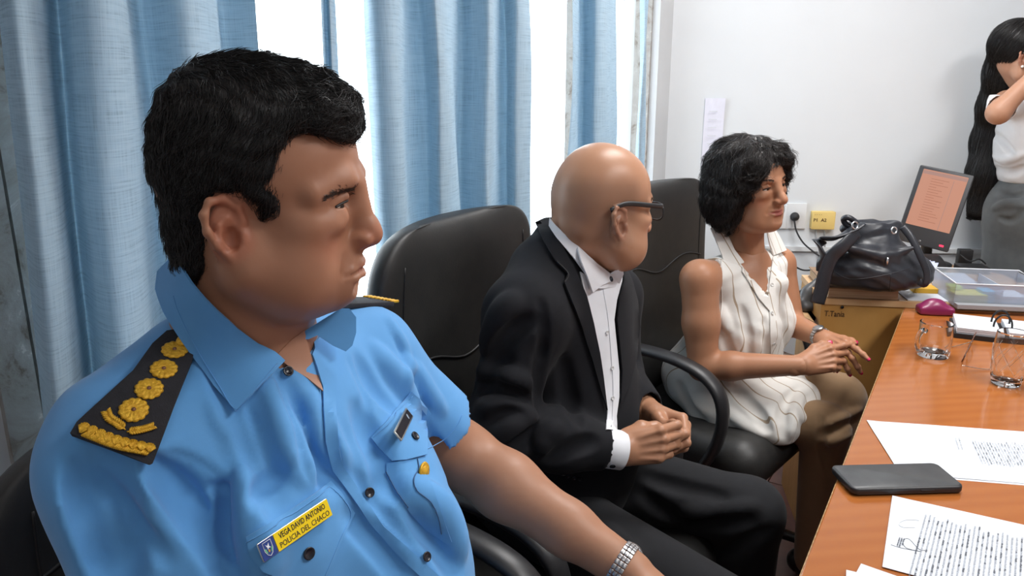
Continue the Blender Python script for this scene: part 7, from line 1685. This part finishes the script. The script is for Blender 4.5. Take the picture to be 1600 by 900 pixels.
hv = Vol(A(-0.13, -0.115, -0.20), A(0.14, 0.115, 0.13), 0.0034); nb_l = toloc(NB4, GH, GR, GS); hv.cone(A(-0.02, 0, -0.04), nb_l, 0.046, 0.048, 0.03)
build_head(hv, dict(width=0.96, face_w=0.92, brow=0.7, ear=0.95)); hV, hF = hv.poly(); hcol = head_color(hV, SK4['base'], SK4['lips'], SK4['red'])
bv = Vol(A(1.45, 2.50, 0.0), A(2.45, 3.22, 1.45), 0.0085)
bv.ell(NB4 - UP * 0.16, (0.07, 0.115, 0.15), GAX, 0.03); bv.ell(NB4 * .4 + pel4 * .6, (0.065, 0.09, 0.2), GAX, 0.02); bv.ell(pel4, (0.11, 0.15, 0.13), GAX, 0.04); bv.cone(NB4, NB4 - UP * 0.08, 0.048, 0.08, 0.03)
bv.chain([SR4, ER4, WR4], [0.044, 0.036, 0.024], 0.02); bv.chain([SL4, EL4, WL4], [0.044, 0.036, 0.024], 0.02)
for sg in (-1, 1): bv.chain([pel4 - GRt * sg * 0.07 * -1, A(pel4[0], pel4[1], 0.48) + GRt * sg * 0.06, A(pel4[0], pel4[1], 0.08) + GRt * sg * 0.06], [0.08, 0.055, 0.038], 0.03)
hvh = Vol(WR4 + A(-0.15, -0.12, -0.08), WR4 + A(0.25, 0.15, 0.2), 0.0035); XH = nrm(A(0.5, 0.0, 0.9)); hand(hvh, WR4 + XH * 0.01, XH, A(-0.4, -0.7, 0.4), 0.88, [(0.7, 0.8, 0.4)] * 4, 0.03, dict(palm=A(0.8, 0.1, -0.4), pts=[(0.020, 0.022, 0.008), (0.045, 0.034, 0.016), (0.072, 0.034, 0.03), (0.09, 0.03, 0.036)])); hvh.cone(ER4 * .2 + WR4 * .8, WR4 + XH * 0.01, 0.026, 0.023, 0.01)
hv3 = Vol(WL4 + A(-0.15, -0.12, -0.08), WL4 + A(0.2, 0.15, 0.2), 0.0045); hand(hv3, WL4 + XH * 0.01, nrm(A(-0.1, -0.1, 1)), A(-0.6, -0.6, 0.1), 0.88, [(0.7, 0.8, 0.4)] * 4, 0.03, dict(palm=A(-0.6, 0.5, -0.1), pts=[(0.020, 0.022, 0.008), (0.045, 0.034, 0.016), (0.072, 0.034, 0.03), (0.09, 0.03, 0.036)])); hv3.cone(EL4 * .2 + WL4 * .8, WL4 + UP * 0.01, 0.026, 0.023, 0.01)
V, F = join_polys([(xform(hV, GH, GR, GS), hF), bv.poly(), hvh.poly(), hv3.poly()]); fast_mesh('body', V, F, M['skin_standing'], gw, np.vstack([hcol, np.tile(A(*SK4['base']), (len(V) - len(hV), 1))]))
eye_meshes(gw, GH, GR, GS, 'iris_brown')
bp_ = xform(A(-0.002, -0.079, -0.044), GH, GR, GS); mb = MB(); mb.add(*lathe([(0.0001, -0.005)] + [(0.005 * math.sin(t), -0.005 * math.cos(t)) for t in np.linspace(0.3, 2.84, 8)] + [(0.0001, 0.005)], 14, bp_)); mb.build('pearl_earring', mat('pearl', (0.8, 0.78, 0.75), 0.2), gw)
mb = MB(); L4 = lambda x, y, z: xform(A(x, y, z), GH, GR, GS); mb.tube([L4(-0.012, -0.082, 0.004), L4(0.03, -0.078, 0.012), L4(0.09, -0.066, 0.012)], 0.0014, 6); mb.build('glasses_temple', M['gold'], gw)
hh = Vol(A(1.62, 2.60, 0.72), A(2.15, 3.24, 1.66), 0.0062)
hh.ell(xform(A(-0.016, 0, 0.040), GH, GR, GS), A(0.098, 0.082, 0.086) * 1.0, GR, 0.02)
hp_ = [at(1590, 66, 2.97), at(1570, 112, 3.0), at(1556, 165, 3.04), at(1545, 220, 3.07), at(1540, 270, 3.06), at(1536, 332, 3.05)]; hh.chain(hp_, [0.070, 0.062, 0.056, 0.055, 0.060, 0.056], 0.05, flat=((0.25, 1, 0), 0.6)); hh.half(at(1536, 340, 3.05), A(0, 0, -1), 0.01)
hh.ell(xform(A(0.105, 0, -0.045), GH, GR, GS), (0.080, 0.080, 0.095), GR, 0.01, '-'); hh.ell(xform(A(0.012, -0.09, -0.026), GH, GR, GS), (0.042, 0.034, 0.040), GR, 0.01, '-')
oV, oF = hh.poly(); rt = surf_samples(oV, oF, 4200, 6); hc = xform(A(0.0, 0, 0.10), GH, GR, GS)
def flow_long(P):
    f = P - hc; f /= np.linalg.norm(f, axis=1, keepdims=True); lo_ = sst(-P[:, 2], -1.50, -1.40)[:, None]; return f * (1 - lo_) + A(-0.12, 0.02, -1) * lo_
S = strands(hh, rt, flow_long, 0.13, 7, 0.001, (0.001, 0.006), 0.05, 0.05, 3, pull=0.5); V_, F_ = strand_mesh(S, 0.0011); V, F = join_polys([(oV, oF), (V_, [tuple(f) for f in F_])]); fast_mesh('hair', V, F, M['hair_black'], gw)
M['tshirt'] = clothmat('white_tshirt_cloth', (0.74, 0.73, 0.74), (0.70, 0.69, 0.70), 0.85, 800, 0.1, 14, 0.004, 0.4)
ts = Vol(A(1.60, 2.60, 0.84), A(2.35, 3.24, 1.34), 0.0055); ts.ell(NB4 - UP * 0.15 + GF * 0.01, (0.095, 0.143, 0.16), GAX, 0.03); ts.ell(NB4 * .45 + pel4 * .55, (0.095, 0.122, 0.17), GAX, 0.05); ts.cone(NB4 - UP * 0.05, SR4, 0.046, 0.055, 0.04); ts.cone(NB4 - UP * 0.05, SL4, 0.046, 0.055, 0.04)
sl = SR4 * .5 + ER4 * .5; ts.cone(SR4, sl, 0.056, 0.050, 0.02); ts.cone(SL4, SL4 * .5 + EL4 * .5, 0.056, 0.05, 0.02); d_ = nrm(ER4 - SR4); ts.cone(sl + d_ * 0.0, sl + d_ * 0.06, 0.044, 0.044, 0.004, '-'); ts.cone(NB4 - UP * 0.04, NB4 + UP * 0.08, 0.05, 0.055, 0.006, '-'); ts.half(at(1590, 288, 2.9), -UP, 0.01)
for px, r, md, k in [([(1545, 240), (1570, 250), (1600, 240)], .008, '+', .02), ([(1550, 262), (1580, 270), (1600, 262)], .007, '-', .02), ([(1545, 205), (1565, 220), (1580, 240)], .008, '-', .02)]: fold(ts, px, r, md, k)
fast_mesh('tshirt', *ts.poly(), M['tshirt'], gw)
M['skirt'] = clothmat('heather_grey_skirt_cloth', (0.105, 0.115, 0.120), (0.13, 0.14, 0.145), 0.9, 500, 0.3, 10, 0.004, 0.3)
sk = Vol(A(1.55, 2.62, 0.40), A(2.42, 3.24, 1.02), 0.006); sk.ell(pel4 + UP * 0.0, (0.135, 0.170, 0.145), GAX, 0.04); sk.cone(pel4 + UP * 0.10, pel4 - UP * 0.0, 0.105, 0.14, 0.04, flat=(GF, 0.8)); sk.cone(pel4, pel4 - UP * 0.42, 0.150, 0.125, 0.05, flat=(GF, 0.85)); sk.half(pel4 + UP * 0.155, UP, 0.006); sk.half(pel4 - UP * 0.40, -UP, 0.006)
for px, r, md, k in [([(1560, 300), (1580, 308), (1600, 302)], .007, '-', .015), ([(1552, 325), (1575, 318), (1600, 320)], .008, '+', .02), ([(1560, 340), (1580, 345), (1600, 330)], .006, '-', .015)]: fold(sk, px, r, md, k)
fast_mesh('skirt', *sk.poly(), M['skirt'], gw); shoes(gw, [A(pel4[0], pel4[1], 0) + GRt * sg * 0.06 for sg in (-1, 1)], GF, 0.85)
# the phone she holds up
cph = WR4 * 0.5 + WL4 * 0.5 + UP * 0.10 + A(0.02, 0, 0); V, F = slab2(cph, nrm(A(0.2, 1, 0)), UP, nrm(A(1, -0.2, 0)), 0.075, 0.036, 0.008, -0.004, 0.004, 0.001, 4); o_ = mesh_from('mobile_phone', V, F, M['plastic']); prop(o_, 'mobile phone held up by the standing woman, beyond the right edge', 'phone')
